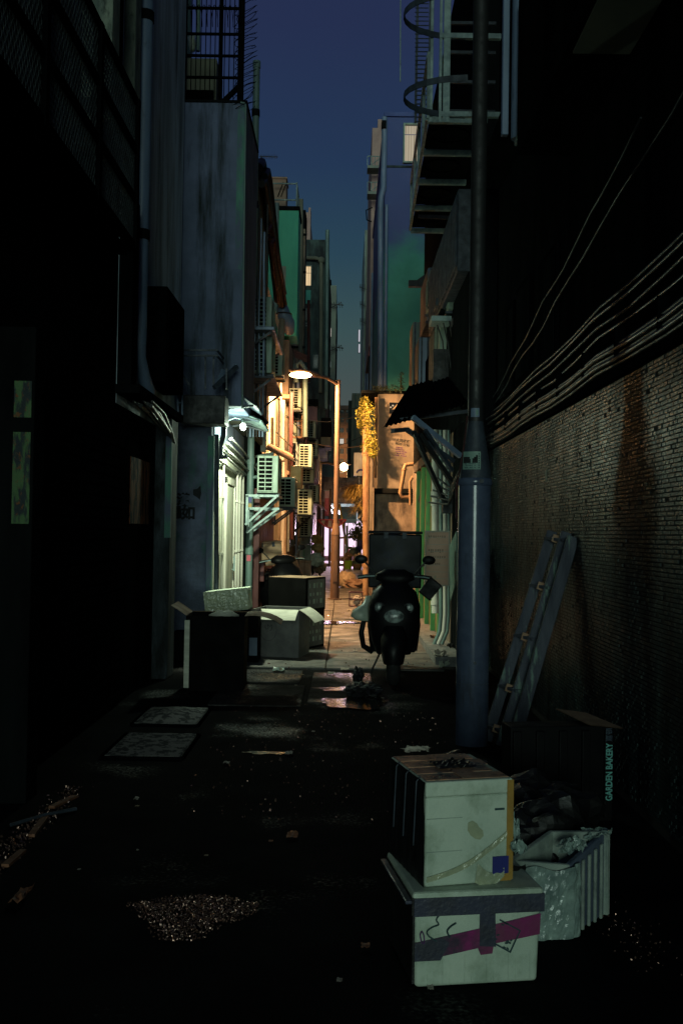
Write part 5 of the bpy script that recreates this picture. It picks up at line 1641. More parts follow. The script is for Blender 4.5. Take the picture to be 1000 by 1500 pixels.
part('ring_mark', MB().ring(at(528, 694, 29.99), .12, .03, 'Y', 20, 6, .2, 2.9), m['navy'], sg, world=True)
part('post', MB().bar(at(526, 697, 30.1), at(526, 740, 30.1), .05), m['darksteel'], sg, world=True)
# a long low wall on the right beyond the annex to close the lane
rw_ = thing('lane_wall_building', 'low shabby building lining the lane behind the annex', 'building', (1.2, 35, 0))
part('wall', MB().box(1.0, 4, 26.0, 48, 0, 3.6), m['tan'], rw_, world=True)
for k in range(5):
    y = 27 + k * 3.8
    part('door', MB().box(.97, 1.0, y, y + 1.0, .05, 2.1), m['darksteel'] if k % 2 else m['doorochre'], rw_, world=True)
    part('window', MB().box(.97, 1.0, y + 1.5, y + 2.6, 1.1, 2.1), m['frame'], rw_, world=True)
lw_ = thing('lane_wall_building', 'low shabby building lining the lane behind the stacked white boxes', 'building', (-1.6, 38, 0))
part('wall', MB().box(-4, -1.35, 35.0, 48, 0, 4.5), m['tan'], lw_, world=True)
for k in range(4):
    y = 36 + k * 3.0
    part('door', MB().box(-1.35, -1.32, y, y + 1.0, .05, 2.1), m['orangeshade'] if k % 2 else m['redgate'], lw_, world=True)
    part('awning', MB().add([(-1.35, y - .3, 2.7), (-1.35, y + 1.5, 2.7), (-.75, y + 1.5, 2.4), (-.75, y - .3, 2.4)], [(0, 1, 2, 3)]), m['whitecanvas'], lw_, world=True)
# cables and brackets cluttering the left wall between the lamps
for k in range(9):
    y0_ = RND.uniform(23, 33)
    z_ = RND.uniform(2.3, 4.6)
    t = thing('window_cage', ['rusty window cage'][0] + ' with thin bars on the shabby walls between the street lamps', 'window cage', (-1.25, y0_, z_), 0, 'window cages between the street lamps')
    x_ = -1.22 + RND.uniform(-.08, .14)
    f = MB()
    for q in range(6):
        f.bar((x_, y0_ + q * .2, z_), (x_, y0_ + q * .2, z_ + .8), .02)
    for zz in (z_, z_ + .4, z_ + .8):
        f.bar((x_, y0_, zz), (x_, y0_ + 1.0, zz), .022)
        for yy in (y0_, y0_ + 1.0): f.bar((x_, yy, zz), (x_ - .35, yy, zz), .02)
    part('bars', f, m[RND.choice(['rustpipe', 'galv', 'darksteel', 'redgate'])], t, world=True)
    part('floor_plate', MB().box(x_ - .35, x_, y0_, y0_ + 1, z_ - .03, z_ - .004), m['rustpipe'], t, world=True)
for k in range(14):
    y0_ = RND.uniform(20, 34)
    x_ = -1.30 if y0_ > 24.5 else -1.52
    z_ = RND.uniform(3.0, 5.5)
    solo('wall_pipe', MB().tube([(x_, y0_, z_), (x_ + .02, y0_ + .01, z_ - 1.2), (x_, y0_ + .05, max(.1, z_ - 3.2))], RND.choice((.025, .04, .05)), 8), m[RND.choice(['tanplain', 'rustpipe', 'pvcwhite', 'pvcblue'])],
         'upright pipe cluttering the lamplit wall between the street lamps', 'pipe', 'pipes on the lamplit wall')
for k in range(8):
    y0_ = RND.uniform(20, 30)
    x_ = -1.25
    z_ = RND.uniform(2.6, 4.4)
    solo('slack_cable', MB().tube([(x_ - .2, y0_, z_), (x_ + .1, y0_ + 1, z_ - .25), (x_ + .05, y0_ + 2.4, z_ - .2), (x_ - .1, y0_ + 4, z_ + .1)], .012, 5), m['cable'],
         'slack black cable slung along the lamplit wall between the street lamps', 'cable', 'slack cables on the lamplit wall')
# ================================================================== NEAR OBJECTS
# --- steel post
YPo = 7.17
pb_ = at(690, 1086, YPo)
zA, zB, zC = at(692, 706, YPo).z, at(696, 668, YPo).z, at(699, 618, YPo).z
post = thing('steel_post', 'tall blue grey steel post with stickers standing before the tiled wall', 'post', (pb_.x, YPo, 0))
part('column', MB().tube([(0, 0, 0), (0, 0, zA - .02)], .117, 40), m['steelblue'], post)
part('flange', MB().tube([(0, 0, zA - .03), (0, 0, zA - .022), (0, 0, zA + .018), (0, 0, zA + .026)], [.118, .127, .127, .116], 40), m['steelblue'], post)
part('taper', MB().tube([(0, 0, zA + .02), (0, 0, zB - .1), (0, 0, zB + .02), (0, 0, zC)], [.1155, .113, .092, .056], 40), m['darksteel'], post)
part('upper_pole', MB().tube([(0, 0, zC - .01), (0, 0, 9)], .056, 28), m['blackmetal'], post)
part('bolt', MB().tube([(.03, -.125, zA), (.03, -.142, zA)], .016, 8), m['darksteel'], post)
part('bolt', MB().tube([(.002, -.114, at(692, 968, YPo).z), (.002, -.128, at(692, 968, YPo).z)], .012, 8), m['darksteel'], post)
part('drip_band', MB().tube([(0, 0, at(691, 1000, YPo).z), (0, 0, at(691, 1000, YPo).z + .004)], .1176, 40), m['darksteel'], post)


def wrap(name, r, a0, a1, z0, z1, mat, par, n=10, r2=None):
    r2 = r if r2 is None else r2
    g_ = []
    for (z_, q) in ((z0, r), (z1, r2)):
        g_.append([(math.sin(a0 + (a1 - a0) * i / n) * q, -math.cos(a0 + (a1 - a0) * i / n) * q, z_) for i in range(n + 1)])
    return part(name, MB().sheet(g_), mat, par)


z0, z1 = at(686, 689, YPo).z, at(688, 663, YPo).z
st = wrap('notice_sticker', .1185, -.95, .22, z0, z1, m['stickerpale'], post, 12, .1135)
wr = lambda a, b_, c_, d_, mm: wrap('sticker_print', .1192 - .004 * ((c_ + d_) / 2), a, b_, z0 + (z1 - z0) * c_, z0 + (z1 - z0) * d_, m[mm], post, 6, .1192 - .0045 * ((c_ + d_) / 2))
wr(-.90, -.46, .36, .70, 'inkblack')
wr(-.46, -.40, .36, .58, 'inkblack')
wr(-.30, .03, .36, .62, 'inkblack')
wr(-.20, .03, .62, .70, 'inkblack')
wr(-.08, .03, .70, .80, 'inkblack')
for k in range(7):
    wr(.07, .14, .08 + k * .125, .08 + k * .125 + .07, 'ink')
for rr2 in (.08, .20, .29):
    for k in range(9):
        if RND.random() < .2: continue
        wr(-.80 + k * .09, -.80 + k * .09 + .055, rr2, rr2 + .05, 'ink')
z2, z3 = at(693, 612, YPo).z, at(693, 599, YPo).z
wrap('small_sticker', .0575, -.75, .35, z2, z3, m['pvcblue'], post, 8)
wrap('small_sticker_print', .0580, -.1, .2, z2 + .012, z3 - .012, m['stickerpale'], post, 4)
# a thin cable taped to the post's side
solo('cable', MB().tube([at(668, 760, YPo - .02), at(668, 712, YPo - .02), at(673, 690, YPo - .06), at(679, 655, YPo - .06), at(684, 610, YPo)], .007, 6), m['cablered'],
     'reddish cable running up the edge of the steel post', 'cable')

# --- wooden folding ladder leaning on the tiles
ld = thing('wooden_ladder', 'paint streaked wooden folding ladder leaning against the tiled wall', 'ladder', (1.1, 7.0, 0))
rails = [((808, 778, 7.30), (712, 1085, 7.25)), ((830, 780, 7.12), (735, 1090, 7.06)), ((839, 786, 6.96), (750, 1094, 6.92))]
rp = []
for k, (a, b_) in enumerate(rails):
    p, q = at(*a), at(*b_)
    q = p + (q - p) * ((p.z - .01) / (p.z - q.z))
    rp.append((p, q))
    d = (p - q).normalized()
    wv = V((0, 1, 0))
    wv = (wv - d * wv.dot(d)).normalized()
    uv = d.cross(wv)
    w, h = ((.075, .030), (.085, .034), (.082, .034))[k]
    mm = Matrix((uv, d, wv)).transposed()
    bevel(part('stile', MB().obox((p + q) / 2, (w, (p - q).length, h), mm), m['wood'], ld, world=True), .004, 1)
for t in (.035, .26, .50, .74, .93):
    p = rp[0][0].lerp(rp[0][1], t)
    q = rp[1][0].lerp(rp[1][1], t)
    d = (q - p).normalized()
    part('step', MB().bar(p - d * .02, q + d * .03, .085, .022), m['wood'], ld, .003, world=True)
    e_ = p.lerp(q, .28)
    part('step_end', MB().obox(e_ + V((.0, -.06, 0)), (.05, .02, .055), (0, rad(18), 0)), m['endgrain'], ld, world=True)
part('hinge', MB().bar(rp[1][0] + V((0, 0, -.05)), rp[2][0] + V((0, 0, -.05)), .03), m['darksteel'], ld, world=True)

# --- foam boxes
def rib_box(w, d, h, ribs, rw=.012, out=.007):
    b_ = MB().box(-w / 2, w / 2, -d / 2, d / 2, 0, h)
    return b_


# lower box
P0 = at(605, 1436, 3.30)
P1 = at(796, 1431, 3.38)
ang = math.atan2(P1.y - P0.y, P1.x - P0.x)
ang = rad(9)
Wl, Dl, Hl = .435, .42, .275
cen = V((P0.x, P0.y, 0)) + V((math.cos(ang), math.sin(ang), 0)) * Wl / 2 + V((-math.sin(ang), math.cos(ang), 0)) * Dl / 2
fb = thing('foam_box', 'lower foam box bound with purple tape carrying another foam box on its lid', 'foam box', (cen.x, cen.y, 0), ang)
def tapered(w, d, z0, z1, f):
    return MB().add([(-w / 2 * f, -d / 2 * f, z0), (w / 2 * f, -d / 2 * f, z0), (w / 2 * f, d / 2 * f, z0), (-w / 2 * f, d / 2 * f, z0),
                     (-w / 2, -d / 2, z1), (w / 2, -d / 2, z1), (w / 2, d / 2, z1), (-w / 2, d / 2, z1)], MB.BF)
bevel(part('body', tapered(Wl, Dl, .004, Hl, .965), m['foam'], fb), .014, 3)
fy = lambda z_: -Dl / 2 * (.965 + .035 * z_ / Hl)
for k in range(5):       # shallow moulded ribs on the lower half of the front
    x = -Wl / 2 + .075 + k * .075
    part('rib', MB().box(x - .028, x + .028, fy(.02) - .0035, fy(.02) + .01, .012, .115), m['foam'], fb, .006)
for k in range(7):
    y = -Dl / 2 + .05 + k * .055
    part('rib', MB().box(-Wl / 2 * .968 - .006, -Wl / 2 * .968 + .01, y - .012, y + .012, .02, .2), m['bag'], fb, .005)
part('side_film_shade', MB().box(-Wl / 2 - .004, -Wl / 2 + .004, -Dl / 2 + .004, Dl / 2, .02, Hl - .01), m['bag'], fb)  # black sheet holding the shade of the left side in its colour
lidp = part('lid', MB().box(-Wl / 2 - .006, Wl / 2 + .006, -Dl / 2 - .006, Dl / 2 + .006, Hl + .002, Hl + .045), m['foam'], fb, .010)
part('lid_flange', MB().box(-Wl / 2 - .03, -Wl / 2 - .005, -Dl / 2 + .0, Dl / 2 + .01, Hl + .006, Hl + .018), m['tapeslate'], fb, .004)
part('rim_tape', MB().box(-Wl / 2 - .002, Wl / 2 + .0085, -Dl / 2 - .0095, -Dl / 2 - .0005, Hl - .032, Hl + .028), m['tapeslate'], fb)
part('rim_tape', MB().box(-Wl / 2 - .0085, -Wl / 2 + .002, -Dl / 2 - .004, Dl / 2 + .002, Hl - .03, Hl + .028), m['bag'], fb)
part('centre_tape', MB().add([(.005, -Dl / 2 - .0035, Hl - .03), (.058, -Dl / 2 - .0035, Hl - .03), (.062, fy(.12) - .0055, .130), (.005, fy(.12) - .0055, .135)], [(3, 2, 1, 0)]).add(
    [(.005, -Dl / 2 - .0035, Hl - .03), (.005, fy(.12) - .0055, .135), (.005, fy(.12) + .01, .135), (.005, -Dl / 2 + .01, Hl - .03)], [(0, 1, 2, 3)]), m['tapeslate'], fb)
def band(pts, dy, mm, name='purple_tape'):
    b_ = MB()
    v_ = [(x, fy(z_) - dy, z_) for x, z_ in pts]
    b_.add(v_, [tuple(range(len(v_)))[::-1]])
    part(name, b_, m[mm], fb)
hw = Wl / 2
band([(-hw * .985, .095), (-hw * .6, .095), (-hw * .6, .105), (0, .128), (.01, .105), (.05, .108), (.055, .14), (hw * .98, .165), (hw * .99, .235), (0.06, .205), (0.0, .192), (-hw * .985, .155)], .0045, 'tapepurple')
band([(-hw * .986, .094), (-hw * .58, .094), (-hw * .55, .107), (-hw * .45, .15), (-hw * .56, .168), (-hw * .986, .154)], .0052, 'tapeslate', 'slate_tape')
# marker scribbles and the ink stamp
def stroke(par, pts, w, mm, face, name='marker_stroke'):
    b_ = MB()
    for p, q in zip(pts[:-1], pts[1:]):
        p, q = V(p), V(q)
        d = (q - p)
        if d.length < 1e-6: continue
        n_ = V((-d.y, d.x)).normalized() * w / 2
        e_ = d.normalized() * w * .25
        p, q = p - e_, q + e_
        b_.add([face(p.x + n_.x, p.y + n_.y), face(p.x - n_.x, p.y - n_.y), face(q.x - n_.x, q.y - n_.y), face(q.x + n_.x, q.y + n_.y)], [(0, 1, 2, 3)])
    b_.f = [f_[::-1] for f_ in b_.f] if False else b_.f
    part(name, b_, m[mm], par)
ff_ = lambda x, z_: (x, fy(z_) - .0062, z_)
S = lambda px, py: V(((px - 512) / 1000 * .50 , .0 + (610 - py) / 530 * .288))      # from the enlarged view of the front
def curve(pts, n=6):
    pts = [V(p) for p in pts]
    out = []
    for i in range(len(pts) - 1):
        p0, p1, p2, p3 = pts[max(i - 1, 0)], pts[i], pts[i + 1], pts[min(i + 2, len(pts) - 1)]
        for k in range(n):
            t = k / n
            out.append(.5 * ((2 * p1) + (p2 - p0) * t + (2 * p0 - 5 * p1 + 4 * p2 - p3) * t * t + (3 * p1 - p0 - 3 * p2 + p3) * t ** 3))
    return out + [pts[-1]]
stroke(fb, curve([S(290, 150), S(245, 162), S(225, 190), S(240, 218), S(200, 232), S(165, 255), S(175, 285), S(228, 318)]), .0045, 'ink', ff_)
stroke(fb, curve([S(358, 214), S(320, 235), S(300, 262), S(318, 298)]), .0055, 'ink', ff_)
stroke(fb, curve([S(128, 255), S(118, 275), S(128, 318), S(145, 325), S(142, 280), S(128, 255)]), .004, 'inkpurple', ff_)
stroke(fb, [S(660, 207), S(800, 278), S(735, 408), S(625, 350)], .0045, 'ink', ff_, 'stamp_outline')
for a, b_ in ((690, 225), (704, 232), (672, 236), (706, 340), (722, 348), (700, 352), (690, 375), (712, 382), (640, 300), (630, 320), (735, 338)):
    stroke(fb, [S(a, b_), S(a + RND.uniform(8, 16), b_ + RND.uniform(-6, 8))], .005, 'ink', ff_, 'stamp_mark')

# upper box
a2 = rad(15)
Wu, Du, Hu = .312, .385, .348
zu = Hl + .048
Q0 = at(622, 1291, 3.335)
cen2 = V((Q0.x, Q0.y, 0)) + V((math.cos(a2), math.sin(a2), 0)) * Wu / 2 + V((-math.sin(a2), math.cos(a2), 0)) * Du / 2
ub = thing('foam_box', 'upper foam box with amber taped edge and blue square standing on the purple taped box', 'foam box', (cen2.x, cen2.y, zu), a2)
bevel(part('body', MB().box(-Wu / 2, Wu / 2, -Du / 2, Du / 2, 0, Hu - .05), m['foam'], ub), .010, 3)
bevel(part('lid', MB().box(-Wu / 2 - .001, Wu / 2 + .001, -Du / 2 - .001, Du / 2 + .001, Hu - .0497, Hu), m['foam'], ub), .006, 3)
for z_ in (.115, .225):
    part('crease', MB().box(-Wu / 2 + .004, -Wu / 2 + .13, -Du / 2 - .0012, -Du / 2 + .002, z_, z_ + .0025), m['foamdirty'], ub)
part('edge_tape', MB().box(Wu / 2 - .021, Wu / 2 + .0025, -Du / 2 - .0035, -Du / 2 + .0, .008, Hu - .004).box(Wu / 2 - .002, Wu / 2 + .0028, -Du / 2 - .003, -Du / 2 + .05, .008, Hu - .004), m['tapeamber'], ub)
part('blue_sticker', MB().box(Wu / 2 - .072, Wu / 2 - .014, -Du / 2 - .005, -Du / 2 - .002, .03, .088), m['navy'], ub)
part('amber_scrap', MB().add([(Wu / 2 - .095, -Du / 2 - .004, .006), (Wu / 2 - .004, -Du / 2 - .004, .004), (Wu / 2 - .004, -Du / 2 - .004, .030), (Wu / 2 - .05, -Du / 2 - .004, .026)], [(0, 1, 2, 3)]), m['tapeamber'], ub)
# diagonal crumpled clear tape and a torn scrap
def crumple_strip(pts_lo, pts_hi, y, amp, seed):
    n = 22
    g_ = []
    for j in range(5):
        row = []
        for i in range(n + 1):
            t = i / n
            lo_ = V(pts_lo[0]).lerp(V(pts_lo[1]), t) + V((0, -.025 * math.sin(math.pi * t)))
            hi_ = V(pts_hi[0]).lerp(V(pts_hi[1]), t) + V((0, -.025 * math.sin(math.pi * t)))
            p = lo_.lerp(hi_, j / 4)
            row.append((p.x, y - amp * (.5 + .5 * noise.noise(V((p.x * 60, p.y * 60, seed)))), p.y))
        g_.append(row)
    return MB().sheet(g_)
part('clear_tape', crumple_strip(((-Wu / 2 + .004, .018), (Wu / 2 - .022, .150)), ((-Wu / 2 + .004, .036), (Wu / 2 - .022, .172)), -Du / 2 - .002, .007, 2), m['tapeclear'], ub)
part('clear_tape', crumple_strip(((.02, .006), (Wu / 2 - .03, .02)), ((.03, .07), (Wu / 2 - .03, .05)), -Du / 2 - .002, .006, 5), m['tapeclear'], ub)
part('torn_label', MB().add([(x * .001, -Du / 2 - .003, z_ * .001) for x, z_ in [(-6, 208), (10, 214), (26, 203), (34, 190), (48, 178), (50, 160), (38, 148), (20, 152), (4, 164), (-8, 182)]], [tuple(range(10))]), m['tapeclear'], ub)
part('nick', MB().box(Wu / 2 - .065, Wu / 2 - .03, -Du / 2 - .002, -Du / 2, .243, .250), m['ink'], ub)
# brown tape across the top, black film down the side with ridges
tb_ = MB()
for k in range(4):
    y = -Du / 2 + .02 + k * .092
    tb_.box(-Wu / 2 + .006, Wu / 2 - .006 - .02 * (k % 2), y, y + .078, Hu + .0005, Hu + .002 + .001 * k)
part('top_tape', tb_, m['tapebrown'], ub)
part('top_tape', MB().box(-.02, .05, -Du / 2 + .005, Du / 2 - .01, Hu + .0045, Hu + .006), m['tapebrown'], ub)
g_ = []
for i in range(13):
    row = []
    for j in range(11):
        x, y = -.06 + .012 * i, -.05 + .012 * j
        row.append((x, y, Hu + .008 + .018 * abs(noise.noise(V((x * 40, y * 40, 3))))))
    g_.append(row)
part('crumpled_film', MB().sheet(g_), m['bag'], ub)
sd_ = MB()
g_ = []
for i in range(25):
    row = []
    for j in range(19):
        y, z_ = -Du / 2 + Du * i / 24, Hu * j / 18
        row.append((-Wu / 2 - .003 - .008 * abs(noise.noise(V((y * 22, z_ * 9, 1)))), y, z_))
    g_.append(row)
part('side_film_shade', MB().sheet(g_), m['bag'], ub)
for k in range(3):
    y = -Du / 2 + .07 + k * .11
    part('strap', MB().tube([(-Wu / 2 + .004, y, Hu + .004), (-Wu / 2 - .010, y, Hu - .012), (-Wu / 2 - .012, y + .01, Hu * .55), (-Wu / 2 - .008, y + .03, Hu * .32)], .003, 6), m['darksteel'], ub)

# crumpled film and bags between the boxes


def lump(name, c, r, mat, label, cat, seed, jit=.6, sc__=2.2, group=None, n=22, mm=14):
    c, r = V(c), V(r)
    if name in ('plastic_sheet', 'crumpled_wrapper'):      # a crumpled sheet: folded at several sizes, open edges
        g_ = []
        for i in range(19):
            row = []
            for j in range(19):
                u_, v_ = i / 9 - 1, j / 9 - 1
                q = V((u_ * 1.3, v_ * 1.3, seed * 2.7))
                d = noise.noise_vector(q) * .75 + noise.noise_vector(q * 2.6) * .4 + noise.noise_vector(q * 6) * .16
                row.append((c.x + r.x * (u_ * .75 + d.x * .9), c.y + r.y * (v_ * .75 + d.y * .9), max(.006, c.z + r.z * d.z * 1.9)))
            g_.append(row)
        return solo(name, MB().sheet(g_), mat, label, cat, group)
    b_ = MB().ball(c, r, 34, 22, jit * .55, seed, sc__, smooth=False)
    b2_ = []
    for p in b_.v:
        q = V(p)
        q += noise.noise_vector(q * 9 + V((seed, 0, 0))) * .10 * max(r) + noise.noise_vector(q * 24) * .045 * max(r)
        b2_.append((q.x, q.y, max(.004, q.z)))
    b_.v = b2_
    return solo(name, b_, mat, label, cat, group)


lump('bin_bag', (.80, 4.12, .20), (.17, .17, .20), m['bag'], 'black bin bag slumped behind the opened foam box', 'bin bag', 3)
lump('bin_bag', (.90, 4.55, .19), (.28, .30, .20), m['bag'], 'large black bin bag before the foot of the wooden ladder', 'bin bag', 4)
lump('bin_bag', (.55, 4.7, .22), (.24, .24, .24), m['bag'], 'black bin bag heaped directly behind the upper foam box', 'bin bag', 8)
lump('plastic_sheet', tuple(at(566 + 187, 1213, 3.45)), (.022, .03, .055), m['film'], 'scrap of clear film caught on the edge of the upper foam box', 'film', 5, 1.3, 4)
lump('plastic_sheet', tuple(at(757, 1237, 3.40)), (.024, .03, .032), m['film'], 'wad of clear film beside the rim of the opened foam box', 'film', 6, 1.3, 4)
lump('plastic_sheet', tuple(at(764, 1142, 4.9)), (.035, .05, .018), m['film'], 'green tinted scrap of film lying on the large black bin bag', 'film', 7, 1.2, 4)
o = lump('plastic_sheet', tuple(at(610, 1098, 3.86)), (.055, .03, .012), m['paper'], 'pale crumpled wrapper lying behind the upper foam box', 'wrapper', 9, 1.2, 4)
# black film trailing from under the upper box over the lower box
g_ = []
for i in range(15):
    row = []
    for j in range(8):
        u_, v_ = i / 14, j / 7
        x = .50 + .16 * u_
        y = 3.44 + .12 * u_ + .02 * v_
        row.append((x + .02 * noise.noise(V((u_ * 6, v_ * 6, 2))), y - .02 * v_, .335 - .10 * v_ * u_ + .018 * noise.noise(V((u_ * 9, v_ * 5, 7)))))
    g_.append(row)
solo('plastic_sheet', MB().sheet(g_), m['bag'], 'black film hanging between the upper foam box and the opened one', 'film')

# opened ribbed foam box, corner towards the viewer
of = thing('foam_box', 'opened ribbed foam box half wrapped in cloudy film leaning against the purple taped box', 'foam box', (0, 0, 0))
cA, cBt = at(757, 1372, 3.72), at(838, 1368, 3.60)
cC = at(893, 1330, 3.98)
A0 = V((cA.x, cA.y, .01))
B0 = V((.835, 3.60, .01))
A0 = V((.62, 3.72, .01))
B0 = V((.862, 3.745, .01))
C0 = V((1.065, 3.98, .01))
of.location = (B0.x, B0.y, 0)
Hh = [.315, .30, .375]
D0 = A0 + (C0 - B0)
def wall_panel(p, q, h0, h1, th, flip):
    d = (q - p).normalized()
    nrm = V((-d.y, d.x, 0)) * (th if flip else -th)
    return MB().add([p, q, q + nrm, p + nrm, p + V((0, 0, h0)), q + V((0, 0, h1)), q + nrm + V((0, 0, h1)), p + nrm + V((0, 0, h0))], MB.BF if flip else [f_[::-1] for f_ in MB.BF])
o_ = V((.02, -.015, 0))
A1, B1, C1 = A0 + V((.0, -.02, 0)), B0 + o_, C0 + V((.03, .0, 0))
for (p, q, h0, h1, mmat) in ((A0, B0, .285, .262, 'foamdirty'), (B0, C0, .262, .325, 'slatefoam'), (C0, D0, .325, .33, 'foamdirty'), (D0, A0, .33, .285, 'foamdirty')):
    part('side_wall', wall_panel(p, q, h0, h1, .025, True), m[mmat], of, .006, world=True)
part('bottom', MB().add([A0 + V((0, 0, .02)), B0 + V((0, 0, .02)), C0 + V((0, 0, .02)), D0 + V((0, 0, .02))], [(0, 1, 2, 3)]), m['foamdirty'], of, world=True)
dBC = (C0 - B0).normalized()
nBC = V((dBC.y, -dBC.x, 0))
for k in range(6):
    s_ = .03 + k * (C0 - B0).length / 6.2
    p = B0 + dBC * s_ + nBC * .002
    hh = .245 + .055 * s_ / (C0 - B0).length
    part('rib', MB().add([p, p + dBC * .014, p + dBC * .014 + nBC * .012, p + nBC * .012, p + V((0, 0, hh)) , p + dBC * .014 + V((0, 0, hh + .005)), p + dBC * .014 + nBC * .012 + V((0, 0, hh + .005)), p + nBC * .012 + V((0, 0, hh))], MB.BF), m['foamdirty'], of, .004, world=True)
# loose cloudy film round the near corner
g_ = []
for i in range(25):
    row = []
    for j in range(15):
        u_, v_ = i / 24, j / 14
        if u_ < .75: p = A0.lerp(B0, .25 + u_ / .75 * .75)
        else: p = B0.lerp(C0, (u_ - .75) / .25 * .17)
        nrm = V((0, -1, 0)) if u_ < .75 else nBC
        bulge = .012 + .020 * abs(noise.noise(V((u_ * 5, v_ * 3, 4)))) + .012 * abs(noise.noise(V((u_ * 14, v_ * 9, 9))))
        p = p + nrm * bulge
        row.append((p.x, p.y, .004 + v_ * (.262 + .01 * math.sin(u_ * 9))))
    g_.append(row)
b_ = MB().sheet(g_)
part('film_wrap', b_, m['film'], of, world=True)
lump('plastic_sheet', tuple(at(836, 1240, 3.80)), (.05, .05, .035), m['film'], 'crumpled film tuft on the near corner of the opened foam box', 'film', 12, 1.3, 4)
lump('plastic_sheet', tuple(at(872, 1222, 3.95)), (.06, .06, .02), m['film'], 'flattened film scrap along the far rim of the opened foam box', 'film', 13, 1.2, 4)
g_ = []

# bread crate on end with its lettering
ce = at(886, 1120, 5.15)
bc = thing('bread_crate', 'black plastic bread crate on end with vertical teal lettering', 'crate', (1.16, 5.25, 0), rad(9))
Wc, Hc, Dc = .56, .50, .16
cr_ = MB()
for k in range(5):
    x = -Wc / 2 + .03 + k * (Wc - .06) / 4
    part('rib', MB().box(x - .022, x + .022, -.02, 0, .02, Hc - .02), m['blackplastic'], bc, .004)
part('back_panel', MB().box(-Wc / 2, Wc / 2, 0.001, .012, 0, Hc), m['blackplastic'], bc, .004)
part('side_wall', MB().box(-Wc / 2, -Wc / 2 + .02, .013, Dc, 0, Hc), m['blackplastic'], bc, .004)
part('side_wall', MB().box(Wc / 2 - .02, Wc / 2, .013, Dc, 0, Hc), m['blackplastic'], bc, .004)
part('end_wall', MB().box(-Wc / 2 + .021, Wc / 2 - .021, .013, Dc, Hc - .022, Hc - .001), m['blackplastic'], bc, .004)
part('end_wall', MB().box(-Wc / 2 + .021, Wc / 2 - .021, .013, Dc, 0.001, .02), m['blackplastic'], bc, .004)
rot90 = Matrix.Rotation(math.pi / 2, 4, 'X') @ Matrix.Rotation(math.pi / 2, 4, 'Z')
print_on('lettering', 'GARDEN BAKERY', .050, m['teal_print'], bc, Matrix.Translation((Wc / 2 - .028, -.0225, .262)) @ rot90, .0006, 1.0, .76, .0014)
print_on('lettering', '嘉頓', .040, m['bluefaint'], bc, Matrix.Translation((Wc / 2 - .030, -.0225, .458)) @ rot90, .0006, 1.0, .9)
solo('cardboard_sheet', MB().add([(1.20, 5.62, .53), (1.36, 5.56, .52), (1.47, 5.20, .505), (1.30, 5.25, .512)], [(0, 1, 2, 3)]).add([(1.20, 5.62, .526), (1.36, 5.56, .516), (1.47, 5.20, .501), (1.30, 5.25, .508)], [(3, 2, 1, 0)]), m['cartonbrown'],
     'flat piece of cardboard lying on the bread crate top', 'cardboard')

# --- worn iron plates on the ground near the dark wall
for k, (x0, x1, y0, y1, hump, lab) in enumerate(((-1.56, -1.03, 6.52, 7.28, 0, 'flat ribbed iron plate let into the dark ground'), (-1.60, -1.09, 7.62, 8.35, .05, 'bulging ribbed iron plate beyond the flat one'))):
    t = thing('drain_plate', lab, 'drain cover', (x0, y0, 0))
    g_ = [[(x0 + (x1 - x0) * i / 10 - .02 * k * (j / 8), y0 + (y1 - y0) * j / 8, .008 + hump * math.sin(math.pi * i / 10) * math.sin(math.pi * j / 8)) for i in range(11)] for j in range(9)]
    part('plate', MB().sheet(g_), m['plate'], t, world=True)
    rb = MB()
    for q in range(26):
        y = y0 + .02 + (y1 - y0 - .04) * q / 25
        pts = []
        for i in range(9):
            u_ = i / 8
            pts.append((x0 + .02 + (x1 - x0 - .04) * u_, y + .004 * ((i % 2) * 2 - 1), .016 + hump * math.sin(math.pi * u_) * math.sin(math.pi * q / 25)))
        rb.tube(pts, .007, 4)
    part('tread_rib', rb, m['platerib'], t, kind='stuff', world=True)
    part('rim', MB().bar((x0, y0, .008), (x1, y0, .008), .02).bar((x0, y1, .008), (x1, y1, .008), .02).bar((x0, y0, .008), (x0, y1, .008), .02).bar((x1, y0, .008), (x1, y1, .008), .02), m['blackpaint'], t, world=True)

# --- litter
def scrap(c, s, mat, label, cat, seed, grp=None, flat=.25, name='paper_scrap'):
    r = random.Random(seed)
    g_ = []
    for i in range(6):
        row = []
        for j in range(6):
            x, y = (i / 5 - .5) * s[0], (j / 5 - .5) * s[1]
            x += .15 * s[0] * noise.noise(V((i * .8, j * .8, seed)))
            y += .15 * s[1] * noise.noise(V((i * .8, j * .8, seed + 9)))
            row.append((c[0] + x, c[1] + y, .012 + c[2] + flat * max(s) * abs(noise.noise(V((i * .7, j * .7, seed + 4))))))
        g_.append(row)
    return solo(name, MB().sheet(g_), mat, label, cat, grp)


def gp_(px, py):
    d = at(px, py, 1.0) - CAMP
    t = -CAMP.z / d.z
    return CAMP + d * t


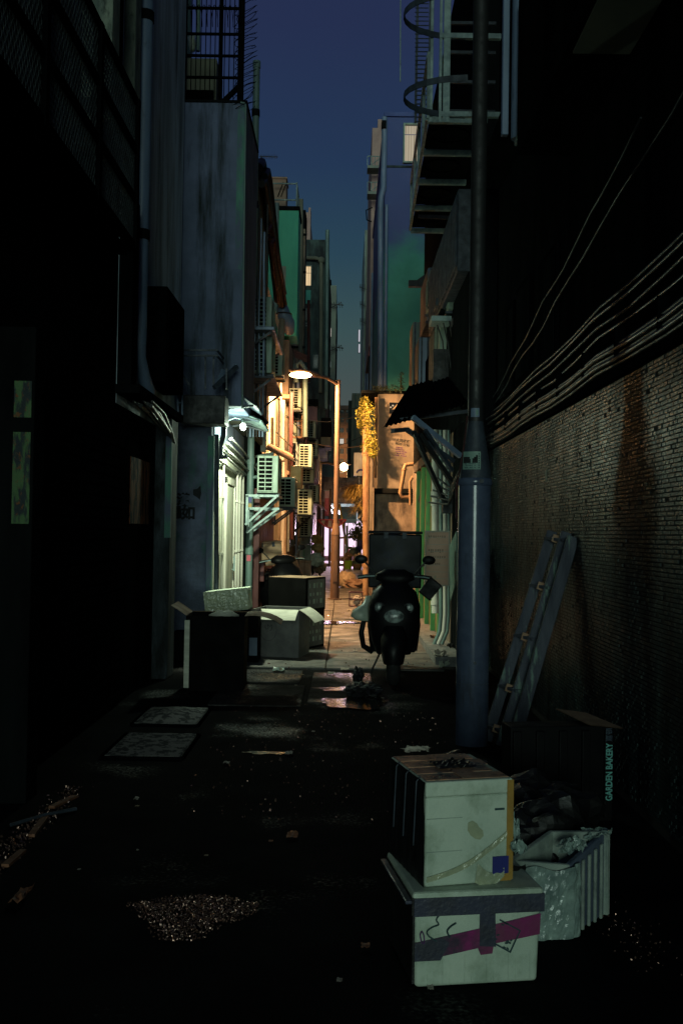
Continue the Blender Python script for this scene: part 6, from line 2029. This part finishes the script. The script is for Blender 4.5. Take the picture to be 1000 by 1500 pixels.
for k, (px, py, s, mm, lab) in enumerate(((423, 1106, .05, 'paper', 'small pale scrap of paper in the middle of the dark ground'), (428, 1227, .055, 'leaflit', 'reddish crumpled leaf lying before the foam boxes'),
                                          (332, 1120, .04, 'paper', 'tiny paper scrap beyond the iron plates'), (535, 1390, .03, 'leaflit', 'curled leaf by the foot of the purple taped box'),
                                          (497, 1441, .02, 'paper', 'tiny pale crumb of paper nearest the viewer'), (630, 1452, .02, 'paper', 'tiny crumb of paper under the purple taped box'))):
    p = gp_(px, py)
    scrap((p.x, p.y, 0), (s, s * 1.5), m[mm], lab, 'litter', k + 3)
for k in range(26):
    y = 4.2 + RND.random() ** 1.5 * 8
    x = RND.uniform(-1.35, .9)
    s = RND.uniform(.008, .026)
    scrap((x, y, .0 if y < 8.4 else .02), (s, s * RND.uniform(.8, 1.8)), m[RND.choice(['paper', 'leaflit', 'paper', 'sack'])], 'one of the small scraps of litter strewn over the dark ground', 'litter', 40 + k, 'litter scraps on the ground', .3)
for k, (px, py, s) in enumerate(((530, 878, .14), (512, 896, .10), (505, 984, .09), (522, 1008, .10), (560, 948, .05), (485, 990, .07), (408, 985, .12), (520, 956, .05))):
    p = gp_(px, py)
    scrap((p.x, p.y, .015), (s, s * 1.6), m['film'] if k in (6,) else m['paper'], ['pale wrapper beside the far stout orange pipe', 'flattened pale wrapper in the lamplight', 'shred of paper beside the nearer scooter', 'pale scrap by the dark bag before the scooter',
          'tiny scrap under the scooter footboard', 'thin shred of paper at the slab joint', 'clear film scrap before the opened carton', 'small scrap left of the scooter wheel'][k], 'litter', 120 + k)
# curled bark-like leaf and stick at the gutter
p = gp_(32, 1317)
scrap((p.x, p.y, 0), (.06, .16), m['leaflit'], 'large curled dry leaf by the gutter nearest the viewer', 'leaf', 77, None, .3, 'dry_leaf')
p, q = gp_(16, 1212), gp_(112, 1188)
solo('wooden_stick', MB().tube([V((p.x, p.y, .012)), V(((p.x + q.x) / 2, (p.y + q.y) / 2 + .02, .016)), V((q.x, q.y, .012))], .010, 6), m['darksteel'], 'thin dark stick lying across the gutter strip', 'stick')
gut = MB()
for (a, b_) in (((8, 1272), (34, 1248)), ((46, 1228), (70, 1195)), ((76, 1186), (110, 1168))):
    p, q = gp_(*a), gp_(*b_)
    gut.bar((p.x, p.y, .012), (q.x, q.y, .006), .034, .014)
go_ = structure('lit_gutter_streak', gut, m['leaflit'])  # flat bars whose orange stands for lamplit streaks along the gutter

# dark rag before the scooter, wrappers on the kerb
p = gp_(533, 1024)
lump('bin_bag', (p.x, p.y + .1, .06), (.16, .12, .075), m['bag'], 'small black bag collapsed on the ground before the scooter', 'bin bag', 21, .9, 3)
p = gp_(524, 1006)
lump('bin_bag', (p.x, p.y, .10), (.05, .05, .08), m['bag'], 'black plastic tuft standing beside the small collapsed bag', 'bin bag', 22, .9, 3)
for k, (px, py, r_, mm, lab) in enumerate(((645, 975, .07, 'paper', 'crumpled white wrapper on the kerb behind the steel post'), (650, 993, .06, 'whiteplastic', 'greenish white crumpled cup on the kerb behind the steel post'),
                                           (636, 948, .06, 'leaflit', 'orange brown crumpled rag on the kerb near the doors'), (660, 962, .05, 'bag', 'dark crumpled wrapper on the kerb'))):
    p = gp_(px, py)
    lump('crumpled_wrapper', (p.x, p.y, .14), (r_, r_ * 1.2, r_ * .6), m[mm], lab, 'wrapper', 31 + k, 1.0, 3)

# --- cartons on the floor
def carton(name, label, loc, rz, w, d, h, mat, flaps=(), th=.006, flapmat=None, lid=False, inner=None, group=None):
    t = thing(name, label, 'carton', loc, rz, group)
    bevel(part('front_wall', MB().box(-w / 2, w / 2, -d / 2, -d / 2 + th, 0, h), mat, t), .002, 1)
    bevel(part('back_wall', MB().box(-w / 2, w / 2, d / 2 - th, d / 2, 0, h), mat, t), .002, 1)
    bevel(part('side_wall', MB().box(-w / 2, -w / 2 + th, -d / 2 + th + .001, d / 2 - th - .001, 0, h), mat, t), .002, 1)
    bevel(part('side_wall', MB().box(w / 2 - th, w / 2, -d / 2 + th + .001, d / 2 - th - .001, 0, h), mat, t), .002, 1)
    part('bottom', MB().box(-w / 2 + th, w / 2 - th, -d / 2 + th, d / 2 - th, .002, .01), mat, t)
    fm = flapmat or mat
    for (side, L, ang_, curl) in flaps:
        n = 5
        g1, g2 = [], []
        for i in range(n + 1):
            u_ = i / n
            a = rad(ang_ + curl * u_)
            # distance out / up
            ox, oz = 0, 0
            for k in range(i):
                aa = rad(ang_ + curl * (k + .5) / n)
                ox += L / n * math.cos(aa)
                oz += L / n * math.sin(aa)
            r1_, r2_ = [], []
            for s_ in (-1, 1):
                if side in 'FB':
                    y = (-d / 2 - ox) if side == 'F' else (d / 2 + ox)
                    p = V((s_ * (w / 2 - .004), y, h + oz))
                else:
                    x = (-w / 2 - ox) if side == 'L' else (w / 2 + ox)
                    p = V((x, s_ * (d / 2 - .004), h + oz))
                r1_.append(p)
                r2_.append(p + V((0, 0, .005)))
            g1.append(r1_)
            g2.append(r2_)
        part('flap', MB().sheet(g1).sheet([r[::-1] for r in g2]).sheet([[g1[-1][0], g1[-1][1]], [g2[-1][0], g2[-1][1]]]), fm, t)
    if lid:
        part('top', MB().box(-w / 2 + .001, w / 2 - .001, -d / 2 + .001, d / 2 - .001, h + .0005, h + .006), flapmat or mat, t)
    return t


pA = gp_(312, 1013)
k1 = carton('open_carton', 'black carton with curling flaps standing open by the iron plates', (pA.x, pA.y + .27, .0), rad(2), .545, .52, .70, m['cartondark'],
            (('L', .17, 36, -6), ('R', .36, 10, -44), ('B', .20, -60, -20)), flapmat=m['cartonbrown'])
part('edge_liner', MB().box(-.272 - .012, -.272 + .035, -.264, -.2605, .03, .66), m['cartonwhite'], k1)
part('liner', MB().ball((0.05, .05, .66), (.14, .12, .07), 14, 8, .5, 3, 3), m['cartonwhite'], k1)
pB = gp_(402, 966)
k2 = carton('open_carton', 'grey carton with broad drooping pale flaps before the taller black cartons', (pB.x + .06, pB.y + .30, .02), rad(-12), .56, .52, .56, m['carton'],
            (('F', .20, -24, -20), ('R', .24, -25, -25), ('B', .2, -70, 0), ('L', .12, -60, 0)), flapmat=m['cartonwhite'])
c0 = []
stroke(k2, [V((-.09 + .10 * math.cos(a * math.pi / 12), .32 + .13 * math.sin(a * math.pi / 12))) for a in range(25)], .003, 'inkblack', lambda x, z_: (x, -.2625, z_), 'marker_ring')
stroke(k2, curve([(-.13, .37), (-.12, .33), (-.09, .34), (-.10, .38), (-.07, .36), (-.05, .38), (-.05, .33), (-.07, .31)]), .005, 'inkblack', lambda x, z_: (x, -.2625, z_), 'marker_stroke')
pC = at(434, 955, 12.55)
k3 = carton('stacked_carton', 'black carton at the bottom of the pair behind the grey open carton', (-.59, 12.86, .02), rad(-24), .52, .55, .47, m['cartondark'], lid=True)
k4 = carton('stacked_carton', 'black carton on top of the pair with a pale lit lid', (-.59, 12.85, .498), rad(-25), .53, .56, .42, m['cartondark'], lid=True, flapmat=m['cartonbrown'])
for kk in (k3, k4):
    part('side_label', MB().box(.2605 if kk is k3 else .2655, .2625 if kk is k3 else .2675, -.22, .24, .03, .40), m['carton'], kk)
    lb = MB()
    for i in range(4):
        for j in range(3):
            lb.box(.2626 if kk is k3 else .2676, .2635 if kk is k3 else .2685, -.18 + i * .10, -.18 + i * .10 + .02 + .035 * ((i + j) % 2), .09 + j * .10, .09 + j * .10 + .06 - .02 * (j % 2))
    part('label_print', lb, m['foamdirty'], kk, kind='stuff')
pD = at(335, 897, 11.25)
wf = thing('foam_box', 'white foam box wrapped in glossy film lying tilted on a dark crate', 'foam box', (pD.x, 11.35, pD.z + .012), rad(-2))
wf.rotation_euler = (0, rad(-7), rad(-2))
bevel(part('body', MB().box(-.245, .245, -.16, .16, 0, .20), m['foam'], wf), .012, 3)
bevel(part('lid', MB().box(-.25, .25, -.165, .165, .202, .245), m['foam'], wf), .01, 3)
g_ = []
for i in range(33):
    row = []
    for j in range(15):
        x, z_ = -.25 + .5 * i / 32, .006 + .24 * j / 14
        row.append((x, -.168 - .006 * abs(noise.noise(V((x * 26, z_ * 34, 2)))), z_))
    g_.append(row)
part('film_wrap', MB().sheet(g_), m['tapeclear'], wf)
lw = thing('dark_crate', 'low dark crate supporting the film wrapped foam box', 'crate', (pD.x + .04, 11.4, .0))
part('body', MB().box(-.26, .30, -.17, .2, .012, .60), m['cartondark'], lw, .01)
part('rim', MB().box(-.265, .305, -.175, .205, .55, .59), m['blackplastic'], lw, .006)
part('pale_label', MB().box(.2, .29, -.1745, -.171, .10, .30), m['pvcblue'], lw)

# --- scooters
def make_scooter(label, boxmat, boxsize, boxz, loc, rz):
    t = thing('scooter', label, 'scooter', loc, rz)
    w_ = part('front_wheel', MB().ring((0, -.62, .235), .175, .068, 'X', 28, 12), m['tyre'], t)
    part('rim', MB().ring((0, -.62, .235), .135, .018, 'X', 24, 8), m['blackmetal'], w_)
    sp_ = MB()
    for k in range(5):
        a = 2 * math.pi * k / 5
        sp_.bar((0, -.62, .235), (0, -.62 + .13 * math.cos(a), .235 + .13 * math.sin(a)), .03)
    part('spoke', sp_, m['blackmetal'], w_)
    part('brake_disc', MB().tube([(-.065, -.62, .235), (-.061, -.62, .235)], .10, 24), m['plate'], w_)
    w_ = part('rear_wheel', MB().ring((0, .62, .235), .18, .06, 'X', 28, 12), m['tyre'], t)
    part('rim', MB().ring((0, .62, .235), .135, .02, 'X', 24, 8), m['blackmetal'], w_)
    part('front_fender', MB().loft([(0, -.66, .22, .10, .20), (0, -.65, .34, .125, .24), (0, -.62, .46, .13, .22), (0, -.56, .58, .10, .12)], 20, 2.4), m['blackplastic'], t)
    for x in (-.085, .085):
        part('fork_leg', MB().tube([(x, -.62, .235), (x, -.50, .62)], .022, 10), m['darksteel'], t)
    part('front_cowl', MB().loft([(0, -.40, .28, .17, .12), (0, -.44, .42, .225, .16), (0, -.47, .60, .255, .19), (0, -.45, .76, .26, .19), (0, -.40, .90, .22, .16), (0, -.36, .985, .13, .12)], 28, 2.5), m['blackplastic'], t)
    part('leg_shield', MB().loft([(0, -.26, .30, .24, .06), (0, -.24, .55, .27, .07), (0, -.26, .80, .25, .08), (0, -.28, .95, .17, .08)], 24, 3), m['blackplastic'], t)
    hl = part('headlight', MB().ball((0, -.625, .665), (.105, .05, .078), 20, 12), m['lens'], t)
    part('bezel', MB().ring((0, -.63, .665), .0, .0, 'Y', 3, 3) if False else MB().tube([(.115 * math.cos(a * math.pi / 12), -.628, .665 + .085 * math.sin(a * math.pi / 12)) for a in range(25)], .010, 6, False), m['blackmetal'], hl)
    for x in (-.145, .145):
        il = part('indicator', MB().ball((x, -.60, .755), (.045, .03, .045), 16, 10), m['lens'], t)
        part('bezel', MB().ring((x, -.618, .755), .047, .007, 'Y', 20, 6), m['blackmetal'], il)
    part('number_plate', MB().box(-.08, .08, -.648, -.644, .50, .545), m['blackmetal'], t)
    part('handlebar_cowl', MB().loft([(0, -.33, .97, .10, .09), (0, -.34, 1.02, .20, .11), (0, -.32, 1.075, .19, .11), (0, -.30, 1.12, .10, .07)], 24, 2.6), m['blackplastic'], t)
    part('handlebar', MB().tube([(-.36, -.20, 1.03), (-.2, -.28, 1.06), (0, -.30, 1.07), (.2, -.28, 1.06), (.36, -.20, 1.03)], .014, 10), m['blackmetal'], t)
    for x in (-1, 1):
        part('grip', MB().tube([(x * .24, -.265, 1.05), (x * .37, -.195, 1.03)], .022, 12), m['tyre'], t)
        part('brake_lever', MB().tube([(x * .20, -.31, 1.05), (x * .30, -.30, 1.045), (x * .37, -.26, 1.03)], .007, 6), m['galv'], t)
        mr_ = part('mirror', MB().ball((x * .345, -.235, 1.215), (.068, .018, .046), 18, 10), m['blackplastic'], t)
        part('mirror_stalk', MB().tube([(x * .20, -.27, 1.06), (x * .25, -.26, 1.13), (x * .31, -.24, 1.195)], .009, 8), m['blackmetal'], mr_)
        part('mirror_glass', MB().add([(x * .345 + .058 * math.cos(2 * math.pi * a / 16), -.2165, 1.215 + .038 * math.sin(2 * math.pi * a / 16)) for a in range(16)], [tuple(range(16))[::-1]]), m['glassdark'], mr_)
        part('footboard_trim', MB().box(x * .17 - .05, x * .17 + .05, -.20, .16, .27, .31), m['blackplastic'], t, .01)
    part('floorboard', MB().box(-.15, .15, -.25, .2, .25, .305), m['blackplastic'], t, .012)
    part('rear_body', MB().loft([(0, .42, .34, .16, .30), (0, .48, .48, .20, .40), (0, .52, .64, .19, .42), (0, .54, .72, .16, .40)], 28, 2.6), m['blackplastic'], t)
    part('seat', MB().loft([(0, .36, .72, .15, .40), (0, .38, .78, .16, .42), (0, .42, .82, .13, .38)], 24, 2.6), m['tyre'], t)
    part('exhaust', MB().tube([(.16, .2, .30), (.19, .45, .28), (.20, .75, .33)], [.03, .055, .05], 12), m['darksteel'], t)
    part('side_stand', MB().tube([(-.12, .05, .28), (-.24, .02, .015)], .012, 6), m['blackmetal'], t)
    part('rack', MB().bar((-.12, .5, .84), (-.12, .95, .84), .02).bar((.12, .5, .84), (.12, .95, .84), .02).bar((-.12, .9, .84), (-.12, .8, .6), .02).bar((.12, .9, .84), (.12, .8, .6), .02), m['blackmetal'], t)
    bx = part('delivery_box', MB().box(-boxsize[0] / 2, boxsize[0] / 2, .45, .45 + boxsize[1], boxz, boxz + boxsize[2]), boxmat, t, .015)
    part('box_lid', MB().box(-boxsize[0] / 2 - .008, boxsize[0] / 2 + .008, .44, .46 + boxsize[1], boxz + boxsize[2] + .002, boxz + boxsize[2] + .035), boxmat, bx, .012)
    for x in (-.1, .1):
        part('latch', MB().box(x - .025, x + .025, .43, .4365, boxz + boxsize[2] - .05, boxz + boxsize[2] + .02), m['darksteel'], bx, .004)
    return t


ps = gp_(581, 1008)
s1 = make_scooter('black scooter facing the viewer with a tall glossy black delivery box', m['glossblack'], (.575, .46, .585), .89, (ps.x, ps.y + .72, .015), rad(-3))
part('hand_guard', MB().obox((.36, -.30, .93), (.15, .03, .20), (0, rad(38), 0)), m['blackplastic'], s1, .012)
# pale plastic leg cover hanging at the scooter's side
part('leg_cover', MB().loft([(-.30, -.30, .60, .085, .10), (-.34, -.32, .64, .10, .11), (-.335, -.30, .70, .085, .10), (-.275, -.24, .76, .05, .07), (-.255, -.2, .84, .035, .05)], 16, 2.3, cap=False), m['whiteplastic'], s1)
part('crash_guard', MB().tube([(-.22, -.1, .62), (-.31, -.14, .58), (-.335, -.16, .46), (-.31, -.14, .32), (-.22, -.1, .26)], .030, 8), m['blackplastic'], s1)
s2_ = make_scooter('dark scooter with a tan delivery box parked behind the black cartons', m['tanbox'], (.50, .45, .36), .92, (at(412, 830, 15.6).x, 15.8, .02), rad(18))
s2_.rotation_euler = (0, rad(-5), rad(22))
rs = thing('road_barrier', 'slatted brown board leaning behind the scooter with the tan box', 'board', tuple(gp_(430, 858)))
for k in range(4):
    p, q = at(428 + k * 4, 846, 17.2), at(423 + k * 4, 815, 17.4)
    part('slat', MB().bar(at(432 + k * 2.6, 842, 17.2 + .1 * k), at(424 + k * 2.6, 818, 17.3 + .1 * k), .03, .05), m['cartonbrown'], rs, world=True)

# white boxes stacked further on, bundles, parcels
labs = ['lowest tan carton under the white boxes stacked by the lamplit wall', 'middle white foam box of the stack by the lamplit wall', 'top white foam box of the stack by the lamplit wall']
for k, (a, b_, c_, d_, mm) in enumerate(((437, 455, 821, 842, 'tanbox'), (436, 455, 798, 821, 'acwhite'), (433, 454, 784, 797.5, 'acwhite'))):
    Y = 29.2
    x0, x1, z0, z1 = rect(a, b_, c_, d_, Y)
    if k == 0: z0 = .02
    t = thing('stacked_box', labs[k], 'box', ((x0 + x1) / 2, Y + .3, z0))
    part('body', MB().box(x0, x1, Y, Y + .6, z0 + .002, z1 - .07), m[mm], t, .012, world=True)
    part('lid', MB().box(x0 - .015, x1 + .015, Y - .015, Y + .615, z1 - .068, z1 - .002), m[mm], t, .012, world=True)
    part('tie_string', MB().box((x0 + x1) / 2 - .012, (x0 + x1) / 2 + .012, Y - .02, Y - .0155, z0 + .1, z1), m['doorgreen'] if k == 1 else m['rustpipe'], t, world=True)
for k, (px, py, Y, s, mm, lab) in enumerate(((464, 790, 29.5, .17, 'tapeamber', 'yellowish parcel heaped beyond the stacked white boxes'), (466, 802, 29.6, .19, 'orangeshade', 'bright yellow bundle on the heap beyond the white boxes'),
                                             (463, 820, 29.6, .24, 'foam', 'pale sack slumped at the foot of the heap beyond the white boxes'), (468, 833, 31.0, .18, 'sack', 'small pale sack at the edge of the lamplit ground'))):
    p = at(px, py, Y)
    lump('sack', tuple(p), (s, s, s * .8), m[mm], lab, 'sack', 50 + k, .5, 2.5)
bx = thing('cardboard_box', 'small pale carton on the ground near the shop window', 'box', tuple(gp_(473, 836)))
x0, x1, z0, z1 = rect(469, 478, 825, 836, 41)
part('body', MB().box(x0, x1, 41, 41.3, z0, z1), m['sack'], bx, .01, world=True)
part('flap', MB().box(x0 - .1, x0 + .02, 41.0, 41.3, z1, z1 + .02), m['sack'], bx, world=True)
tr = thing('folding_trestle', 'dark folded trestle standing past the stacked boxes', 'trestle', tuple(gp_(462, 842)))
f = MB().bar(at(456, 812, 34), at(458, 842, 34), .06).bar(at(456, 815, 34), at(468, 842, 34), .05).bar(at(460, 815, 34.4), at(459, 840, 34.4), .05)
part('leg', f, m['blackmetal'], tr, world=True)
part('cross_bar', MB().bar(at(457, 828, 34), at(463, 830, 34), .04), m['blackmetal'], tr, world=True)
p = gp_(507, 862)
lump('sack', (p.x, p.y + .2, .22), (.27, .26, .24), m['sack'], 'plump pale sack lying behind the nearest lamp post', 'sack', 61, .35, 2)
p = gp_(520, 862)
b_ = MB().ball((p.x, p.y, .12), (.34, .3, .16), 14, 8, .5, 3, 2.5, smooth=False)
solo('cardboard_heap', b_, m['cartonbrown'], 'flattened dark brown cardboard beside the plump pale sack', 'cardboard')
t = thing('plastic_crate', 'see through reddish crate holding a lit pale bag near the orange pipe', 'crate', tuple(gp_(521, 888)))
p = gp_(521, 890)
f = MB()
for zz in (.02, .16, .30):
    f.bar((p.x - .13, p.y, zz), (p.x + .13, p.y, zz), .02).bar((p.x - .13, p.y + .25, zz), (p.x + .13, p.y + .25, zz), .02)
    f.bar((p.x - .13, p.y, zz), (p.x - .13, p.y + .25, zz), .02).bar((p.x + .13, p.y, zz), (p.x + .13, p.y + .25, zz), .02)
for xx in (-.13, .13):
    for yy in (0, .25): f.bar((p.x + xx, p.y + yy, .02), (p.x + xx, p.y + yy, .31), .02)
part('frame', f, m['redgate'], t, world=True)
part('bottom', MB().box(p.x - .13, p.x + .13, p.y, p.y + .25, .021, .03), m['redgate'], t, world=True)
lump('plastic_bag', (p.x + .02, p.y + .12, .14), (.08, .08, .10), m['paper'], 'pale bag inside the see through reddish crate', 'bag', 66, .6, 3)

# pots, bucket, green bin by the shop
bk = thing('lime_bucket', 'lime green bucket holding a bare plant before the shop window', 'bucket', tuple(gp_(509, 834)))
p = gp_(509, 834)
part('pail', MB().tube([(p.x, p.y, .02), (p.x, p.y, .36)], [.15, .20], 18), m['lime'], bk, world=True)
part('plant', MB().ball((p.x - .02, p.y, .50), (.20, .2, .18), 10, 7, 1.2, 3, 3.5, smooth=False), m['terra'], bk, world=True)
pt2 = thing('plant_pot', 'brown plant pot with a dark saucer beside the lime green bucket', 'plant pot', tuple(gp_(522, 835)))
p = gp_(523, 835)
part('pot', MB().tube([(p.x, p.y, .02), (p.x, p.y, .24)], [.15, .21], 16), m['terra'], pt2, world=True)
part('saucer', MB().tube([(p.x, p.y, .25), (p.x, p.y, .37)], [.23, .20], 16), m['dkgreen'], pt2, world=True)
part('plant', MB().ball((p.x, p.y, .50), (.18, .18, .16), 10, 7, 1.2, 8, 3.5, smooth=False), m['sack'], pt2, world=True)
gb_ = thing('wheeled_bin', 'dark green wheeled bin standing behind the plant pots', 'bin', tuple(gp_(522, 831)))
x0, x1, z0, z1 = rect(511, 529, 801, 832, 42.2)
part('body', MB().box(x0, x1, 42.2, 42.9, z0 + .5, z1 - .1), m['dkgreen'], gb_, .04, world=True)
part('lid', MB().box(x0 - .03, x1 + .02, 42.15, 42.95, z1 - .098, z1), m['dkgreen'], gb_, .02, world=True)
part('leg', MB().box(x0 + .05, x0 + .12, 42.3, 42.8, .0, z0 + .5).box(x1 - .12, x1 - .05, 42.3, 42.8, .0, z0 + .5), m['blackmetal'], gb_, world=True)
solo('blue_cloth', MB().ball(at(527, 795, 42), (.14, .05, .36), 12, 8, .6, 3, 3), m['navy'], 'blue cloth hanging above the dark green bin', 'cloth')

# --- faded notice board and the board seen edge-on beside it
nbd = thing('notice_board', 'faded notice board tinted pinkish as if lamplit with ruled rows above the pipes', 'notice board', tuple(at(640, 858, 12.0)))
x0, x1, z0, z1 = rect(622.5, 657, 778, 858, 12.0)
part('panel', MB().box(x0, x1, 12.0, 12.02, z0, z1), m['boardpaper'], nbd, world=True)
part('frame', MB().box(x0 - .008, x1 + .008, 11.985, 12.0, z1 - .012, z1 + .006).box(x0 - .008, x1 + .008, 11.985, 12.0, z0 - .004, z0 + .012).box(x0 - .008, x0 + .008, 11.986, 12.001, z0 + .012, z1 - .012).box(x1 - .007, x1 + .008, 11.986, 12.001, z0 + .012, z1 - .012), m['boardrule'], nbd, world=True)
for k in range(1, 8):
    z_ = z0 + (z1 - z0) * k / 8
    part('rule', MB().box(x0 + .012, x1 - .008, 11.996, 11.999, z_, z_ + .0045), m['boardrule'], nbd, world=True)
wn = MB()
for r_, (n, hh) in {1: (8, .03), 3: (7, .045), 4: (8, .035), 5: (4, .03)}.items():
    for k in range(n):
        xx = x0 + .035 + k * .027 + (.05 if r_ == 5 else 0)
        z_ = z1 - (z1 - z0) * (r_ - .35) / 8
        wn.box(xx, xx + RND.uniform(.010, .020), 11.9965, 11.999, z_ - hh * RND.uniform(.6, 1), z_)
part('faded_lettering', wn, m['notice_ink'], nbd, world=True)
bd2 = thing('leaning_board', 'pale board turned edge on between the notice board and the steel post', 'board', tuple(at(662, 870, 11.3)))
pp = [at(657.5, 800, 11.7), at(668, 778, 10.9), at(668, 850, 10.9), at(659, 880, 11.7)]
th = V((.012, .006, 0))
part('sheet', MB().add([p for p in pp] + [p + th for p in pp], [(0, 1, 2, 3), (7, 6, 5, 4), (0, 4, 5, 1), (1, 5, 6, 2), (2, 6, 7, 3), (3, 7, 4, 0)]), m['stickerpale'], bd2, world=True)

# --- plants
def leafball(pts, n, s0, s1, seed, mat, name, label, stemmat=None, stem=None, droop=0, flat=False):
    r = random.Random(seed)
    b_ = MB()
    for i in range(n):
        c, rad_ = pts[r.randrange(len(pts))]
        c = V(c)
        d = V((r.gauss(0, 1), r.gauss(0, 1), r.gauss(0, 1)))
        d.normalize()
        p = c + d * rad_ * r.random() ** .5
        s = r.uniform(s0, s1)
        u_ = V((r.gauss(0, 1), r.gauss(0, 1), r.gauss(0, 1) - droop)).normalized()
        w = u_.cross(V((r.gauss(0, 1), r.gauss(0, 1), r.gauss(0, 1)))).normalized()
        b_.add([p - u_ * s, p + w * s * .45, p + u_ * s, p - w * s * .45], [(0, 1, 2, 3)])
    t = thing(name, label, 'plant', tuple(V(pts[0][0])))
    part('foliage', b_, mat, t, world=True)
    if stem:
        part('stem', MB().tube(stem, .02, 6), stemmat, t, world=True)
    return t


Y = 22.6
leafball([(at(533, 588, Y), .13), (at(532, 604, Y), .19), (at(535, 618, Y), .22), (at(539, 634, Y), .21), (at(543, 648, Y), .18), (at(546, 664, Y), .11), (at(529, 622, Y), .12), (at(538, 598, Y), .20), (at(541, 655, Y), .22), (at(535, 610, Y), .25)], 4200, .012, .026, 3,
         m['vine'], 'hanging_vine', 'yellow lit vine hanging from the annex roof corner', m['rustpipe'], [at(533, 583, Y), at(538, 620, Y), at(545, 660, Y)], .6)
pl_ = [(at(548 + k * 4.5, 571 - RND.uniform(0, 4), 22.9), .06 + .03 * RND.random()) for k in range(10)]
pl_ += [(at(587, 565, 22.9), .13), (at(586, 556, 22.9), .09), (at(588, 548, 22.9), .05), (at(556, 567, 22.9), .09)]
leafball(pl_, 700, .010, .028, 5, m['dkleaf'], 'roof_plant', 'straggling weeds growing along the annex roof edge', m['dkleaf'], [at(587, 576, 22.9), at(587, 550, 22.9)])


def tuft(base, n, L, seed, mat, name, label, lean=-.5):
    r = random.Random(seed)
    b_ = MB()
    for i in range(n):
        a = r.uniform(0, 2 * math.pi)
        out = V((math.cos(a), math.sin(a), 0)) * r.uniform(.15, .8) + V((lean, 0, 0))
        l_ = L * r.uniform(.6, 1.1)
        p0 = V(base) + V((r.gauss(0, .08), r.gauss(0, .08), r.uniform(-.05, .25)))
        pts = [p0 + out * l_ * t + V((0, 0, l_ * (.75 * t - 1.05 * t * t))) for t in (0, .35, .7, 1)]
        sd = V((-out.y, out.x, .3)).normalized() * .010
        for p, q, w0, w1 in zip(pts[:-1], pts[1:], (1, .8, .5), (.8, .5, .1)):
            b_.add([p - sd * w0, p + sd * w0, q + sd * w1, q - sd * w1], [(0, 1, 2, 3)])
    t = thing(name, label, 'plant', tuple(base))
    part('foliage', b_, mat, t, world=True)
    part('root_ball', MB().ball(V(base) + V((0, 0, -.1)), (.16, .16, .22), 12, 8, .6, 3, 3, smooth=False), m['bag'], t, world=True)
    return t


Y = 25
tuft(tuple(at(529, 728, Y)), 480, .62, 9, m['grass'], 'grass_clump', 'drooping dry grass clump lit orange beside the stout orange pipe')
tuft(tuple(at(533, 748, Y)), 300, .45, 10, m['grass'], 'grass_clump', 'lower smaller dry grass clump under the drooping one')
leafball([(at(524, 775, 38), .3), (at(519, 782, 38), .25), (at(528, 785, 38), .25)], 300, .05, .10, 12, m['dkleaf'], 'potted_shrub', 'dark leafy shrub hanging over the green bin by the shop', m['dkleaf'], [at(526, 765, 38), at(524, 800, 38)])
